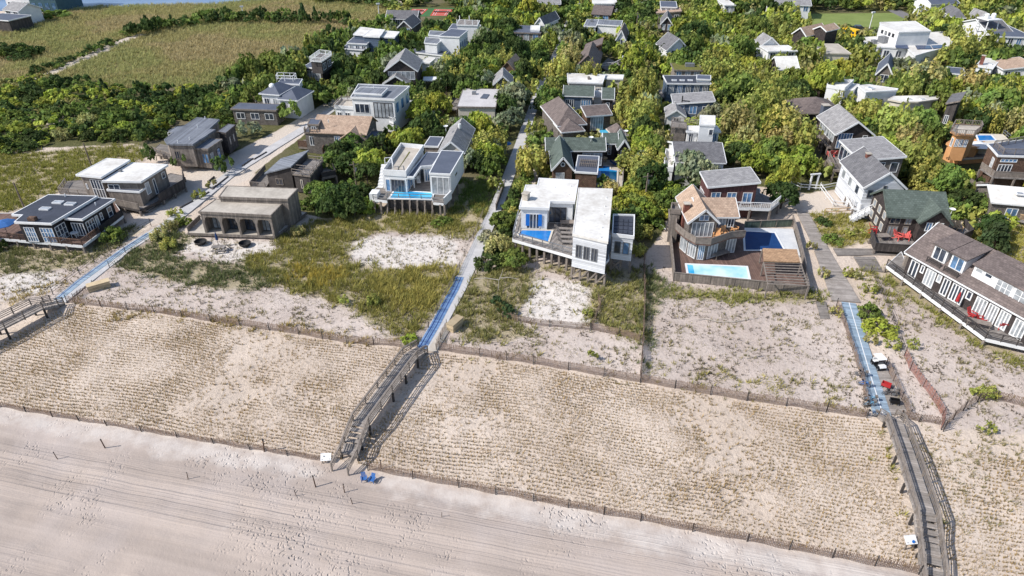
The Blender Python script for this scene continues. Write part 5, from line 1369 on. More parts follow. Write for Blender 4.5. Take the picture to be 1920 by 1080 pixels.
w = h.flat(h.pp([(856, 48), (896, 49), (900, 40), (860, 38)], 6.8), 0, 6.8, 'white', 'deck', 'white', 0.2); h.posts([h.L(*q_, 6.8) for q_ in ((857, 47), (872, 47), (886, 48), (896, 48), (862, 40), (880, 40))], 6.8, 8.4, 0.2)
h, w = simple('cottage', 'pale-roofed house with solar panels and shaded side deck', 'the pale solar-roofed house', (856, 202), (930, 203), (880, 168), 4.0, 'flat', 'cream', 'palegrey', 'cedar')
h = LASTH = h
sp = h.pp([(900, 184), (912, 185), (918, 177), (907, 176)], 4.3); MB().poly(sp, 4.25, 4.34).build('solar_panel', 'slate', h.o); h.roofbox(889, 176, 4.3, 0.9, 0.9, 0.5, 'metal')
h.deck(h.pp([(830, 204), (856, 206), (866, 186), (846, 182)], 1.2), 1.2, 'deck', 2.5); h.rail([h.L(830, 204, 1.2), h.L(848, 182, 1.2)], 1.2, 1.2, 'cedar', 'board')
h, w = simple('cottage', 'tan-brown roofed cottage tucked behind dark trees', 'the tan-brown cottage', (936, 130), (966, 132), (965, 114), 4.0, 'gable', 'brownwall', 'tanshingle', None, axis='y')
h, w = simple('cottage', 'grey gabled cottage with dark solar field beside the village walk', 'the grey cottage by the walk', (924, 158), (962, 158), (965, 142), 4.0, 'gable', 'greywall', 'lightshingle', 'white', axis='y', front=2)
h, w = simple('house', 'dark flat-roofed house with solar panels and white terrace', 'the solar flat-roofed house', (960, 62), (1014, 64), (1014, 50), 4.2, 'flat', 'cedar', 'slate', 'cedar', front=3)
h.flat(h.pp([(994, 57), (1012, 58), (1013, 49), (995, 49)], 4.8), 4.2, 4.8, 'white', 'whiteroof', 'white', 0.1)
h, w = simple('cottage', 'white-walled cottage with grey roof by the walk and hedges', 'the white-walled hedge cottage', (1002, 44), (1021, 46), (1022, 30), 4.0, 'gable', 'white', 'greyshingle', 'white', axis='y')
h, w = simple('house', 'long pale-roofed house at the far top among crowns', 'the long pale far house', (1008, 8), (1052, 8), (1050, -3), 4.4, 'gable', 'greywall', 'lightshingle', 'white')
h, w = simple('house', 'white far house with flat roof left of the village walk top', 'the white far house', (1114, 8), (1160, 8), (1160, -2), 4.4, 'flat', 'white', 'whiteroof', 'white', front=3)
h, w = simple('house', 'far dark-windowed white house partly behind bright crowns', 'the far dark-windowed house', (1238, 14), (1270, 15), (1272, 4), 5.0, 'flat', 'white', 'slate', 'white', front=3)
h, w = simple('house', 'far pale-roofed bungalow above the dark woods', 'the far pale bungalow', (1358, 11), (1380, 11), (1382, 1), 4.4, 'flat', 'white', 'whiteroof', 'white', front=2)
h, w = simple('house', 'low white cottage showing between pines right of the inland gable', 'the low white pine cottage', (1418, 92), (1450, 93), (1442, 80), 3.4, 'flat', 'white', 'whiteroof', 'white')
h, w = simple('house', 'white long-roofed house with small front gable left of the brown barns', 'the white long-roofed house', (1440, 98), (1496, 97), (1494, 86), 4.0, 'flat', 'white', 'whiteroof', 'white', front=3)
w = h.gable(h.prect((1428, 84), (1462, 84), (1452, 74), 4.4), 0, 4.4, 6.2, 'y', 'white', 'lightshingle', 'white')
h, w = simple('house', 'dark-walled house with steep white angular roof in bamboo thicket', 'the angular white roof', (1459, 130), (1500, 129), (1498, 116), 4.4, 'gable', 'darkcedar', 'whiteroof', 'white', zr=2.2)
h = House('barn', 'pair of dark brown buildings with tan roofs beside the playing field', 'the tan-roofed barns', (1516, 68), (1550, 60), (1540, 52), 5.0)
w = h.gable(h.prect((1514, 68), (1550, 58), (1546, 48), 5.0), 0, 5.0, 6.8, 'x', 'darkshingle', 'tanshingle', 'white'); w = h.gable(h.prect((1540, 57), (1585, 55), (1585, 40), 6.4), 0, 6.4, 7.4, 'x', 'darkshingle', 'tanshingle', 'white')
h, w = simple('shed', 'flat greenish-roofed low building in front of the tan barns', 'the greenish low roof', (1543, 101), (1596, 102), (1590, 84), 3.4, 'flat', 'cream', 'concrete', 'cream')

h = House('school', 'large white flat-roofed school with hall block and blue solar arrays', 'the white school', (1648, 72), (1740, 62), (1716, 42), 8.0, 'school', vis='all')
w = h.flat(h.pp([(1650, 50), (1685, 62), (1746, 60), (1716, 41), (1649, 43)], 7.2), 0, 7.2, 'white', 'whiteroof', 'white', 0.15)
i = edge_of(w, h, 1668, 56, 7.2)
for u in (0.1, 0.3, 0.5, 0.7): h.win(w, i, u, u + 0.12, 5.6, 6.6, 2, 1, 'darkrail')
w = h.flat(h.pp([(1612, 72), (1624, 88), (1700, 92), (1716, 106), (1736, 100), (1790, 86), (1770, 60), (1690, 66)], 3.4), 0, 3.4, 'white', 'whiteroof', 'white', 0.2)
i = edge_of(w, h, 1660, 90, 3.4)
for u in (0.1, 0.45, 0.75): h.win(w, i, u, u + 0.14, 1.0, 2.8, 2, 1, 'white')
h.win(w, i, 0.3, 0.4, 0.3, 3.0, 1, 1, 'brick', 'blueglass', 'door')
for q_ in ([(1680, 90), (1704, 91), (1698, 77), (1676, 77)], [(1720, 92), (1748, 91), (1744, 85), (1716, 85)], [(1750, 91), (1776, 88), (1768, 84), (1746, 85)], [(1708, 80), (1726, 80), (1724, 79), (1706, 79)]):
    MB().poly(h.pp(q_, 3.8), 3.72, 3.82).build('solar_panel', 'solar', h.o)
h.roofbox(1658, 79, 3.7, 3.2, 2.4, 1.6, 'metal'); h.roofbox(1638, 81, 3.7, 1.4, 1.2, 0.9, 'metal'); h.roofbox(1702, 76, 3.7, 2.2, 1.6, 1.0, 'cream'); h.roofbox(1720, 74, 3.7, 4.6, 1.4, 0.9, 'cream')

h, w = simple('house', 'grey slate gable house with white front trim behind a silvery tree', 'the slate gable near the silver tree', (1642, 137), (1676, 141), (1664, 118), 4.8, 'gable', 'greywall', 'slate', 'white', axis='y', zr=2.4, front=1)
h, w = simple('cottage', 'white slanted-roof cottage with a brown brick chimney', 'the white chimney cottage', (1828, 125), (1862, 130), (1868, 113), 4.2, 'flat', 'white', 'whiteroof', 'white'); h.chimney(1839, 121, 4.4, 0.8, 2.2, 'brick', 0); h.skylight(1856, 120, 4.5)
h, w = simple('cottage', 'tan-roofed white cottage with dark porch at the right picture edge', 'the tan-roofed edge cottage', (1881, 132), (1940, 134), (1940, 118), 4.0, 'shed', 'white', 'tanshingle', 'white', zr=1.2, front=3)
h, w = simple('cottage', 'low blue-roofed shed with white eaves in the thicket', 'the low blue-roofed shed', (1780, 139), (1812, 142), (1812, 130), 3.2, 'flat', 'white', 'slate', 'white')
h, w = simple('house', 'white house with grey gable roof beside the white water tower', 'the white house by the water tower', (1856, 66), (1905, 66), (1900, 42), 5.0, 'gable', 'white', 'greyshingle', 'white', axis='x', zr=2.6, front=3)
h, w = simple('house', 'white two-wing house with blue-grey roof at the right edge', 'the white edge house', (1872, 70), (1940, 72), (1940, 50), 5.4, 'flat', 'white', 'slate', 'white', front=4)
h, w = simple('cottage', 'grey pyramid-roofed cottage far behind the school', 'the far grey gable', (1786, 33), (1812, 34), (1812, 20), 4.4, 'hip', 'white', 'greyshingle', 'white', zr=2.2)
h, w = simple('cottage', 'tiny white gable far right behind the school trees', 'the far tiny white gable', (1837, 36), (1854, 36), (1854, 28), 4.4, 'gable', 'white', 'lightshingle', 'white', axis='y', zr=2.0)
h, w = simple('house', 'far house with pale blue roof at the top edge right', 'the far pale blue roof', (1746, 8), (1800, 6), (1800, -4), 4.6, 'gable', 'white', 'slate', 'white')
h, w = simple('house', 'long white far house behind the playing field', 'the long far field house', (1442, 8), (1522, 11), (1520, -2), 4.6, 'gable', 'white', 'lightshingle', 'white', front=5)
h = House('house', 'tall teal-glazed apartment house on the bay shore with dark windows', 'the tall bay-shore house', (60, 22), (111, 23.5), (114, 13), 0.1)
w = h.flat(h.rect(0, h.W, 0, 14), 0, 13.0, 'teal', 'slate', 'teal', 0.2)
for z_ in (1.0, 4.2, 7.4): h.wins(w, 0, 4, z_, z_ + 2.4, n=3, glass='blueglass', frame='teal')
w = h.flat(h.rect(-11, -0.4, 1.5, 13), 0, 11.0, 'white', 'slate', 'white', 0.2)
for z_ in (1.2, 4.4): h.wins(w, 0, 3, z_, z_ + 1.8)
h, w = simple('house', 'white-roofed gabled house next to the tall bay-shore block', 'the white bay-shore gable', (4, 18), (34, 22), (40, 9), 4.6, 'gable', 'white', 'lightshingle', 'white', axis='x', zr=1.8, front=2)
h, w = simple('cottage', 'dark flat-roofed hut at the left edge of the marsh', 'the dark marsh hut', (-40, 36), (16, 40), (20, 27), 3.6, 'flat', 'darkcedar', 'slate', 'white')

# white lattice water tower
def water_tower():
    b = P(1835, 92)
    t = empty('water_tower', (b.x, b.y, 0), 0.2, 'white steel lattice tower with tanks standing right of the school', 'water tower')
    m = MB()
    for sx in (-1, 1):
        for sy in (-1, 1):
            m.tube((sx * 2.6, sy * 2.6, 0), (sx * 1.7, sy * 1.7, 8.5), 0.16, 0.14)
    for z_ in (3, 6):
        k = 2.6 - 0.9 * z_ / 8.5
        for a_, b_ in (((-k, -k), (k, -k)), ((k, -k), (k, k)), ((k, k), (-k, k)), ((-k, k), (-k, -k))): m.bar((*a_, z_), (*b_, z_), 0.16)
    for s_ in (-1, 1): m.bar((-2.4, s_ * 2.4, 1), (1.9, s_ * 1.9, 6), 0.12); m.bar((2.4, s_ * 2.4, 1), (-1.9, s_ * 1.9, 6), 0.12)
    m.build('lattice_frame', 'white', t)
    MB().box(-2.3, 2.3, -2.3, 2.3, 8.5, 8.8).build('platform', 'white', t)
    for x_ in (-1.1, 1.1): MB().lathe((x_, 0, 8.8), [(0.6, 0), (0.65, 0.1), (0.65, 1.0), (0.4, 1.3), (0.1, 1.4)], 14).build('tank', 'white', t)
    occupy([(b.x - 3, b.y - 3), (b.x + 3, b.y - 3), (b.x + 3, b.y + 3), (b.x - 3, b.y + 3)])
water_tower()
# ------------------------------------------------------------------ water, roads, walks, courts
def bay():
    k = NT('bay_water')
    co = k.n('TexCoord').outputs['Object']
    k.l(k.mix(k.ramp(k.noise(k.map(co, (0.02, 0.08, 1)), 1.0, 4), 0.35, 0.65), lin((88, 112, 144)), lin((116, 138, 168))), k.b.inputs['Base Color'])
    k.b.inputs['Roughness'].default_value = 0.35
    k.bump(k.noise(k.map(co, (0.15, 0.5, 1)), 1.0, 4), 0.4, 0.3)
    sheet('bay_water', [(-1400, 40), (-400, 24), (112, 19), (160, 14), (250, 12), (400, 8), (520, -2), (700, -30), (900, -130), (-2600, -130)], k.m, 0.05)
bay()
sheet('bay_beach', [(108, 21), (160, 16), (160, 13.5), (112, 17)], surf('bay_sand', (214, 208, 200), None, 0.95), 0.07)
sheet('playing_field', [(1504, 26), (1677, 24.5), (1712, 40), (1650, 51), (1510, 50)], surf('mown_grass', (126, 138, 78), (106, 120, 62), 0.95, 0.15), 0.05)
ribbon('road', [(1676, 19), (1700, 31), (1726, 44), (1750, 58)], 5.0, surf('asphalt', (122, 120, 122), (104, 102, 104), 0.95, 0.4), 0.06)
sheet('school_yard', [(1770, 64), (1850, 62), (1880, 100), (1800, 100)], surf('yard_sand', (178, 164, 146), (156, 142, 124), 0.95, 0.4), 0.04)
sheet('school_yard', [(1600, 62), (1650, 66), (1650, 76), (1602, 76)], surf('yard_sand', (178, 164, 146)), 0.04)
# tennis courts
sheet('tennis_apron', [(768, 15), (852, 15), (846, 31), (752, 31)], 'courtgreen', 0.05)
for q, lab in (([(761, 27), (792, 27), (803, 17), (773, 17)], 'left red tennis court with white lines nearer the marsh'), ([(806, 30), (841, 30), (850, 18), (815, 17)], 'right red tennis court with white lines beside the hedge')):
    w = [P(x, y) for x, y in q]
    c = empty('tennis_court', (w[0].x, w[0].y, 0), 0, lab, 'tennis court', 'red tennis courts')
    l_ = [v - w[0] for v in w]
    MB().poly([(v.x, v.y) for v in l_], -0.1, 0.07).build('playing_surface', 'court', c)
    m = MB()
    bl = lambda u, v: (l_[0] * (1 - u) + l_[1] * u) * (1 - v) + (l_[3] * (1 - u) + l_[2] * u) * v
    for u in (0.12, 0.24, 0.76, 0.88): a, b = bl(u, 0.1), bl(u, 0.9); m.bar((a.x, a.y, 0.08), (b.x, b.y, 0.08), 0.14, 0.02)
    for v in (0.1, 0.3, 0.7, 0.9): a, b = bl(0.12, v), bl(0.88, v); m.bar((a.x, a.y, 0.085), (b.x, b.y, 0.085), 0.14, 0.02)
    m.build('court_lines', 'white', c)
    a, b = bl(0.08, 0.5), bl(0.92, 0.5); MB().bar((a.x, a.y, 0.3), (b.x, b.y, 0.3), 0.04, 0.4).build('net', 'darkrail', c)
    occupy([(v.x, v.y) for v in w])
occupy_px([(760, 36), (860, 36), (856, 12), (765, 12)]); occupy_px([(1490, 54), (1660, 54), (1730, 46), (1690, 20), (1500, 22)]); occupy_px([(1770, 64), (1850, 62), (1880, 100), (1800, 100)])
occupy_px([(1600, 60), (1650, 66), (1650, 78), (1602, 78)])

paved = surf('walk_concrete', (192, 190, 190), (168, 166, 166), 0.9, 0.5, None, 0.2)
ribbon('path', [(797, 655), (832, 590), (860, 540), (884, 490), (902, 450), (920, 412), (936, 375), (950, 340), (963, 305), (975, 272), (986, 240), (997, 210), (1005, 186), (1013, 165)], 2.1, paved, 0.05)
ribbon('path', [(1013, 165), (1026, 140), (1040, 110), (1050, 85), (1057, 62), (1070, 35), (1085, 4), (1096, -20)], 2.3, paved, 0.06)
ribbon('path', [(112, 566), (160, 528), (214, 486), (230, 472), (290, 434), (310, 424)], 1.8, paved, 0.05)
ribbon('path', [(300, 432), (350, 393), (430, 328), (500, 284), (572, 240), (640, 193), (668, 172)], 2.3, paved, 0.06)
ribbon('path', [(772, 92), (790, 72), (806, 55)], 3.0, paved, 0.05)
ribbon('boardwalk', [(1504, 398), (1520, 428), (1540, 468), (1562, 515), (1586, 566)], [1.9, 2.0, 2.2, 2.9, 3.6], 'walk', 0.12)
sheet('patio', [(1562, 466), (1690, 467), (1694, 478), (1570, 480)], 'deckx', 0.06)
sheet('patio', [(1600, 482), (1640, 482), (1655, 510), (1618, 508)], 'deckx', 0.10)
sheet('path', [(1640, 694), (1662, 690), (1702, 776), (1662, 778)], 'walk', 0.05)
sheet('path', [(1640, 580), (1660, 598), (1648, 600), (1632, 590)], 'deckx', 0.05)
sheet('path', [(1530, 566), (1548, 566), (1556, 598), (1538, 598)], 'deckx', 0.05)
matblue = surf('blue_access_mat', (114, 144, 184), (98, 128, 168), 0.85, 1.0, 'boards_x', 0.2)
paleblue = surf('pale_blue_access_mat', (150, 168, 184), (134, 152, 168), 0.85, 1.0, 'boards_x', 0.2)
def mat_thing(name, px, width, mat, label, stripes, z, smat='white', sw=0.1):
    o = ribbon(name, px, width, mat, z, kind=None)
    tag(o, label, 'access mat')
    d_pts = [P(x, y) for x, y in px]
    inv = Matrix.Rotation(-o.rotation_euler.z, 4, 'Z')
    for off in stripes:
        m = MB()
        l_ = []
        for i, p in enumerate(d_pts):
            a = d_pts[max(0, i - 1)]; b = d_pts[min(len(d_pts) - 1, i + 1)]; d = (b - a).normalized()
            l_.append(inv @ (p + Vector((-d.y, d.x, 0)) * off - d_pts[0]))
        for a, b in zip(l_, l_[1:]): m.bar((a.x, a.y, z + 0.004), (b.x, b.y, z + 0.004), sw, 0.012)
        m.build('stripe', smat, o)
    return o
mat_thing('beach_mat', [(790, 654), (815, 612), (836, 572), (852, 543), (862, 520)], 1.2, matblue, 'bright blue beach access mat climbing the middle sand walk', (0.3, -0.2), 0.075, surf('mat_seam', (40, 66, 130), (34, 58, 118), 0.9))
mat_thing('beach_mat', [(1591, 568), (1612, 640), (1634, 714), (1655, 780)], 1.75, paleblue, 'pale blue mat with a white centre stripe beside the parked cart', (0.05,), 0.07)
mat_thing('beach_mat', [(108, 562), (150, 528), (205, 488), (222, 476), (280, 438)], 1.1, paleblue, 'blue-grey mat along the fenced sand walk at the left', (0.2,), 0.075, surf('mat_seam', (40, 66, 130)))
# timber kerbs of the sand drive
for k, (a, b) in enumerate((((338, 391), (362, 378)), ((372, 374), (392, 361)), ((398, 356), (428, 332)), ((455, 312), (475, 298)), ((476, 300), (500, 286)), ((390, 342), (402, 332)))):
    A, B = P(*a), P(*b)
    o = empty('timber_kerb', ((A.x + B.x) / 2, (A.y + B.y) / 2, 0), math.atan2(B.y - A.y, B.x - A.x),
              ['dark timber kerb nearest the boxy arched house on the sand drive', 'dark timber kerb second up the sand drive from the arched house', 'long dark timber kerb midway up the sand drive', 'timber kerb below the stepped grey-roofed house', 'timber kerb highest up the sand drive by the walk', 'short timber stub lying loose in the sand drive'][k], 'kerb', 'timber kerbs along the sand drive')
    ln = (B - A).length
    MB().box(-ln / 2, ln / 2, -0.1, 0.1, -0.05, 0.22).build('beam', 'darkrail', o); MB().box(-ln / 2 + 0.05, -ln / 2 + 0.2, -0.16, 0.16, -0.1, 0.27).build('stake', 'rail', o)

# ------------------------------------------------------------------ pools
def pool(px, z, water, label, coping='cream', name='swimming_pool', shallow=None):
    w = [P(x, y, z) for x, y in px]
    c = w[0]
    o = empty(name, (c.x, c.y, 0), 0, label, 'pool')
    l_ = ccw([(v.x - c.x, v.y - c.y) for v in w])
    out = offset_poly(l_, -0.28)
    m = MB(); n = len(l_)
    vs = [(p[0], p[1], z + 0.06) for p in out] + [(p[0], p[1], z + 0.06) for p in l_] + [(p[0], p[1], z - 0.1) for p in l_] + [(p[0], p[1], z - 0.1) for p in out]
    for i in range(n):
        j = (i + 1) % n
        for k in range(4): m.add([vs[k * n + i], vs[k * n + j], vs[((k + 1) % 4) * n + j], vs[((k + 1) % 4) * n + i]], [(0, 1, 2, 3)])
    m.build('coping', coping, o)
    MB().poly(offset_poly(l_, -0.02), z - 0.2, z + 0.02).build('water', water, o)
    if shallow:
        s_ = ccw([(P(x, y, z).x - c.x, P(x, y, z).y - c.y) for x, y in shallow])
        MB().poly(s_, z - 0.1, z + 0.028).build('shallow_end', 'water', o)
    occupy([(v.x, v.y) for v in w])
    return o
pool([(732, 371.5), (808, 373), (812, 362), (740, 358)], 2.5, 'water', 'slim turquoise lap pool at the front edge of the white villa deck', 'white')
pool([(972, 440), (1027, 454), (1034, 433), (979, 432)], 2.66, 'deepwater', 'deep blue pool in the corner of the large stilt villa deck', 'cream', shallow=None)
pool([(1119, 341), (1156, 341), (1157, 320), (1143, 318), (1143, 312), (1121, 311)], 0.36, 'deepwater', 'deep blue stepped pool in the green-roofed court', 'cream', shallow=[(1143, 339), (1156, 340), (1156, 321), (1143, 320)])
pool([(1128, 256), (1147, 257), (1148, 236), (1120, 235)], 0.3, 'water', 'turquoise pool behind the brown hip-roofed house', 'cream')
pool([(1291, 513), (1404, 523), (1399, 501), (1288, 496)], 0.44, 'palewater', 'pale rectangular pool sunk in the brown beach deck', 'white', shallow=[(1291, 512), (1302, 513), (1299, 497.5), (1288.5, 496.5)])
sheet('pool_terrace', [(1394, 470), (1500, 482), (1486, 432), (1392, 430)], surf('terrace_paving', (206, 206, 206), (182, 184, 188), 0.8, 0.6), 0.3)
o = pool([(1398, 469), (1469, 468), (1452, 437), (1396, 434)], 0.36, 'cover', 'navy covered pool on the pale terrace right of the octagonal house', 'white')
pool([(1836, 264), (1866, 263), (1858, 254), (1832, 254)], 3.26, 'deepwater', 'deep blue pool on the white deck beside the orange tower', 'white')
pool([(1128, 136), (1148, 136), (1150, 130), (1132, 130)], 0.2, 'water', 'small turquoise pool beside the brown gabled house inland', 'cream')
pool([(770, 208), (786, 210), (792, 198), (778, 196)], 0.3, 'water', 'small blue pool beside the big modern villa wall', 'concrete')

# ------------------------------------------------------------------ raised walkways over the dune
def along(pts, step):
    out = []
    for a, b in zip(pts, pts[1:]):
        n = max(1, int((b - a).length / step))
        for k in range(n): out.append(a + (b - a) * (k / n))
    out.append(pts[-1]); return out
def walkway(name, label, px, width, stairs, short):
    """px: (x, y, z) along the middle of the deck; stairs: indices of the stretches that are steps"""
    pts = [P(x, y, z) for x, y, z in px]
    o0 = Vector((pts[0].x, pts[0].y, 0)); yaw = math.atan2(pts[-1].y - pts[0].y, pts[-1].x - pts[0].x) - PI / 2
    t = empty(name, o0, yaw, label, 'walkway')
    inv = Matrix.Rotation(-yaw, 4, 'Z')
    p = [inv @ (q - o0) for q in pts]
    sides = []
    for i, q in enumerate(p):
        a, b = p[max(0, i - 1)], p[min(len(p) - 1, i + 1)]
        d = Vector((b.x - a.x, b.y - a.y, 0)).normalized(); n = Vector((-d.y, d.x, 0)); sides.append((q + n * width / 2, q - n * width / 2))
    dk = MB()
    for i in range(len(p) - 1):
        if p[i + 1].z < 0.02 and i not in stairs: continue
        st = MB()
        (la, ra), (lb, rb) = sides[i], sides[i + 1]
        if i in stairs:
            n = max(3, int(abs(p[i].z - p[i + 1].z) / 0.17))
            for k in range(n):
                f0, f1 = k / n, (k + 0.86) / n
                z = p[i].z + (p[i + 1].z - p[i].z) * (k + 0.5) / n
                q = [la.lerp(lb, f0), ra.lerp(rb, f0), ra.lerp(rb, f1), la.lerp(lb, f1)]
                st.add([(v.x, v.y, z - 0.07) for v in q] + [(v.x, v.y, z) for v in q], [(3, 2, 1, 0)[::-1], (4, 5, 6, 7)[::-1], (0, 1, 5, 4)[::-1], (1, 2, 6, 5)[::-1], (2, 3, 7, 6)[::-1], (3, 0, 4, 7)[::-1]])
            for s_ in (0, 1): st.bar(sides[i][s_] - Vector((0, 0, 0.2)), sides[i + 1][s_] - Vector((0, 0, 0.2)), 0.08, 0.35)
            st.build('stair', 'walk', t)
        else:
            q = [la, ra, rb, lb]
            dk.add([(v.x, v.y, v.z - 0.2) for v in q] + [(v.x, v.y, v.z) for v in q], [(3, 2, 1, 0)[::-1], (4, 5, 6, 7)[::-1], (0, 1, 5, 4)[::-1], (1, 2, 6, 5)[::-1], (2, 3, 7, 6)[::-1], (3, 0, 4, 7)[::-1]])
    dk.build('deck', 'walk', t)
    for s_ in (0, 1):
        m = MB(); line = [sd[s_] for sd in sides]
        for q in along(line, 1.9): m.box(q.x - 0.06, q.x + 0.06, q.y - 0.06, q.y + 0.06, min(q.z - 0.3, 0.0) if q.z < 0.5 else q.z - 0.3, q.z + 0.98)
        for a, b in zip(line, line[1:]):
            m.bar(a + Vector((0, 0, 1.0)), b + Vector((0, 0, 1.0)), 0.17, 0.05)
            for h_ in (0.28, 0.53, 0.78): m.bar(a + Vector((0, 0, h_)), b + Vector((0, 0, h_)), 0.04, 0.09)
        m.build('railing', 'rail', t)
    for sd in zip(along([s_[0] for s_ in sides], 2.8), along([s_[1] for s_ in sides], 2.8)):
        for q in sd:
            if q.z > 0.5: MB().box(q.x - 0.1, q.x + 0.1, q.y - 0.1, q.y + 0.1, -0.5, q.z - 0.2).build('piling', 'darkrail', t)
    w = [o0 + Matrix.Rotation(yaw, 4, 'Z') @ v for v in [s_[0] for s_ in sides] + [s_[1] for s_ in reversed(sides)]]
    occupy([(v.x, v.y) for v in w])
    WALKS.append([(v.x, v.y) for v in pts])
    LAND.append((pts[len(pts) // 2].x, pts[len(pts) // 2].y, short))
WALKS = []
walkway('raised_walkway', 'long grey wooden dune walkway with stair dropping to the beach, middle of the dune', [(792, 655, 0.15), (783, 659, 0.3), (769, 668, 1.35), (722, 731, 1.4), (677, 792, 1.35), (662, 832, 0.6), (655, 852, 0.55), (638, 886, 0.0)], 1.75, (1, 4), 'the middle dune walkway')
walkway('raised_walkway', 'grey wooden dune walkway and stair leaving the pale blue mat near the parked cart', [(1662, 780, 0.2), (1677, 790, 0.9), (1700, 855, 1.3), (1735, 965, 1.5), (1741, 1018, 0.7), (1744, 1040, 0.65), (1752, 1105, 0.0)], 1.65, (0, 3, 5), 'the right dune walkway')
walkway('raised_walkway', 'grey wooden dune walkway cut off by the left picture edge', [(108, 567, 0.15), (96, 570, 0.5), (70, 575, 1.5), (0, 610, 1.6), (-120, 668, 1.6)], 2.0, (1,), 'the left dune walkway')

# ------------------------------------------------------------------ fences
def fence(px, label, h=1.1, mat='snowfence', style='slats', post=3.2, gap=0.13, group='slat snow fences', name='snow_fence', cat='fence', pmat='darkrail', lean=0.12, seed=1):
    rnd = random.Random(seed)
    w = [P(x, y) for x, y in px]
    o0 = w[0]
    t = empty(name, (o0.x, o0.y, 0), 0, label, cat, group)
    pts = [v - o0 for v in w]
    m = MB()
    sag = 0
    if style == 'slats':
        for a, b in zip(pts, pts[1:]):
            n = max(1, int((b - a).length / gap)); d = (b - a).normalized(); nr = Vector((-d.y, d.x, 0))
            for k in range(n):
                p = a + (b - a) * (k / n); hh = h * rnd.uniform(0.86, 1.04); l_ = nr * rnd.uniform(-0.04, lean)
                wv = 0.06 * math.sin(k * 0.21)
                p0 = p + nr * wv
                m.add([(p0.x - d.x * 0.036, p0.y - d.y * 0.036, -0.1), (p0.x + d.x * 0.036, p0.y + d.y * 0.036, -0.1), (p0.x + nr.x * 0.015, p0.y + nr.y * 0.015, -0.1),
                       (p0.x - d.x * 0.036 + l_.x, p0.y - d.y * 0.036 + l_.y, hh), (p0.x + d.x * 0.036 + l_.x, p0.y + d.y * 0.036 + l_.y, hh), (p0.x + nr.x * 0.015 + l_.x, p0.y + nr.y * 0.015 + l_.y, hh)],
                      [(0, 1, 4, 3), (1, 2, 5, 4), (2, 0, 3, 5), (3, 4, 5)])
            for q in (0.25, 0.6, 0.9): m.bar((a.x, a.y, h * q), (b.x, b.y, h * q), 0.02)
        m.build('slats', mat, t)
    elif style == 'boards':
        for a, b in zip(pts, pts[1:]): m.bar((a.x, a.y, h / 2), (b.x, b.y, h / 2), 0.06, h); 
        m.build('board_panel', mat, t)
        c = MB()
        for a, b in zip(pts, pts[1:]): c.bar((a.x, a.y, h + 0.03), (b.x, b.y, h + 0.03), 0.2, 0.06)
        c.build('cap_rail', 'rail', t)
    else:
        for a, b in zip(pts, pts[1:]):
            for q in ((0.35, 0.65, 0.95) if style == 'wire' else (0.5, 0.95)): m.bar((a.x, a.y, h * q), (b.x, b.y, h * q), 0.03 if style == 'wire' else 0.1)
        m.build('wires' if style == 'wire' else 'rails', mat, t)
    ps = along(pts, post)
    for q in ps[:95]:
        hh = h * rnd.uniform(1.02, 1.3) if style != 'boards' else h + 0.12
        MB().bar((q.x, q.y - 0.06, -0.3), (q.x + rnd.uniform(-0.06, 0.06), q.y - 0.06 + rnd.uniform(-0.06, 0.06), hh), 0.065).build('post', pmat, t)
    return t
fence([(-40, 755), (0, 762), (200, 797), (400, 830), (610, 864)], 'half-buried slat fence between beach and planted dune, left of the middle walkway', 0.65, seed=2)
fence([(690, 880), (860, 912), (1000, 938), (1200, 976), (1400, 1014), (1560, 1044), (1722, 1074)], 'slat fence between beach and planted dune, right of the middle walkway', 0.95, seed=3)
fence([(126, 566), (190, 575), (290, 586), (450, 610), (560, 626), (650, 642), (752, 650)], 'slat fence along the landward edge of the left planted dune', 1.0, seed=4)
fence([(824, 656), (900, 667), (1000, 682), (1200, 716), (1400, 750), (1625, 782)], 'slat fence along the landward edge of the large right planted dune', 1.1, seed=5)
fence([(1688, 783), (1722, 790), (1765, 796)], 'short slat fence closing the sand bay right of the cart walk', 1.0, seed=6)
fence([(1632, 510), (1652, 550), (1672, 600), (1688, 645), (1695, 664)], 'dark post and wire fence below the long row house', 0.9, 'darkrail', 'wire', seed=7)
fence([(1695, 666), (1706, 692), (1730, 724), (1748, 748), (1766, 778), (1764, 805)], 'reddish slat fence curving through the sand toward the right walkway', 1.1, 'redslat', seed=8)
fence([(1768, 808), (1786, 786), (1806, 768), (1832, 752), (1866, 748), (1925, 762)], 'slat fence with a grass clump running off the right edge', 1.1, seed=9)
fence([(1207, 486), (1208, 560), (1205, 640), (1200, 715)], 'thin pale slat fence dividing the two middle dune lots', 1.2, 'snowfence', gap=0.11, seed=10)
fence([(942, 596), (972, 604), (1030, 612), (1106, 618), (1160, 628), (1200, 640)], 'wavering dark slat fence below the large stilt villa', 1.0, seed=11)
fence([(1108, 618), (1118, 596), (1126, 574), (1122, 560)], 'short leaning slat fence spur beside a grass clump', 0.9, seed=12)
fence([(1568, 572), (1582, 610), (1598, 655), (1614, 705), (1626, 762)], 'slat fence hugging the left side of the pale blue mat', 0.9, seed=13)
fence([(1660, 682), (1674, 714), (1690, 748), (1704, 780)], 'slat fence hugging the right side of the cart parking walk', 1.0, seed=14)
fence([(786, 648), (820, 584), (850, 528), (872, 480), (888, 446), (906, 402)], 'rusty post and rail fence up the left side of the middle walk', 1.0, 'rail', 'wire', seed=15, group='post and rail walk fences', name='rail_fence')
fence([(818, 656), (826, 636), (838, 612)], 'low slat fence stub beside the concrete pad at the middle walk', 0.9, seed=16)
fence([(100, 552), (150, 514), (205, 470), (240, 447), (284, 424)], 'dark wire fence on the seaward-left side of the left walk', 1.1, 'darkrail', 'wire', seed=17, group='post and rail walk fences', name='rail_fence')
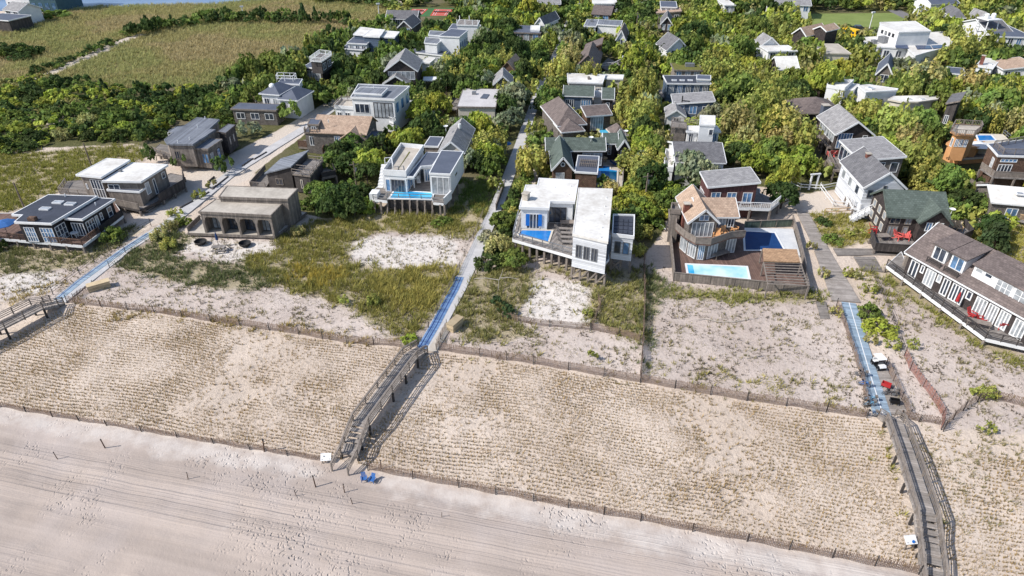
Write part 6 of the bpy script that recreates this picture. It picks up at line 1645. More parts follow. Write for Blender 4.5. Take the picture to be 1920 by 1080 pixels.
fence([(140, 562), (176, 538)], 'short dark picket fence behind the long sand-coloured box', 0.9, seed=18)
fence([(206, 502), (236, 474), (296, 438), (318, 428)], 'thin wire fence on the arched-house side of the left walk', 0.9, 'darkrail', 'wire', seed=19, group='post and rail walk fences', name='rail_fence')
fence([(1252, 408), (1256, 460), (1262, 524)], 'weathered tall board fence on the left of the octagonal house deck', 1.5, 'cedar', 'boards', 2.4, group='board deck fences', name='board_fence', pmat='rail', seed=20)
fence([(1262, 526), (1330, 533), (1420, 542), (1513, 552)], 'weathered board fence along the seaward edge of the brown pool deck', 1.3, 'cedar', 'boards', 2.4, group='board deck fences', name='board_fence', pmat='rail', seed=21)
fence([(1513, 550), (1506, 500), (1494, 450), (1484, 416)], 'weathered board fence between brown pool deck and the plank walk', 1.2, 'cedar', 'boards', 2.4, group='board deck fences', name='board_fence', pmat='rail', seed=22)
fence([(1394, 428), (1484, 424)], 'mossy low board fence behind the navy covered pool', 1.2, surf('mossy_boards', (104, 116, 104), (84, 96, 86), 0.9, 1, 'siding'), 'boards', 2.4, group='board deck fences', name='board_fence', pmat='rail', seed=23)
fence([(1166, 354), (1168, 320), (1170, 288)], 'white-topped fence at the right side of the green-roofed pool court', 1.5, 'rail', 'boards', 2.0, group=None, name='board_fence', pmat='white', seed=24)
fence([(946, 350), (938, 372), (930, 395)], 'pale short garden fence between the middle walk and stilt villa bushes', 1.2, 'rail', 'boards', 2.0, group=None, name='board_fence', seed=25)
fence([(1482, 348), (1500, 356), (1540, 358), (1572, 352)], 'white post and rail fence across the sandy courtyard', 1.1, 'white', 'rails', 2.2, group='white courtyard fences', name='rail_fence', pmat='white', seed=26)
fence([(1536, 356), (1548, 372), (1560, 388), (1592, 392)], 'white railed ramp fence in front of the white gable house', 1.2, 'white', 'rails', 1.8, group='white courtyard fences', name='rail_fence', pmat='white', seed=27)
fence([(1546, 402), (1570, 402), (1596, 400)], 'thin pale pipe fence at the sandy courtyard seaward end', 1.1, 'tan', 'rails', 2.4, group='white courtyard fences', name='rail_fence', pmat='tan', seed=28)
# white gate frame of the courtyard
g0 = P(1516, 356); g = empty('gate_frame', g0, 0.2, 'tall white gate frame standing in the sandy courtyard fence', 'gate')
MB().box(-0.12, 0.12, -0.12, 0.12, 0, 2.8).build('post', 'white', g); MB().box(1.2, 1.44, -0.12, 0.12, 0, 2.8).build('post', 'white', g); MB().box(-0.3, 1.6, -0.14, 0.14, 2.8, 3.0).build('lintel', 'white', g)

# ------------------------------------------------------------------ beach posts, poles, boxes
POSTS = [(107, 859, 'short beach post furthest left on the open sand'), (197, 839, 'taller leaning beach post nearest the half-buried left fence'), (352, 897, 'beach post standing alone left of the footprints'), (592, 912, 'tallest beach post below the middle walkway stair'), (555, 928, 'small beach stub lowest below the middle stair'),
         (495, 846, 'dark thick post rising behind the buried left fence'), (646, 923, 'thin beach stake right of the middle stair foot'), (661, 944, 'lowest thin stake beside the blue chairs'), (828, 968, 'tiny stake on sand right of the blue chairs'), (714, 878, 'leaning stake in the fence corner above the blue chairs')]
proto = None
for k, (x, y, lab) in enumerate(POSTS):
    p = P(x, y)
    if proto is None:
        proto = empty('beach_post', p, 0, lab, 'post', 'wooden posts on the beach')
        m = MB().tube((0, 0, -0.3), (-0.12, 0.02, 1.05), 0.055, 0.045, 8); m.build('shaft', 'brownwall', proto)
        MB().tube((-0.115, 0.02, 0.98), (-0.125, 0.02, 1.12), 0.065, 0.055, 8).build('cap', 'darkrail', proto); o = proto
    else: o = copy_tree(proto); o.location = p
    o['label'] = lab; o.rotation_euler = (0, 0, k * 1.9 if k else 0)
    s_ = [0.75, 1.15, 0.7, 1.2, 0.6, 1.5, 0.9, 0.7, 0.5, 0.9][k]; o.scale = (s_, s_, s_)

def pole(x, y, ytop, lab, arm=True, mat='pole', lamp=False, name='utility_pole', cat='utility pole', group='utility poles among the houses'):
    p = P(x, y)
    lo, hi = 1.0, 20.0
    for _ in range(30):
        mid = (lo + hi) / 2
        if PX(p.x, p.y, mid)[1] > ytop: lo = mid
        else: hi = mid
    h_ = lo
    o = empty(name, p, 0.3, lab, cat, group)
    MB().tube((0, 0, -0.3), (0, 0, h_), 0.16, 0.11, 8).build('shaft', mat, o)
    if arm:
        MB().box(-0.8, 0.8, -0.06, 0.06, h_ - 0.6, h_ - 0.48).build('crossarm', mat, o)
        MB().tube((0.25, 0, h_ - 1.9), (0.25, 0, h_ - 1.2), 0.18, 0.18, 10).build('transformer', 'metal', o)
    if lamp: MB().box(-0.6, 0.6, -0.25, 0.25, h_ - 0.1, h_ + 0.35).build('floodlight', 'white', o)
pole(46, 391, 342, 'bare leaning utility pole left of the black flat-roofed house', False)
pole(172, 313, 268, 'bare utility pole in grass beside the two-white-roof house', False)
pole(669, 352, 303, 'utility pole between dark shrubs left of the white slim-pool villa')
pole(1208, 388, 325, 'tall pole with transformer between stilt villa and red-brown house')
pole(1197, 264, 227, 'pole with white box behind the green-roofed court')
pole(1192, 66, 22, 'tall weathered pole inland beside the small white gable')
pole(1232, 60, 24, 'pole beside the dark inland gable house')
pole(1283, 70, 54, 'short pole right of the dark inland gable house', False)
pole(1793, 300, 255, 'thin pole before the terrace of the orange tower house', False)
pole(1520, 88, 72, 'pole left of the greenish low roof', False)
pole(1473, 35, 18, 'white floodlight mast at the field end left', False, 'white', True, 'light_mast', 'light mast', 'floodlight masts of the playing field')
pole(1630, 53, 24, 'white floodlight mast on the near side of the playing field', False, 'white', True, 'light_mast', 'light mast', 'floodlight masts of the playing field')
pole(1717, 38, 14, 'white floodlight mast beside the school road', False, 'white', True, 'light_mast', 'light mast', 'floodlight masts of the playing field')
pole(712, 40, 8, 'white globe-topped mast at the marsh edge left of the courts', False, 'white', True, 'light_mast', 'light mast', 'floodlight masts of the playing field')
pole(456, 28, 13, 'lone pale mast standing in the far reed marsh', False, 'white', True, 'light_mast', 'light mast', 'floodlight masts of the playing field')

def crate(x, y, L_, W_, H_, yaw, lab, mat='boxwood'):
    p = P(x, y); o = empty('storage_box', p, yaw, lab, 'box')
    MB().box(-W_ / 2, W_ / 2, 0, L_, -0.1, H_ * 0.88).build('body', mat, o)
    MB().box(-W_ / 2 - 0.05, W_ / 2 + 0.05, -0.05, L_ + 0.05, H_ * 0.88, H_).build('lid', 'boxwood', o)
    occupy([(p.x - 1, p.y - 1), (p.x + 1, p.y - 1), (p.x + 1, p.y + 1), (p.x - 1, p.y + 1)])
crate(844, 622, 2.2, 1.0, 1.1, -0.55, 'sand-coloured wooden box beside the middle walk mat')
crate(166, 546, 2.7, 1.0, 0.9, -0.95, 'long sand-coloured box beside the left walk mat')
p = P(821, 652); sheet('path', [(800, 658), (818, 660), (848, 612), (836, 606)], surf('pad', (190, 182, 172), (166, 158, 148), 0.9), 0.065)

def sign(x, y, lab, w=1.0, h_=0.5, z=1.2, yaw=0.1, tilt=0.5):
    p = P(x, y); o = empty('sign', p, yaw, lab, 'sign', 'white beach signs')
    for s_ in (-0.35, 0.35): MB().box(s_ * w - 0.05, s_ * w + 0.05, 0, 0.1, -0.3, z).build('post', 'rail', o)
    bd = MB().add([(-w / 2, -0.1, z - 0.1), (w / 2, -0.1, z - 0.1), (w / 2, tilt, z + h_ * 0.6), (-w / 2, tilt, z + h_ * 0.6), (-w / 2, -0.04, z - 0.14), (w / 2, -0.04, z - 0.14), (w / 2, tilt + 0.06, z + h_ * 0.6 - 0.04), (-w / 2, tilt + 0.06, z + h_ * 0.6 - 0.04)],
                  [(0, 1, 2, 3), (7, 6, 5, 4), (0, 4, 5, 1), (1, 5, 6, 2), (2, 6, 7, 3), (3, 7, 4, 0)]).build('board', 'white', o)
    return o, bd
sign(612, 868, 'plain white notice board at the foot of the middle walkway', 1.0, 0.5, 0.5)
o, bd = sign(1704, 1030, 'white notice board with a blue spot beside the right walkway stair', 1.0, 0.5, 0.9)
MB().tube((0.1, 0.02, 0.985), (0.1, 0.0, 1.0), 0.13, 0.13, 12).build('symbol', 'bluepaint', bd)

# ------------------------------------------------------------------ furniture and vehicles
def chair_mesh(t, mat, recline=0.35):
    MB().box(-0.3, 0.3, -0.3, 0.3, 0.34, 0.42).build('seat', mat, t)
    b = MB()
    for k in range(4): b.add([(-0.3 + k * 0.155, 0.26, 0.36), (-0.17 + k * 0.155, 0.26, 0.36), (-0.17 + k * 0.155, 0.26 + recline, 1.05), (-0.3 + k * 0.155, 0.26 + recline, 1.05), (-0.3 + k * 0.155, 0.31, 0.36), (-0.17 + k * 0.155, 0.31, 0.36), (-0.17 + k * 0.155, 0.31 + recline, 1.05), (-0.3 + k * 0.155, 0.31 + recline, 1.05)],
                             [(0, 1, 2, 3), (7, 6, 5, 4), (0, 4, 5, 1), (1, 5, 6, 2), (2, 6, 7, 3), (3, 7, 4, 0)])
    b.build('backrest', mat, t)
    for s_ in (-1, 1):
        MB().box(s_ * 0.38 - 0.06, s_ * 0.38 + 0.06, -0.35, 0.4, 0.58, 0.63).build('armrest', mat, t)
        MB().box(s_ * 0.36 - 0.04, s_ * 0.36 + 0.04, -0.32, -0.24, 0, 0.58).build('leg', mat, t)
        MB().bar((s_ * 0.36, 0.0, 0.36), (s_ * 0.36, 0.55, 0.02), 0.07).build('leg', mat, t)
CH = {}
def chair(x, y, z, yaw, mat, lab, group, kind='deck_chair', cat='chair', sc=1.0):
    p = P(x, y, z)
    if mat not in CH:
        o = empty(kind, p, yaw, lab, cat, group); chair_mesh(o, mat); CH[mat] = o
    else: o = copy_tree(CH[mat])
    o.location = p; o.rotation_euler = (0, 0, yaw); o['label'] = lab; o['group'] = group; o.scale = (sc, sc, sc)
    return o
G_ = 'deck chairs on the house terraces'
chair(683, 901, 0, 0.3, 'bluefabric', 'left blue beach chair on sand below the middle stair', 'blue beach chairs', 'beach_chair', sc=0.68)
chair(698, 903, 0, -0.3, 'bluefabric', 'right blue beach chair on sand, slightly lower than its pair', 'blue beach chairs', 'beach_chair', sc=0.68)
chair(1683, 449, 0.9, 0.5, 'coral', 'left coral chair on the dark green-roofed house deck', G_, sc=1.35)
chair(1697, 449, 0.9, -0.5, 'coral', 'right coral chair on the dark green-roofed house deck', G_, sc=1.35)
for k, (x, y, l_) in enumerate(((1556, 292, 'leftmost coral chair on the high deck of the shed-roofed house'), (1565, 292, 'second coral chair from left on the high shed-roofed house deck'), (1575, 291, 'third coral chair from left on the high shed-roofed house deck'), (1583, 292, 'rightmost coral chair on the high shed-roofed house deck'))):
    chair(x, y, 2.4, PI + 0.2 * k, 'coral', l_, G_, sc=1.25)
chair(1637, 436, 0.9, 1.2, 'redpaint', 'red chair by the left wall of the green-roofed house', G_, sc=1.3)
chair(117, 449, 1.2, 0.4, 'white', 'white slatted chair at the corner of the brown-railed deck', G_, sc=1.2)
chair(148, 441, 1.2, -0.6, 'white', 'white chair at the small table under the sliding door', G_, sc=1.1)
chair(1787, 430, 0.9, 0.1, 'tan', 'left cream chair on the right deck of the green-roofed house', G_, sc=1.2)
chair(1796, 432, 0.9, -0.1, 'tan', 'right cream chair on the right deck of the green-roofed house', G_, sc=1.2)
chair(1767, 540, 1.0, 1.1, 'tan', 'cream lounge chair on the long row house deck', G_, sc=1.2)
chair(1757, 542, 1.0, 1.4, 'tan', 'cream chair with towel left on the row house deck', G_, sc=1.1)
for k, (x, y, l_) in enumerate(((1821, 596, 'red chair at the row house deck table, end nearest the stairs'), (1838, 605, 'red bench-like chair on the long side of the row deck table'), (1880, 617, 'red chair alone at the right of the row house deck'))):
    chair(x, y, 1.0, 0.5 + k, 'redpaint', l_, G_, sc=1.15)
for k, (x, y, l_) in enumerate(((1343, 446, 'orange wicker chair at the front of the octagonal balcony'), (1357, 442, 'orange wicker chair in the middle of the octagonal balcony'), (1376, 434, 'orange wicker chair near the balcony sliding door'))):
    chair(x, y, 3.5, -0.4 + k * 0.5, 'orange', l_, G_, sc=1.2)
def lounger(x, y, z, yaw, mat, lab, first={}):
    p = P(x, y, z)
    if mat not in first:
        t = empty('sun_lounger', p, yaw, lab, 'sun lounger', 'sun loungers on the pool decks')
        m = MB().box(-0.32, 0.32, -1.0, 0.35, 0.3, 0.4); m.build('mattress', mat, t)
        MB().add([(-0.32, 0.35, 0.3), (0.32, 0.35, 0.3), (0.32, 1.0, 0.75), (-0.32, 1.0, 0.75), (-0.32, 0.35, 0.4), (0.32, 0.35, 0.4), (0.32, 0.96, 0.84), (-0.32, 0.96, 0.84)], [(3, 2, 1, 0), (4, 5, 6, 7), (0, 1, 5, 4), (1, 2, 6, 5), (2, 3, 7, 6), (3, 0, 4, 7)]).build('backrest', mat, t)
        for sx in (-0.26, 0.26):
            for sy in (-0.85, 0.3): MB().box(sx - 0.04, sx + 0.04, sy - 0.04, sy + 0.04, 0, 0.3).build('leg', 'rail', t)
        first[mat] = t
    else: t = copy_tree(first[mat])
    t.location = p; t.rotation_euler = (0, 0, yaw); t['label'] = lab
lounger(733, 350, 2.4, 1.9, 'white', 'white lounger leftmost on the slim-pool villa deck')
lounger(755, 350, 2.4, 1.9, 'white', 'white lounger under the porch edge of the slim-pool villa')
lounger(785, 342, 2.4, 0.2, 'white', 'white lounger near the glass doors of the slim-pool villa')
for k, (x, y) in enumerate(((1052, 432), (1056, 440), (1055, 448), (1058, 457))):
    lounger(x, y, 2.6, 1.45, 'deck', ['grey', 'grey', 'grey', 'grey'][k] + ' lounger, ' + ['farthest from the sea', 'second from the villa wall', 'third from the villa wall', 'nearest the seaward rail'][k] + ' on the stilt villa deck')
for k, (x, y) in enumerate(((1153, 309), (1157, 312))): lounger(x, y, 0.3, 1.4, 'cover', ('left' if k == 0 else 'right') + ' navy lounger in the green-roofed pool court')
def table(x, y, z, r, mat, lab, rect=None, yaw=0):
    t = empty('table', P(x, y, z), yaw, lab, 'table')
    if rect: MB().box(-rect[0] / 2, rect[0] / 2, -rect[1] / 2, rect[1] / 2, 0.7, 0.76).build('tabletop', mat, t); lg = [(sx * (rect[0] / 2 - 0.12), sy * (rect[1] / 2 - 0.1)) for sx in (-1, 1) for sy in (-1, 1)]
    else: MB().tube((0, 0, 0.7), (0, 0, 0.76), r, r, 20).build('tabletop', mat, t); lg = [(sx * r * 0.55, sy * r * 0.55) for sx in (-1, 1) for sy in (-1, 1)]
    for a in lg: MB().box(a[0] - 0.04, a[0] + 0.04, a[1] - 0.04, a[1] + 0.04, 0, 0.7).build('leg', mat, t)
table(142, 444, 1.2, 0.6, 'white', 'small round white table on the brown-railed deck')
table(830, 353, 2.4, 0.5, 'darkrail', 'long dining table under the glass corner of the slim-pool villa', (2.4, 1.0), 0.1)
table(1350, 482, 0.4, 0.5, 'rail', 'pale dining table on the brown pool deck under the balcony', (2.6, 1.1), 0.5)
table(1832, 612, 1.0, 0.5, 'rail', 'long grey table on the row house deck between red chairs', (2.6, 1.0), -0.5)
table(1064, 424, 2.6, 0.5, 'rail', 'grey dining table on the stilt villa deck by the long roof', (2.2, 1.1), 0.0)
table(1132, 303, 0.3, 0.7, 'tan', 'round tan table set in the green-roofed court')
table(1655, 449, 0.9, 0.5, 'rail', 'low grey table on the green-roofed house left deck', (1.6, 1.2), 0.1)
def umbrella(x, y, z, r, h_, mat, lab, closed=False, group='parasols'):
    t = empty('parasol', P(x, y, z), 0.2, lab, 'parasol', group)
    MB().tube((0, 0, 0), (0, 0, h_), 0.04).build('pole', 'rail', t)
    if closed: MB().lathe((0, 0, 0), [(0.05, h_ * 0.42), (0.2, h_ * 0.46), (0.17, h_ * 0.75), (0.05, h_ * 1.02)], 8).build('canopy', mat, t)
    else: MB().lathe((0, 0, 0), [(r, h_ - 0.6), (r * 0.98, h_ - 0.52), (r * 0.5, h_ - 0.2), (0.04, h_ + 0.02)], 8).build('canopy', mat, t)
    MB().tube((0, 0, 0), (0, 0, 0.12), 0.3, 0.26, 10).build('base', 'blackmetal', t)
umbrella(16, 442, 1.2, 1.7, 2.6, 'bluefabric', 'open blue parasol beside the black flat-roofed house')
umbrella(651, 274, 0.6, 1.7, 2.7, 'white', 'open white parasol before the tan-roofed shingle house')
umbrella(1829, 292, 0.9, 2.2, 2.7, 'white', 'open white parasol on the orange tower house terrace')
umbrella(949, 284, 0, 1.1, 2.2, 'bluefabric', 'small open blue parasol among trees beside the middle walk')
umbrella(1500, 172, 0, 1.7, 2.6, 'white', 'white parasol left of the white stucco cubes')
umbrella(1519, 174, 0, 1.7, 2.6, 'tan', 'tan parasol nearer the white stucco cubes')
umbrella(1789, 578, 1.0, 1, 2.4, 'redpaint', 'closed red parasol midway along the row house deck', True)
umbrella(1843, 594, 1.0, 1, 2.6, 'redpaint', 'closed red parasol beside the row house deck table', True)
umbrella(410, 461, 0, 1, 2.3, 'cover', 'closed dark parasol behind the beach picnic table', True)
# fire bowls, picnic table, kayak
def bowl(x, y, lab, yaw):
    t = empty('fire_bowl', P(x, y), yaw, lab, 'fire bowl', 'black fire bowls on the sand court')
    MB().lathe((0, 0, 0), [(0.4, -0.05), (0.78, 0.22), (0.9, 0.55), (0.84, 0.57), (0.7, 0.28), (0.3, 0.1), (0.02, 0.08)], 20).build('bowl', 'blackmetal', t)
    MB().torus((0, 0, 0.56), 0.87, 0.05, 'z', 20, 6).build('rim', 'darkrail', t)
bowl(377, 458, 'left black fire bowl on the sand court', 0); bowl(460, 461, 'right black fire bowl on the sand court', 1)
def picnic(x, y):
    t = empty('picnic_table', P(x, y), 0.12, 'weathered wooden picnic table between two fire bowls', 'picnic table')
    MB().box(-1.0, 1.0, -0.4, 0.4, 0.7, 0.76).build('tabletop', 'deck', t)
    for s_ in (-1, 1): MB().box(-1.0, 1.0, s_ * 0.8 - 0.15, s_ * 0.8 + 0.15, 0.42, 0.47).build('bench', 'deck', t)
    for s_ in (-0.8, 0.8): MB().bar((s_, -0.75, 0), (s_, 0.15, 0.72), 0.1).bar((s_, 0.75, 0), (s_, -0.15, 0.72), 0.1).bar((s_, -0.9, 0.4), (s_, 0.9, 0.4), 0.1).build('leg_frame', 'rail', t)
picnic(412, 470)
def kayak(x, y, yaw):
    t = empty('kayak', P(x, y), yaw, 'white kayak lying on grass right of the stilt villa', 'kayak')
    n, m = 12, 13; vs, fs = [], []
    for i in range(m):
        u = i / (m - 1) * 2 - 1; r = 0.42 * (1 - abs(u) ** 2.4) + 0.01
        for j in range(n): a = 2 * PI * j / n; vs.append((r * math.cos(a), u * 2.3, 0.22 + 0.18 * u * u + 0.55 * r * math.sin(a)))
    for i in range(m - 1):
        for j in range(n): fs.append((i * n + j, i * n + (j + 1) % n, (i + 1) * n + (j + 1) % n, (i + 1) * n + j))
    MB().add(vs, fs).build('hull', 'white', t, True); MB().torus((0, -0.1, 0.42), 0.3, 0.05, 'z', 14, 6).build('cockpit_rim', 'black', t)
kayak(1236, 422, 0.25)
def bucket(x, y):
    t = empty('bucket', P(x, y, 0.4), 0, 'small yellow tub on the deck by the tall board fence', 'bucket')
    MB().lathe((0, 0, 0), [(0.3, 0), (0.42, 0.5), (0.38, 0.5), (0.28, 0.06), (0.01, 0.05)], 12).build('tub', 'yellow', t); MB().torus((0, 0, 0.5), 0.4, 0.03, 'z', 12, 5).build('rim', 'yellow', t)
bucket(1258, 446)
def wheel(parent, x, y, z, r, w=0.16, ax='x', mat='black', rim='metal'):
    t = MB().torus((x, y, z), r - w * 0.4, w * 0.4, ax, 16, 8).build('wheel', mat, parent)
    d = w * 0.3
    a, b = ((x - d, y, z), (x + d, y, z)) if ax == 'x' else ((x, y - d, z), (x, y + d, z))
    MB().tube(a, b, r * 0.62, r * 0.62, 12).build('rim', rim, t)
    return t
def golf_cart(x, y, yaw):
    t = empty('golf_cart', P(x, y), yaw, 'white-roofed black golf cart parked beside the pale blue mat', 'golf cart')
    m = MB().prism([(-1.15, 0.3), (1.1, 0.3), (1.1, 0.75), (0.35, 0.8), (0.25, 0.42), (-0.4, 0.42), (-0.5, 0.85), (-0.95, 0.9), (-1.2, 0.62)], -0.56, 0.56, 'x'); m.build('body', 'black', t)
    MB().prism([(-0.45, 0.86), (-0.95, 0.91), (-1.22, 0.66), (-1.24, 0.72), (-0.98, 0.98), (-0.46, 0.93)], -0.5, 0.5, 'x').build('hood', 'white', t)
    MB().box(-0.5, 0.5, 0.3, 0.8, 0.78, 0.9).build('seat', 'white', t); MB().box(-0.5, 0.5, 0.76, 0.88, 0.9, 1.3).build('backrest', 'white', t)
    MB().prism([(-0.65, 1.86), (0.95, 1.88), (1.0, 1.92), (0.9, 1.97), (-0.6, 1.95), (-0.7, 1.9)], -0.6, 0.6, 'x').build('roof', 'white', t)
    for sx in (-0.52, 0.52):
        MB().bar((sx, -0.55, 0.85), (sx, -0.5, 1.88), 0.05).build('roof_post', 'black', t); MB().bar((sx, 0.95, 0.7), (sx, 0.85, 1.88), 0.05).build('roof_post', 'black', t)
        for sy in (-0.82, 0.75): wheel(t, sx + (0.04 if sx > 0 else -0.04), sy, 0.24, 0.26)
        MB().tube((sx * 0.75, -1.2, 0.68), (sx * 0.75, -1.26, 0.68), 0.08).build('headlight', 'paleglass', t)
    MB().add([(-0.5, -0.52, 0.92), (0.5, -0.52, 0.92), (0.5, -0.48, 1.84), (-0.5, -0.48, 1.84)], [(0, 1, 2, 3)]).build('windscreen', 'glass', t)
    s_ = MB().torus((0.22, -0.2, 1.02), 0.16, 0.02, 'y', 12, 5).build('steering_wheel', 'black', t)
golf_cart(1645, 688, 0.15); bpy.data.objects['golf_cart'].scale = (0.8, 0.74, 0.74)
BK = None
def bicycle(x, y, yaw, lab, mat='darkrail', tilt=0.0):
    t = empty('bicycle', P(x, y), yaw, lab, 'bicycle', 'bicycles parked by the pale blue mat')
    for yy in (-0.52, 0.52): wheel(t, 0, yy, 0.34, 0.35, 0.07, 'x', 'black', 'metal')
    f = MB(); A = (0, -0.42, 0.8); B = (0, 0.2, 0.78); C_ = (0, 0.05, 0.32); D_ = (0, 0.52, 0.34); E_ = (0, -0.52, 0.34)
    for a, b in ((A, B), (A, C_), (B, C_), (C_, D_), (B, D_), (A, E_)): f.tube(a, b, 0.03, 0.03, 6)
    f.build('frame', mat, t)
    MB().bar((-0.3, -0.4, 1.0), (0.3, -0.4, 1.0), 0.04).bar((0, -0.42, 0.8), (0, -0.4, 1.0), 0.04).build('handlebar', 'metal', t)
    MB().box(-0.1, 0.1, 0.1, 0.36, 0.88, 0.95).bar((0, 0.2, 0.78), (0, 0.21, 0.9), 0.04).build('saddle', 'black', t)
    MB().box(-0.18, 0.18, -0.75, -0.48, 0.78, 1.0).build('basket', 'rail', t)
    t.rotation_euler = (0, tilt, yaw); t.scale = (0.88, 0.88, 0.88)
bicycle(1613, 705, 1.2, 'dark bicycle leaning on the slat fence, farthest up the mat'); bicycle(1618, 724, 1.0, 'dark bicycle leaning on the slat fence, second down the mat', 'bluepaint')
bicycle(1630, 752, 1.3, 'light blue bicycle at the lower left of the pale mat', surf('pale_blue_enamel', (120, 176, 210), None, 0.4)); bicycle(1628, 762, 1.5, 'second light blue bicycle tight beside the lower fence', surf('pale_blue_enamel', (120, 176, 210)))
bicycle(1631, 780, 1.4, 'dark blue bicycle at the outer corner of the walkway entrance', 'cover'); bicycle(1666, 742, 1.35, 'grey bicycle behind the red wagon on the parking walk'); bicycle(1672, 738, 1.45, 'basket bicycle nearest the right slat fence', 'metal')
def wagon(x, y, yaw, lab, mat):
    t = empty('beach_wagon', P(x, y), yaw, lab, 'wagon', 'folding beach wagons on the parking walk')
    m = MB().box(-0.35, 0.35, -0.6, 0.6, 0.3, 0.36)
    for a in ((-0.35, -0.31, -0.6, 0.6), (0.31, 0.35, -0.6, 0.6), (-0.31, 0.31, -0.6, -0.56), (-0.31, 0.31, 0.56, 0.6)): m.box(*a, 0.36, 0.8)
    m.build('tub', mat, t)
    for sx in (-0.38, 0.38):
        for sy in (-0.42, 0.42): wheel(t, sx, sy, 0.17, 0.17, 0.1)
    t.scale = (0.78, 0.78, 0.78); MB().bar((0, -0.6, 0.4), (0, -1.05, 0.95), 0.04).bar((-0.12, -1.05, 0.95), (0.12, -1.05, 0.95), 0.04).build('handle', 'black', t)
wagon(1660, 726, 0.9, 'red folding beach wagon on the parking walk', 'redpaint'); wagon(1676, 757, 1.3, 'black folding beach wagon below the grey bicycle', 'black')
wagon(1618, 400, 1.3, 'dark cart parked under the white gable house deck', 'darkrail')
# school bus and car
def bus(x, y, yaw):
    t = empty('school_bus', P(x, y), yaw, 'yellow school bus parked between barns and white school', 'bus')
    MB().prism([(-3.4, 0.5), (3.4, 0.5), (3.4, 2.6), (3.2, 2.9), (-2.2, 2.9), (-2.4, 1.7), (-3.4, 1.55)], -1.2, 1.2, 'x').build('body', 'yellow', t)
    for k in range(5):
        for s_ in (-1, 1): MB().box(s_ * 1.21 - 0.02, s_ * 1.21 + 0.02, -1.8 + k, -1.0 + k, 1.7, 2.4).build('window', 'glass', t)
    MB().box(-1.0, 1.0, -2.52, -2.4, 1.75, 2.6).build('windscreen', 'glass', t)
    for sx in (-1.1, 1.1):
        for sy in (-2.2, 2.0): wheel(t, sx, sy, 0.5, 0.5, 0.35)
bus(1594, 72, 0.5)
def car(x, y, yaw, lab, mat):
    t = empty('parked_car', P(x, y), yaw, lab, 'car')
    MB().prism([(-2.1, 0.35), (2.1, 0.35), (2.1, 0.95), (1.2, 1.0), (0.5, 1.5), (-1.1, 1.5), (-1.9, 1.0), (-2.1, 0.9)], -0.85, 0.85, 'x').build('body', mat, t)
    MB().prism([(1.12, 1.0), (0.5, 1.46), (-1.1, 1.46), (-1.8, 1.02)], -0.87, 0.87, 'x').build('window', 'glass', t)
    for sx in (-0.8, 0.8):
        for sy in (-1.3, 1.3): wheel(t, sx, sy, 0.33, 0.33, 0.22)
car(1606, 56, 1.4, 'dark car parked by the playing field beside the barns', surf('car_paint', (52, 58, 66), None, 0.25, spec=0.6))
# pergola beside the beach pools
def pergola():
    q = [P(x, y, 2.8) for x, y in ((1432, 490), (1500, 492), (1494, 468), (1430, 466))]
    c = q[0]; o = empty('pergola', (c.x, c.y, 0), 0, 'tan-topped pergola with slatted front roof beside the beach pools', 'pergola')
    l_ = [v - c for v in q]
    MB().poly([(v.x, v.y) for v in l_], 2.72, 2.86).build('roof', surf('tan_shingle_top', (184, 150, 118), (160, 128, 100), 0.9, 1, 'roofshingle'), o)
    p = [P(x, y, 2.6) - c for x, y in ((1440, 532), (1516, 536), (1502, 494), (1432, 492))]
    for k in range(9):
        t = k / 8; a, b = p[0].lerp(p[3], t), p[1].lerp(p[2], t); MB().bar((a.x, a.y, 2.6), (b.x, b.y, 2.6), 0.16, 0.08).build('slat', 'rail', o)
    for a, b in ((p[0], p[3]), (p[1], p[2])): MB().bar((a.x, a.y, 2.5), (b.x, b.y, 2.5), 0.12, 0.16).build('beam', 'rail', o)
    for v in (p[0], p[1], p[2], p[3], l_[2], l_[3]): MB().box(v.x - 0.08, v.x + 0.08, v.y - 0.08, v.y + 0.08, 0.4, 2.6).build('post', 'rail', o)
pergola()
# bleached driftwood limbs
def branch(x, y, lab, segs, yaw=0):
    t = empty('driftwood', P(x, y), yaw, lab, 'driftwood', 'bleached dead limbs on the dunes')
    for k, s_ in enumerate(segs):
        m = MB()
        for i, (a, b) in enumerate(zip(s_, s_[1:])): m.tube(a, b, 0.055 - 0.012 * i, 0.043 - 0.012 * i, 6)
        m.build('limb' if k == 0 else 'twig', 'concrete', t)
branch(934, 545, 'upright bleached dead limb at the bushes left of the stilt villa', [[(0, 0, -0.2), (0.1, 0, 1.6), (0.5, 0.1, 2.6), (0.7, 0.1, 3.4)], [(0.1, 0, 1.7), (-1.6, 0.2, 1.9), (-3.2, 0.3, 1.7)], [(0.2, 0, 2.0), (1.4, 0, 2.1), (2.6, 0, 1.9)]])
branch(1399, 600, 'thin bleached limb standing on the bare sand lot', [[(0, 0, -0.2), (0.05, 0, 0.9), (0.25, 0, 1.8)], [(0, 0, 0.1), (-1.5, -0.5, 0.1), (-3.5, -0.6, 0.15)], [(-3.5, -0.6, 0.1), (-5.2, 0.2, 0.1), (-6.6, -0.2, 0.1)]])
branch(1400, 672, 'thin grey stake on the sand lot above the sparse tufts', [[(0, 0, -0.2), (0.1, 0, 1.2), (0.15, 0, 2.0)], [(0.1, 0, 1.0), (0.6, 0, 1.4)]])

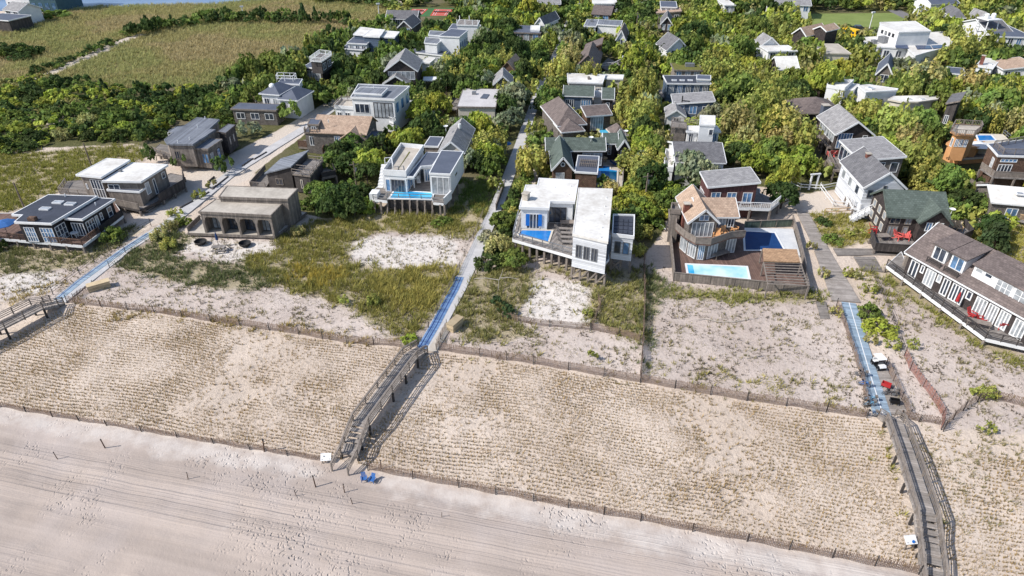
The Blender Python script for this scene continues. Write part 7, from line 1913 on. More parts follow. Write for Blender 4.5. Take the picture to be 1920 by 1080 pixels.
# keep the walks, courts, field and pools in sight when the trees are planted
for line in ([(950, 340), (963, 305), (975, 272), (986, 240), (997, 210), (1005, 186), (1013, 165), (1026, 140), (1040, 110), (1050, 85), (1057, 62), (1070, 35), (1085, 6)], [(500, 284), (535, 262), (572, 240), (606, 216), (640, 193)], [(1676, 19), (1700, 31), (1726, 44)]):
    for (x, y), (x2, y2) in zip(line, line[1:]):
        for t in (0, 0.5):
            px, py = x + (x2 - x) * t, y + (y2 - y) * t; VIS.append((px - 3, py - 3, px + 3, py + 3, P(px, py).y - 2))
for x0, y0, x1, y1 in ((756, 15, 850, 30), (1508, 27, 1700, 48), (1122, 312, 1156, 341), (1122, 238, 1146, 256), (1834, 254, 1864, 264), (1592, 62, 1602, 76)): VIS.append((x0, y0, x1, y1, P((x0 + x1) / 2, y1).y - 1))
# ------------------------------------------------------------------ vegetation
rng = np.random.default_rng(7)
random.seed(5)
def leaf_mat(name, obj_colour):
    k = NT(name)
    if obj_colour:
        src = k.n('ObjectInfo').outputs['Color']
        at = k.n('Attribute', attribute_name='tint')
        col = k.mix(1.0, src, at.outputs[0], 'MULTIPLY')
    else: col = k.n('Attribute', attribute_name='tint').outputs[0]
    k.l(col, k.b.inputs['Base Color'])
    k.b.inputs['Roughness'].default_value = 0.8
    k.b.inputs['Specular IOR Level'].default_value = 0.15
    tr = k.n('BsdfTranslucent'); k.l(col, tr.inputs[0])
    mx = k.n('MixShader'); mx.inputs[0].default_value = 0.36
    k.l(k.b.outputs[0], mx.inputs[1]); k.l(tr.outputs[0], mx.inputs[2]); k.l(mx.outputs[0], k.out.inputs[0])
    return k.m
LEAF = leaf_mat('leaves', True)
LEAFV = leaf_mat('mixed_leaves', False)
GRASSM = leaf_mat('grass_blades', False)

def quads(centres, size, out, up=0.5):
    """one randomly turned leaf quad at every centre; out: outward directions"""
    n = len(centres)
    nr = out * 0.7 + rng.normal(0, 0.65, (n, 3)); nr[:, 2] += up
    nr /= np.linalg.norm(nr, axis=1, keepdims=True) + 1e-9
    t = rng.normal(0, 1, (n, 3)); u = np.cross(nr, t); u /= np.linalg.norm(u, axis=1, keepdims=True) + 1e-9
    v = np.cross(nr, u)
    s = (size * rng.uniform(0.6, 1.3, n))[:, None]
    asp = rng.uniform(0.5, 1.0, n)[:, None]
    q = np.stack([centres - u * s, centres - v * s * asp, centres + u * s, centres + v * s * asp], 1)
    return q.reshape(-1, 3)

def crown(kind, nclump, nleaf, leaf, seed):
    """unit crown: radius 1, height from 0 to 1; returns verts and tint"""
    global rng
    rng = np.random.default_rng(seed)
    cs, sz = [], []
    if kind == 'round':
        lob = rng.normal(0, 1, (7, 3)); lob /= np.linalg.norm(lob, axis=1, keepdims=True)
        amp = rng.uniform(-0.4, 0.4, 7)
        for _ in range(nclump):
            d = rng.normal(0, 1, 3); d /= np.linalg.norm(d)
            if d[2] < -0.35: d[2] *= -1
            r = rng.uniform(0.6, 1.0) ** 0.6 * (1 + sum(a * max(0, l @ d) ** 3 for a, l in zip(amp, lob)))
            cs.append((d[0] * r * 0.86, d[1] * r * 0.86, 0.46 + d[2] * r * 0.46)); sz.append(rng.uniform(0.15, 0.3))
    elif kind == 'pine':
        for k in range(nclump):
            z = rng.uniform(0.12, 1.0) ** 0.9; rr = (1.02 - z) ** 0.75 * rng.uniform(0.45, 1.05); a = rng.uniform(0, 2 * PI)
            cs.append((math.cos(a) * rr, math.sin(a) * rr, z * 0.94)); sz.append(rng.uniform(0.13, 0.24))
    elif kind == 'feather':
        for k in range(nclump):
            a = rng.uniform(0, 2 * PI); rr = math.sqrt(rng.uniform(0, 1)) * 0.9; z = (0.35 + 0.6 * rng.uniform(0, 1)) * (1 - 0.35 * rr * rr)
            cs.append((math.cos(a) * rr, math.sin(a) * rr, z)); sz.append(rng.uniform(0.14, 0.24))
    else:       # low spreading shrub
        for k in range(nclump):
            a = rng.uniform(0, 2 * PI); rr = math.sqrt(rng.uniform(0, 1)); z = rng.uniform(0.15, 0.95) * (1 - 0.75 * rr * rr)
            cs.append((math.cos(a) * rr * 0.95, math.sin(a) * rr * 0.95, z)); sz.append(rng.uniform(0.16, 0.28))
    cs = np.array(cs); sz = np.array(sz)
    V, T = [], []
    for c, s in zip(cs, sz):
        d = rng.normal(0, 1, (nleaf, 3)); d /= np.linalg.norm(d, axis=1, keepdims=True)
        off = d * (s * rng.uniform(0.3, 1.0, nleaf) ** 0.5)[:, None]
        if kind == 'feather': off[:, 2] *= 1.9
        else: off[:, 2] *= 0.62
        pts = c + off
        pts[:, 2] = np.maximum(pts[:, 2], 0.02)
        out = d + np.array([c[0], c[1], c[2] - 0.4]) * 0.8
        V.append(quads(pts, leaf, out)); tn = rng.uniform(0.7, 1.3) * np.array([rng.uniform(0.92, 1.12), 1.0, rng.uniform(0.85, 1.1)])
        T.append(np.repeat(tn[None, :] * rng.uniform(0.85, 1.15, (nleaf, 1)), 4, 0))
    V = np.concatenate(V); T = np.concatenate(T)
    return V, np.concatenate([T, np.ones((len(T), 1))], 1)

def leafmesh(name, spec): v, t = crown(*spec); return npmesh(name, v, 4, LEAF, t)
CROWNS = {
    'round': [leafmesh('crown', ('round', 46, 30, 0.085, s)) for s in (11, 12, 13, 14)],
    'pine': [leafmesh('crown', ('pine', 70, 26, 0.1, s)) for s in (21, 22, 23)],
    'feather': [leafmesh('crown', ('feather', 46, 28, 0.08, s)) for s in (31, 32, 33)],
    'shrub': [leafmesh('foliage', ('shrub', 40, 26, 0.095, s)) for s in (41, 42, 43)],
}
def trunk_mesh(seed, shrub=False):
    r = random.Random(seed); m = MB()
    p = Vector((0, 0, -0.05)); top = 0.55 if not shrub else 0.25
    for k in range(3):
        q = Vector((p.x + r.uniform(-0.05, 0.05), p.y + r.uniform(-0.05, 0.05), top * (k + 1) / 3)); m.tube(p, q, 0.07 - 0.015 * k, 0.055 - 0.015 * k, 7); p = q
        for j in range(2):
            a = r.uniform(0, 2 * PI); m.tube(q, (q.x + 0.5 * math.cos(a), q.y + 0.5 * math.sin(a), q.z + 0.2), 0.03, 0.012, 5)
    return m.mesh('trunk', M['trunk'])
TRUNKS = [trunk_mesh(s) for s in (1, 2, 3)]
STEMS = [trunk_mesh(s, True) for s in (4, 5)]

SPEC = {    # species: crown kind, leaf colour (linear), adjective
    'dark': ('round', (0.074, 0.115, 0.035), 'dark green'),
    'green': ('round', (0.167, 0.230, 0.055), 'mid green'),
    'bright': ('round', (0.335, 0.384, 0.068), 'bright yellow-green'),
    'bamboo': ('feather', (0.329, 0.352, 0.094), 'feathery olive-yellow'),
    'tan': ('feather', (0.372, 0.346, 0.138), 'feathery straw-green'),
    'grey': ('round', (0.273, 0.307, 0.187), 'silvery grey-green'),
    'bush': ('shrub', (0.087, 0.134, 0.040), 'dense bushy green'),
    'pine': ('pine', (0.064, 0.105, 0.042), 'dark conical pine'),
}
occ_np = [(np.array([p[0] for p in q]), np.array([p[1] for p in q]), q) for q in OCC]
def blocked(x, y, pad=0.0):
    for xs, ys, q in occ_np:
        if x < xs.min() - pad or x > xs.max() + pad or y < ys.min() - pad or y > ys.max() + pad: continue
        if inpoly([x], [y], q)[0]: return True
        if pad:
            n = len(q)
            for i in range(n):
                ax, ay = q[i]; bx, by = q[(i + 1) % n]; dx, dy = bx - ax, by - ay
                t = max(0, min(1, ((x - ax) * dx + (y - ay) * dy) / (dx * dx + dy * dy + 1e-9)))
                if (x - ax - dx * t) ** 2 + (y - ay - dy * t) ** 2 < pad * pad: return True
    return False
def hides(x, y, r, h):
    """would a tree here cover a building that should stay in view"""
    cx, cy = PX(x, y, h * 0.62); tx, ty = PX(x, y, h)
    rp = FPX * r / max(1, y * CP + (CAM_H - h) * SP)
    for x0, y0, x1, y1, d in VIS:
        if y < d + 0.5 and x0 - rp * (0.55 if d < 150 else 0.2) < cx < x1 + rp * (0.55 if d < 150 else 0.2) and ty < y1 - 1 and cy > y0 - rp * 0.8:
            return True
    return False

TREES = []      # x, y, h, r, species
def try_tree(x, y, h, r, sp, pad, check=True):
    if blocked(x, y, pad): return
    if check and hides(x, y, r, h):
        h2 = h * 0.55; r2 = r * 0.75
        if hides(x, y, r2, h2) or h2 < 1.0: return
        h, r = h2, r2
    TREES.append((x, y, h, r, sp))

# hand placed: pixel of the foot, height, radius, species
for x, y, h, r, sp in [
    (283, 308, 3.8, 1.7, 'bush'), (342, 320, 3.9, 1.8, 'bush'), (424, 324, 3.3, 1.9, 'bush'), (213, 448, 2.4, 2.0, 'green'), (-8, 466, 2.2, 1.8, 'dark'),
    (960, 500, 2.6, 2.1, 'green'), (915, 500, 2.4, 2.0, 'dark'), (936, 478, 2.8, 2.2, 'tan'), (925, 455, 2.4, 2.2, 'grey'), (940, 430, 3.0, 2.2, 'green'),
    (952, 590, 1.6, 1.5, 'pine'), (930, 575, 1.7, 1.4, 'pine'), (1630, 590, 1.5, 1.6, 'green'), (1648, 620, 1.7, 2.0, 'bright'), (1630, 545, 1.2, 1.0, 'bamboo'), (1600, 520, 1.2, 1.0, 'tan'), (1632, 640, 1.0, 0.9, 'tan'), (1672, 650, 1.0, 1.0, 'bamboo'),
    (640, 405, 3.2, 2.6, 'green'), (612, 395, 3.0, 2.6, 'green'), (665, 405, 3.4, 2.6, 'dark'), (600, 375, 3.2, 2.6, 'green'), (690, 395, 2.4, 1.8, 'bright'), (645, 378, 3.2, 2.8, 'dark'), (560, 440, 1.3, 1.3, 'tan'), (480, 430, 1.3, 1.0, 'tan') ,
    (655, 330, 4.5, 3.2, 'dark'), (680, 322, 4.8, 3.2, 'green'), (640, 310, 4.8, 3.2, 'dark'), (690, 345, 4.0, 2.6, 'dark'), (704, 305, 4.6, 3.0, 'dark'), (662, 300, 4.8, 3.4, 'green'), (625, 325, 4.0, 2.6, 'green'),
    (1463, 390, 4.6, 3.2, 'dark'), (1290, 348, 6.5, 4.2, 'grey'), (1312, 352, 5.4, 3.4, 'grey'), (1856, 470, 4.6, 2.6, 'pine'), (1848, 445, 4.0, 2.4, 'dark'), (1100, 352, 3.0, 2.0, 'green'), (1130, 358, 2.8, 1.9, 'green'),
    (1145, 365, 2.4, 1.6, 'tan'), (1150, 428, 3.0, 2.0, 'green'), (1182, 418, 2.8, 2.2, 'dark'), (1205, 445, 2.0, 1.8, 'bamboo'), (1220, 372, 2.6, 2.6, 'green'), (1255, 378, 2.6, 2.6, 'green'), (1285, 372, 2.6, 2.6, 'green'), (1240, 400, 1.8, 2.4, 'bright'), (1275, 392, 2.2, 1.8, 'green'),
    (1197, 478, 1.6, 1.2, 'bamboo'), (1170, 402, 3.0, 2.2, 'bright'), (1205, 346, 4.4, 3.0, 'bamboo'), (1185, 325, 4.2, 3.0, 'bamboo'), (1030, 330, 2.4, 1.8, 'bright'), (1036, 342, 1.6, 1.2, 'tan'), (1095, 283, 3.0, 3.0, 'tan'), (1065, 284, 3.0, 3.0, 'tan'), (1118, 280, 3.0, 2.6, 'tan'),
    (830, 420, 1.2, 1.8, 'green'), (824, 302, 3.4, 2.4, 'grey'), (905, 325, 4.6, 2.8, 'dark'), (920, 300, 4.4, 3.0, 'grey'), (885, 320, 4.2, 2.4, 'grey'), (930, 340, 3.6, 2.0, 'green'), (925, 362, 2.6, 1.6, 'bamboo'),
    (1820, 420, 2.8, 2.4, 'bamboo'), (1835, 400, 3.4, 2.8, 'green'), (1800, 392, 3.4, 2.8, 'dark'), (1870, 430, 2.8, 2.4, 'bright'), (1710, 340, 3.6, 2.8, 'dark'), (1735, 350, 3.4, 2.8, 'green'), (1760, 362, 3.4, 2.8, 'dark'),
    (1675, 163, 6.5, 4.5, 'grey'), (1700, 168, 6.0, 4.0, 'grey'), (1690, 152, 6.0, 4.0, 'grey'), (1850, 352, 2.6, 2.4, 'dark'),
    (1835, 745, 0.9, 1.1, 'bamboo'), (1850, 742, 1.0, 1.2, 'bamboo'), (768, 640, 1.1, 1.1, 'bright'), (1108, 672, 0.9, 0.8, 'bamboo'), (1850, 806, 0.8, 0.9, 'bamboo'), (1710, 650, 0.9, 0.9, 'bamboo'), (1104, 590, 0.9, 0.8, 'bamboo'),
    (1590, 515, 1.0, 1.0, 'bamboo'), (1560, 452, 1.2, 1.6, 'green'), (1545, 420, 1.4, 1.4, 'dark'), (1600, 440, 1.1, 1.4, 'bamboo'), (1542, 520, 1.3, 1.0, 'tan'), (1518, 470, 1.3, 0.9, 'tan'), (1566, 590, 1.2, 0.8, 'tan'),
    (412, 262, 3.2, 2.4, 'grey'), (470, 254, 3.4, 2.6, 'grey'), (447, 262, 2.6, 2.0, 'grey'), (645, 570, 1.2, 0.9, 'bamboo'), (700, 570, 1.1, 1.0, 'bamboo'), (320, 430, 1.4, 1.4, 'tan'), (345, 420, 1.5, 1.5, 'green'), (300, 446, 1.3, 1.4, 'tan'), (330, 405, 1.3, 1.3, 'bamboo'), (375, 372, 1.4, 1.3, 'bamboo'), (400, 352, 1.2, 1.2, 'tan'), (318, 464, 1.3, 1.3, 'bamboo')]:
    p = P(x, y); TREES.append((p.x, p.y, h, r, sp))

for x, y, h, r, sp in [(548, 218, 4.0, 2.6, 'green'), (562, 208, 4.4, 3.0, 'tan'), (578, 198, 4.4, 3.0, 'green'), (594, 188, 4.2, 2.8, 'dark'), (610, 170, 4.8, 3.2, 'green'), (640, 165, 5.0, 3.2, 'dark'), (660, 150, 5.0, 3.2, 'bamboo'), (622, 156, 4.6, 3.0, 'tan'), (680, 132, 4.6, 3.0, 'green'), (700, 122, 4.6, 3.0, 'dark'),
    (432, 226, 3.4, 2.6, 'dark'), (455, 228, 3.0, 2.4, 'green'), (486, 232, 3.2, 2.6, 'dark'), (515, 228, 3.0, 2.2, 'green'), (640, 226, 3.4, 2.4, 'pine'), (668, 226, 4.2, 3.0, 'dark'), (700, 236, 4.0, 3.0, 'green'), (725, 250, 3.8, 2.8, 'dark'), (760, 236, 4.0, 3.0, 'grey'), (785, 225, 4.4, 3.0, 'green'), (880, 222, 4.0, 2.8, 'green'), (862, 215, 4.0, 2.8, 'grey'), (905, 216, 4.2, 2.8, 'dark')]:
    p = P(x, y); try_tree(p.x, p.y, h, r, sp, 0.8, False)
AREAS = [   # pixel polygon (ground), spacing, height range, species weights, pad
    ([(-40, 168), (60, 150), (120, 152), (200, 168), (330, 168), (400, 165), (430, 160), (470, 200), (420, 235), (315, 235), (300, 275), (255, 268), (200, 262), (120, 262), (40, 290), (-40, 300)], 3.3, (1.4, 2.9), {'dark': 4, 'green': 5, 'bright': 2, 'pine': 1, 'tan': 0.4}, 0.6),
    ([(430, 160), (520, 140), (575, 100), (660, 66), (740, 52), (790, 70), (770, 100), (690, 150), (640, 190), (570, 235), (520, 250), (460, 240), (440, 215)], 4.0, (3.6, 6.0), {'dark': 3, 'green': 5, 'bamboo': 2, 'pine': 1, 'grey': 1}, 1.0),
    ([(690, 155), (770, 100), (810, 60), (830, 20), (860, -30), (1080, -30), (1075, 40), (1030, 120), (1000, 200), (965, 300), (935, 345), (880, 340), (860, 290), (800, 290), (720, 300), (690, 340), (600, 320), (600, 285), (540, 280), (580, 235), (650, 190)], 4.0, (4.0, 6.6), {'dark': 5, 'green': 4, 'bright': 1.5, 'grey': 1.5, 'bamboo': 1.5}, 1.0),
    ([(1010, 210), (1040, 130), (1075, 40), (1085, -30), (1240, -30), (1230, 120), (1230, 330), (1190, 430), (1155, 400), (1160, 350), (1020, 350), (985, 330)], 4.0, (3.6, 6.0), {'dark': 3, 'green': 3, 'bright': 2, 'bamboo': 4, 'grey': 1.6, 'tan': 1}, 1.0),
    ([(1230, 330), (1230, 120), (1240, -30), (1420, -30), (1480, 60), (1500, 340), (1450, 380), (1420, 345), (1300, 340)], 4.0, (3.8, 6.6), {'dark': 2, 'green': 4, 'bright': 2.4, 'bamboo': 5, 'tan': 1, 'grey': 0.6}, 1.0),
    ([(1420, -30), (2010, -30), (2010, 420), (1860, 370), (1800, 400), (1750, 365), (1700, 345), (1640, 300), (1540, 340), (1500, 340), (1480, 60)], 4.0, (4.0, 6.6), {'dark': 1.6, 'green': 4, 'bright': 2.4, 'bamboo': 6, 'tan': 1, 'grey': 0.6}, 1.0),
    ([(700, -14), (2100, -14), (2500, -60), (600, -60)], 6.0, (4, 6.5), {'dark': 4, 'green': 4, 'bamboo': 2}, 1.0),
    ([(225, 68), (245, 62), (300, 50), (400, 36), (480, 33), (660, 42), (664, 50), (480, 44), (400, 45), (320, 55), (260, 72)], 3.0, (2.4, 4.2), {'dark': 4, 'green': 2, 'pine': 1.5}, 0.2),
    ([(60, 135), (90, 125), (150, 105), (200, 82), (230, 72), (228, 82), (160, 108), (110, 130), (60, 145)], 2.6, (1.2, 2.2), {'dark': 4, 'green': 2}, 0.2),
    ([(-10, 95), (40, 90), (88, 98), (86, 110), (30, 116), (-10, 118)], 2.8, (1.4, 2.6), {'dark': 4, 'green': 1}, 0.2),
    ([(600, -4), (700, 2), (800, 4), (800, 14), (745, 24), (700, 10), (600, 8)], 4.5, (2.6, 4.4), {'dark': 3, 'green': 2, 'bamboo': 1}, 0.5),
    ([(40, 20), (110, 26), (130, 38), (100, 40), (0, 44), (0, 36)], 5.0, (1.6, 3.2), {'dark': 4, 'green': 2}, 0.8),
    ([(955, 345), (985, 330), (1000, 350), (965, 400), (955, 440), (940, 490), (905, 495), (915, 450), (935, 400)], 2.6, (1.8, 3.2), {'dark': 2, 'green': 4, 'bamboo': 1, 'grey': 1.5}, 0.7),
    ([(560, 400), (590, 370), (640, 360), (700, 372), (690, 400), (640, 412), (590, 410)], 2.8, (2.2, 3.4), {'dark': 2, 'green': 4, 'bright': 1}, 0.6),
    ([(1160, 360), (1230, 340), (1310, 345), (1300, 370), (1250, 400), (1250, 430), (1210, 440), (1165, 420)], 3.2, (2.2, 3.6), {'dark': 2, 'green': 4, 'bright': 1.5, 'bamboo': 1}, 0.7),
    ([(1700, 330), (1800, 370), (1860, 370), (1940, 420), (1900, 440), (1830, 420), (1780, 400), (1700, 350)], 3.2, (2.4, 3.8), {'dark': 3, 'green': 4, 'bamboo': 2, 'bright': 1}, 0.8),
]
rnd = random.Random(42)
hand = len(TREES)
for poly, sp_, (h0, h1), wts, pad in AREAS:
    w = [P(min(max(x, -800), 2700), max(y, -110)) for x, y in poly]
    x0, x1 = min(p.x for p in w), max(p.x for p in w); y0, y1 = min(p.y for p in w), max(p.y for p in w)
    names, ws = list(wts), list(wts.values())
    y = y0; row = 0
    while y < y1:
        s = sp_ * (1.0 if y < 230 else 1.3)
        x = x0 + (row % 2) * s / 2
        while x < x1:
            jx, jy = x + rnd.uniform(-0.4, 0.4) * s, y + rnd.uniform(-0.4, 0.4) * s
            px, py = PX(jx, jy)
            if jy > 20 and inpoly([px], [py], poly)[0] and -120 < px < 2040:
                # species drift in patches
                f = noise.noise((jx * 0.035, jy * 0.035, 9.0))
                w2 = [q * (1.0 + 2.2 * max(0, f if nm in ('bamboo', 'bright', 'tan') else (-f if nm in ('dark', 'pine') else 0))) for nm, q in zip(names, ws)]
                spc = rnd.choices(names, w2)[0]
                h = rnd.uniform(h0, h1) * rnd.choice((0.75, 1, 1, 1.25)); r = max(s * 0.68, h * 0.52) * rnd.uniform(0.9, 1.15)
                if spc == 'pine': r *= 0.75; h *= 1.2
                try_tree(jx, jy, h, r, spc, pad * (1 if jy < 150 else 0.4) + r * (0.25 if jy < 150 else 0.05))
            x += s
        y += s * 0.87; row += 1

TREES = [t for t in TREES]
order = sorted(range(len(TREES)), key=lambda i: -(TREES[i][3] * TREES[i][2]) / ((TREES[i][1] ** 2 + TREES[i][0] ** 2 + 2500)))
is_shrub = [t[2] < 2.6 and t[4] != 'pine' for t in TREES]
near, nt, ns = [], 0, 0
for i in order:
    if is_shrub[i]:
        if ns < 150: near.append(i); ns += 1
    elif nt < 270: near.append(i); nt += 1
nset = set(near)
def side(x, y, lx, ly):
    dx, dy = x - lx, y - ly
    if abs(dx) > abs(dy): return 'left of' if dx < 0 else 'right of'
    return 'behind' if dy > 0 else 'in front of'
keyed = {}
for i in near:
    x, y, h, r, sp = TREES[i]
    l = min(LAND, key=lambda q: (q[0] - x) ** 2 + (q[1] - y) ** 2)
    keyed.setdefault((sp, is_shrub[i], side(x, y, l[0], l[1]), l[2]), []).append(i)
ORD = ['first', 'second', 'third', 'fourth', 'fifth', 'sixth', 'seventh', 'eighth', 'ninth', 'tenth', 'eleventh', 'twelfth', 'thirteenth', 'fourteenth', 'fifteenth', 'sixteenth', 'seventeenth', 'eighteenth', 'nineteenth', 'twentieth'] + ['twenty-' + q for q in ('first', 'second', 'third', 'fourth', 'fifth', 'sixth', 'seventh', 'eighth', 'ninth')] + ['thirtieth']
cnt = 0
for (sp, shrub, rel, lm), ids in keyed.items():
    ids.sort(key=lambda i: PX(TREES[i][0], TREES[i][1])[0])
    kind, colr, adj = SPEC[sp]
    noun = 'shrub' if shrub else ('' if sp == 'pine' else 'tree')
    for n_, i in enumerate(ids):
        x, y, h, r, _ = TREES[i]
        base = f'{adj} {noun}'.strip()
        if len(ids) == 1: lab = f'{base} standing {rel} {lm}'
        elif n_ == 0: lab = f'leftmost {base} {rel} {lm}'
        elif n_ == len(ids) - 1: lab = f'rightmost {base} {rel} {lm}'
        else: lab = f'{base} {rel} {lm}, {ORD[min(n_, 29)]} from left'
        name = 'shrub' if shrub else ('pine_tree' if sp == 'pine' else 'leafy_tree')
        t = empty(name, (x, y, 0), rnd.uniform(0, 6.28), lab, 'shrub' if shrub else 'tree', 'shrubs around the houses' if shrub else 'trees among the houses')
        pool_ = CROWNS['shrub'] if shrub and kind == 'round' else CROWNS[kind]
        c = bpy.data.objects.new('foliage' if shrub else 'crown', pool_[cnt % len(pool_)])
        S.collection.objects.link(c); c.parent = t
        c.scale = (r, r * rnd.uniform(0.85, 1.15), h * (0.9 if not shrub else 1.0)); c.location = (0, 0, 0.1 * h if not shrub else 0)
        v = rnd.uniform(0.8, 1.25); c.color = (colr[0] * v * rnd.uniform(0.9, 1.12), colr[1] * v, colr[2] * v, 1)
        tk = bpy.data.objects.new('stem' if shrub else 'trunk', (STEMS if shrub else TRUNKS)[cnt % 2])
        S.collection.objects.link(tk); tk.parent = t; tk.scale = (r * 0.9, r * 0.9, h)
        cnt += 1
# the rest of the woods as one mass, simpler crowns
LOW = {k: [crown(k2, 15, 13, lf, sd) for sd in (51, 52, 53)] for k, k2, lf in (('round', 'round', 0.15), ('pine', 'pine', 0.13), ('feather', 'feather', 0.15))}
LOW['round'] += [crown('round', 22, 15, 0.12, 55)]
rng = np.random.default_rng(99)
VV, TT = [], []
for i, (x, y, h, r, sp) in enumerate(TREES):
    if i in nset: continue
    kind, colr, _ = SPEC[sp]
    v, t = LOW.get(kind, LOW['round'])[i % 3]
    a = rng.uniform(0, 6.28); ca, sa = math.cos(a), math.sin(a)
    w = np.empty_like(v); w[:, 0] = x + (v[:, 0] * ca - v[:, 1] * sa) * r * 1.05; w[:, 1] = y + (v[:, 0] * sa + v[:, 1] * ca) * r * 1.05; w[:, 2] = v[:, 2] * h
    VV.append(w); f = rng.uniform(0.8, 1.25); tt = t.copy(); tt[:, :3] *= np.array(colr) * f; TT.append(tt)
if VV:
    me = npmesh('woodland', np.concatenate(VV), 4, LEAFV, np.concatenate(TT))
    o = bpy.data.objects.new('woodland', me); S.collection.objects.link(o); tag(o, 'mixed olive and dark green woods filling the village behind the houses', kind='stuff')
print('TREES', len(TREES), 'near', len(near), 'shrubs', ns, 'trees', nt)

# ------------------------------------------------------------------ grasses
occ_poly = OCC
def occ_mask(x, y):
    m = np.zeros(len(x), bool)
    for q in occ_poly:
        xs = [p[0] for p in q]; ys = [p[1] for p in q]
        sub = np.where((x > min(xs)) & (x < max(xs)) & (y > min(ys)) & (y < max(ys)))[0]
        if len(sub): m[sub] |= inpoly(x[sub], y[sub], q)
    return m
def tufts(x, y, hh, ww, ca, cb, blades, lean=0.5, wid=0.07, vary=0.5):
    n = len(x)
    ang = rng.uniform(0, 2 * PI, (n, blades)); rr = rng.uniform(0, 0.5, (n, blades)) * ww[:, None]
    bx = x[:, None] + np.cos(ang) * rr; by = y[:, None] + np.sin(ang) * rr
    ln = rng.uniform(0.2, 1.0, (n, blades)) * lean * ww[:, None]
    tx = bx + np.cos(ang) * ln + 0.1 * hh[:, None]; ty = by + np.sin(ang) * ln
    tz = hh[:, None] * rng.uniform(0.6, 1.1, (n, blades))
    pw = wid * rng.uniform(0.6, 1.4, (n, blades)); pa = ang + PI / 2 + rng.uniform(-0.8, 0.8, (n, blades))
    v = np.zeros((n, blades, 3, 3))
    v[:, :, 0] = np.stack([bx - np.cos(pa) * pw, by - np.sin(pa) * pw, np.full_like(bx, -0.12)], -1)
    v[:, :, 1] = np.stack([bx + np.cos(pa) * pw, by + np.sin(pa) * pw, np.full_like(bx, -0.12)], -1)
    v[:, :, 2] = np.stack([tx, ty, tz], -1)
    f = rng.uniform(0, 1, (n, 1, 1, 1)) * (1 - 0.3) + 0.3 * rng.uniform(0, 1, (n, blades, 1, 1))
    c = np.array(ca)[None, None, None, :3] * f + np.array(cb)[None, None, None, :3] * (1 - f)
    c = (c * 1.7 + np.array((0.03, 0.026, 0.022))) * rng.uniform(1 - vary * 0.5, 1 + vary * 0.5, (n, blades, 1, 1))
    c = np.repeat(c, 3, 2).reshape(-1, 3)
    return v.reshape(-1, 3), np.concatenate([c, np.ones((len(c), 1))], 1)
def scatter(poly, dens, ragged=1.2):
    w = [P(min(max(x, -500), 2400), max(y, -60)) for x, y in poly]
    x0, x1 = min(p.x for p in w) - 1, max(p.x for p in w) + 1; y0, y1 = min(p.y for p in w) - 1, max(p.y for p in w) + 1
    n = int((x1 - x0) * (y1 - y0) * dens)
    x = rng.uniform(x0, x1, n); y = rng.uniform(y0, y1, n)
    # ragged edge: test a wobbled position
    wx = x + np.sin(x * 0.9 + y * 0.7) * ragged * 0.5 + rng.normal(0, ragged * 0.5, n); wy = y + np.sin(y * 1.1 - x * 0.6) * ragged * 0.5 + rng.normal(0, ragged * 0.5, n)
    px, py = PXn(wx, wy, np.zeros(n))
    k = inpoly(px, py, poly)
    x, y = x[k], y[k]
    px, py = PXn(x, y, np.zeros(len(x)))
    k = (px > -60) & (px < 1980)
    x, y = x[k], y[k]
    k = ~occ_mask(x, y)
    return x[k], y[k]
def patch(x, y):
    return np.array([noise.noise((a * 0.35, b * 0.35, 2.0)) + 0.6 * noise.noise((a * 1.1, b * 1.1, 5.0)) for a, b in zip(x, y)])
VV, TT = [], []
for poly, dens, ca, cb, h, w in GREENS:
    x, y = scatter(poly, dens * 2.0)
    if not len(x): continue
    pz = patch(x, y)
    k = pz + rng.uniform(-0.3, 0.3, len(x)) > (-0.32 if dens > 2.5 else -0.05 if dens > 1.5 else 0.05)
    x, y, pz = x[k], y[k], pz[k]
    hh = h * rng.uniform(0.45, 1.15, len(x)) * (1 + 0.5 * pz); ww = w * rng.uniform(0.7, 1.4, len(x))
    v, t = tufts(x, y, hh, ww, lin(ca), lin(cb), 8, 1.0, 0.06, 0.6)
    VV.append(v); TT.append(t)
# scattered dune plants on the bare sand lots
for poly, dens in (([(0, 500), (330, 440), (900, 430), (1200, 520), (1600, 560), (1625, 770), (1200, 712), (820, 652), (750, 645), (130, 562), (0, 545)], 1.6), ([(1640, 520), (1920, 680), (1980, 700), (1980, 1000), (1760, 1000), (1690, 800), (1700, 700)], 1.6)):
    x, y = scatter(poly, dens * 2)
    pz = patch(x, y); k = pz > rng.uniform(-0.3, 0.5, len(x)); x, y = x[k], y[k]
    v, t = tufts(x, y, rng.uniform(0.12, 0.4, len(x)), rng.uniform(0.2, 0.6, len(x)), lin((128, 118, 84)), lin((92, 88, 60)), 6, 0.8, 0.045)
    VV.append(v); TT.append(t)
for poly in LOTS:
    x, y = scatter(poly, 3.4)
    pz = patch(x + 40, y); k = pz > rng.uniform(-0.5, 0.6, len(x)); x, y = x[k], y[k]
    v, t = tufts(x, y, rng.uniform(0.05, 0.2, len(x)), rng.uniform(0.2, 0.5, len(x)), lin((92, 82, 70)), lin((66, 60, 50)), 5, 0.9, 0.05)
    VV.append(v); TT.append(t)
me = npmesh('dune_grass', np.concatenate(VV), 3, GRASSM, np.concatenate(TT))
o = bpy.data.objects.new('dune_grass', me); S.collection.objects.link(o); tag(o, 'olive and straw dune grass growing in drifts before the beach houses', kind='stuff')

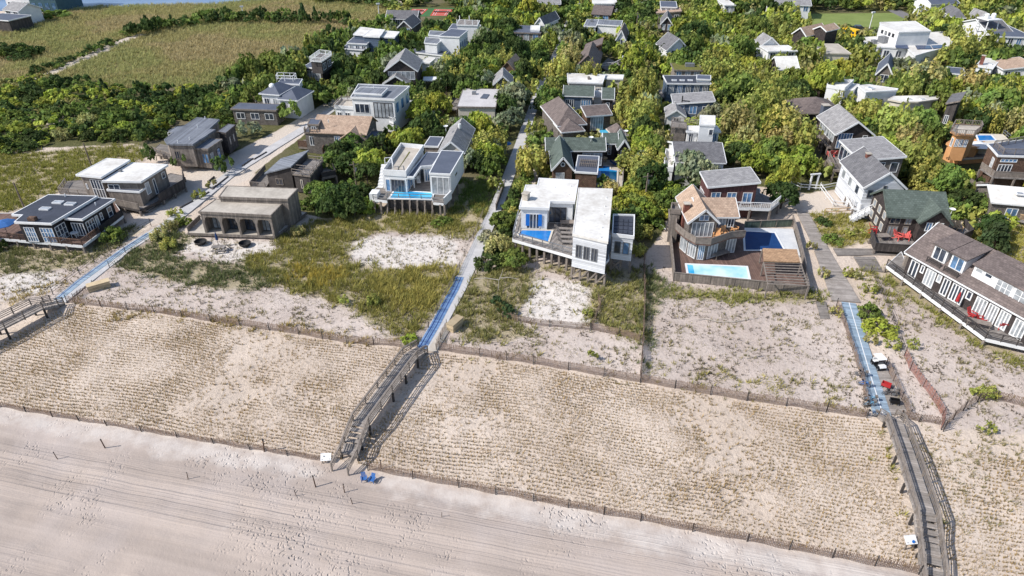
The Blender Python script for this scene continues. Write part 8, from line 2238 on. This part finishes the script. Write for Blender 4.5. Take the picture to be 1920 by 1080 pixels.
# reed marsh
VV, TT = [], []
x, y = scatter(MARSH, 1.5, 1.5)
pxm, pym = PXn(x, y, np.zeros(len(x)))
k = np.ones(len(x), bool)
for t_ in SAND_TRACKS: k &= ~inpoly(pxm, pym, t_)
x, y = x[k], y[k]
big = np.array([noise.noise((a * 0.03, b * 0.03, 4.0)) + 0.5 * noise.noise((a * 0.1, b * 0.1, 6.0)) for a, b in zip(x, y)])
for lo, hi, ca, cb in ((-9, -0.15, (134, 132, 84), (114, 116, 70)), (-0.15, 0.2, (142, 134, 90), (120, 116, 74)), (0.2, 9, (150, 136, 100), (126, 117, 82))):
    k = (big + rng.normal(0, 0.15, len(x)) > lo) & (big + 0 <= hi) & (big > lo - 0.3)
    k = (big > lo) & (big <= hi)
    n_ = k.sum()
    if n_:
        v, t = tufts(x[k], y[k], rng.uniform(0.6, 1.2, n_), rng.uniform(0.8, 1.5, n_), lin(ca), lin(cb), 7, 0.9, 0.11, 0.5); VV.append(v); TT.append(t)
me = npmesh('reed_bed', np.concatenate(VV), 3, GRASSM, np.concatenate(TT))
o = bpy.data.objects.new('reed_bed', me); S.collection.objects.link(o); tag(o, 'tan and olive reed marsh spreading to the bay shore', kind='stuff')

# planted beach grass in straight rows
FIELD = [[(-160, 730), (0, 758), (200, 793), (400, 826), (600, 858), (660, 868), (800, 655), (750, 653), (650, 645), (450, 614), (290, 590), (150, 572), (60, 600), (-160, 700)],
         [(655, 868), (690, 876), (860, 908), (1000, 934), (1200, 972), (1400, 1010), (1560, 1040), (1725, 1070), (1725, 990), (1660, 800), (1625, 786), (1400, 754), (1200, 720), (1000, 687), (900, 672), (820, 662), (790, 670)],
         [(1760, 1100), (1735, 970), (1690, 812), (1760, 812), (1850, 850), (2010, 880), (2010, 1130)]]
VV, TT = [], []
a, b = P(690, 880), P(1720, 1072)
u = (b - a).normalized(); v_ = Vector((-u.y, u.x, 0))
ii, jj = np.meshgrid(np.arange(-260, 260), np.arange(-20, 120))
ii, jj = ii.ravel(), jj.ravel()
base = a
for fi, poly in enumerate(FIELD):
    du, dv = (0.32, 0.45)
    sx = base.x + u.x * ii * du + v_.x * jj * dv; sy = base.y + u.y * ii * du + v_.y * jj * dv
    off = (jj % 2) * 0.2
    # rows bend gently
    wob = 0.35 * np.sin(sx * 0.13 + jj * 0.05) + 0.2 * np.sin(sx * 0.31 + 1.3)
    x = sx + u.x * off + v_.x * wob + rng.normal(0, 0.03, len(sx)); y = sy + u.y * off + v_.y * wob + rng.normal(0, 0.03, len(sx))
    px, py = PXn(x, y, np.zeros(len(x)))
    k = inpoly(px, py, poly) & (px > -40) & (px < 1960) & (py < 1100)
    x, y = x[k], y[k]
    k = ~occ_mask(x, y); x, y = x[k], y[k]
    gp = patch(x * 0.22 + 31, y * 0.22); k = rng.uniform(0, 1, len(x)) < 0.97 - 0.75 * np.clip(gp * 2.2 - 0.35, 0, 1); x, y = x[k], y[k]
    pz = patch(x * 0.35, y * 0.35)
    hh = rng.uniform(0.13, 0.27, len(x)) * (1 + 0.8 * np.clip(pz, -0.5, 0.8)); ww = rng.uniform(0.16, 0.28, len(x)) * (1 + 0.5 * np.clip(pz, -0.3, 0.8))
    v, t = tufts(x, y, hh, ww, lin((140, 118, 80)), lin((102, 90, 58)), 6, 0.8, 0.038, 0.5)
    VV.append(v); TT.append(t)
me = npmesh('planted_grass', np.concatenate(VV), 3, GRASSM, np.concatenate(TT))
o = bpy.data.objects.new('planted_grass', me); S.collection.objects.link(o); tag(o, 'small dry beach grass plugs planted in rows on the dune', kind='stuff')
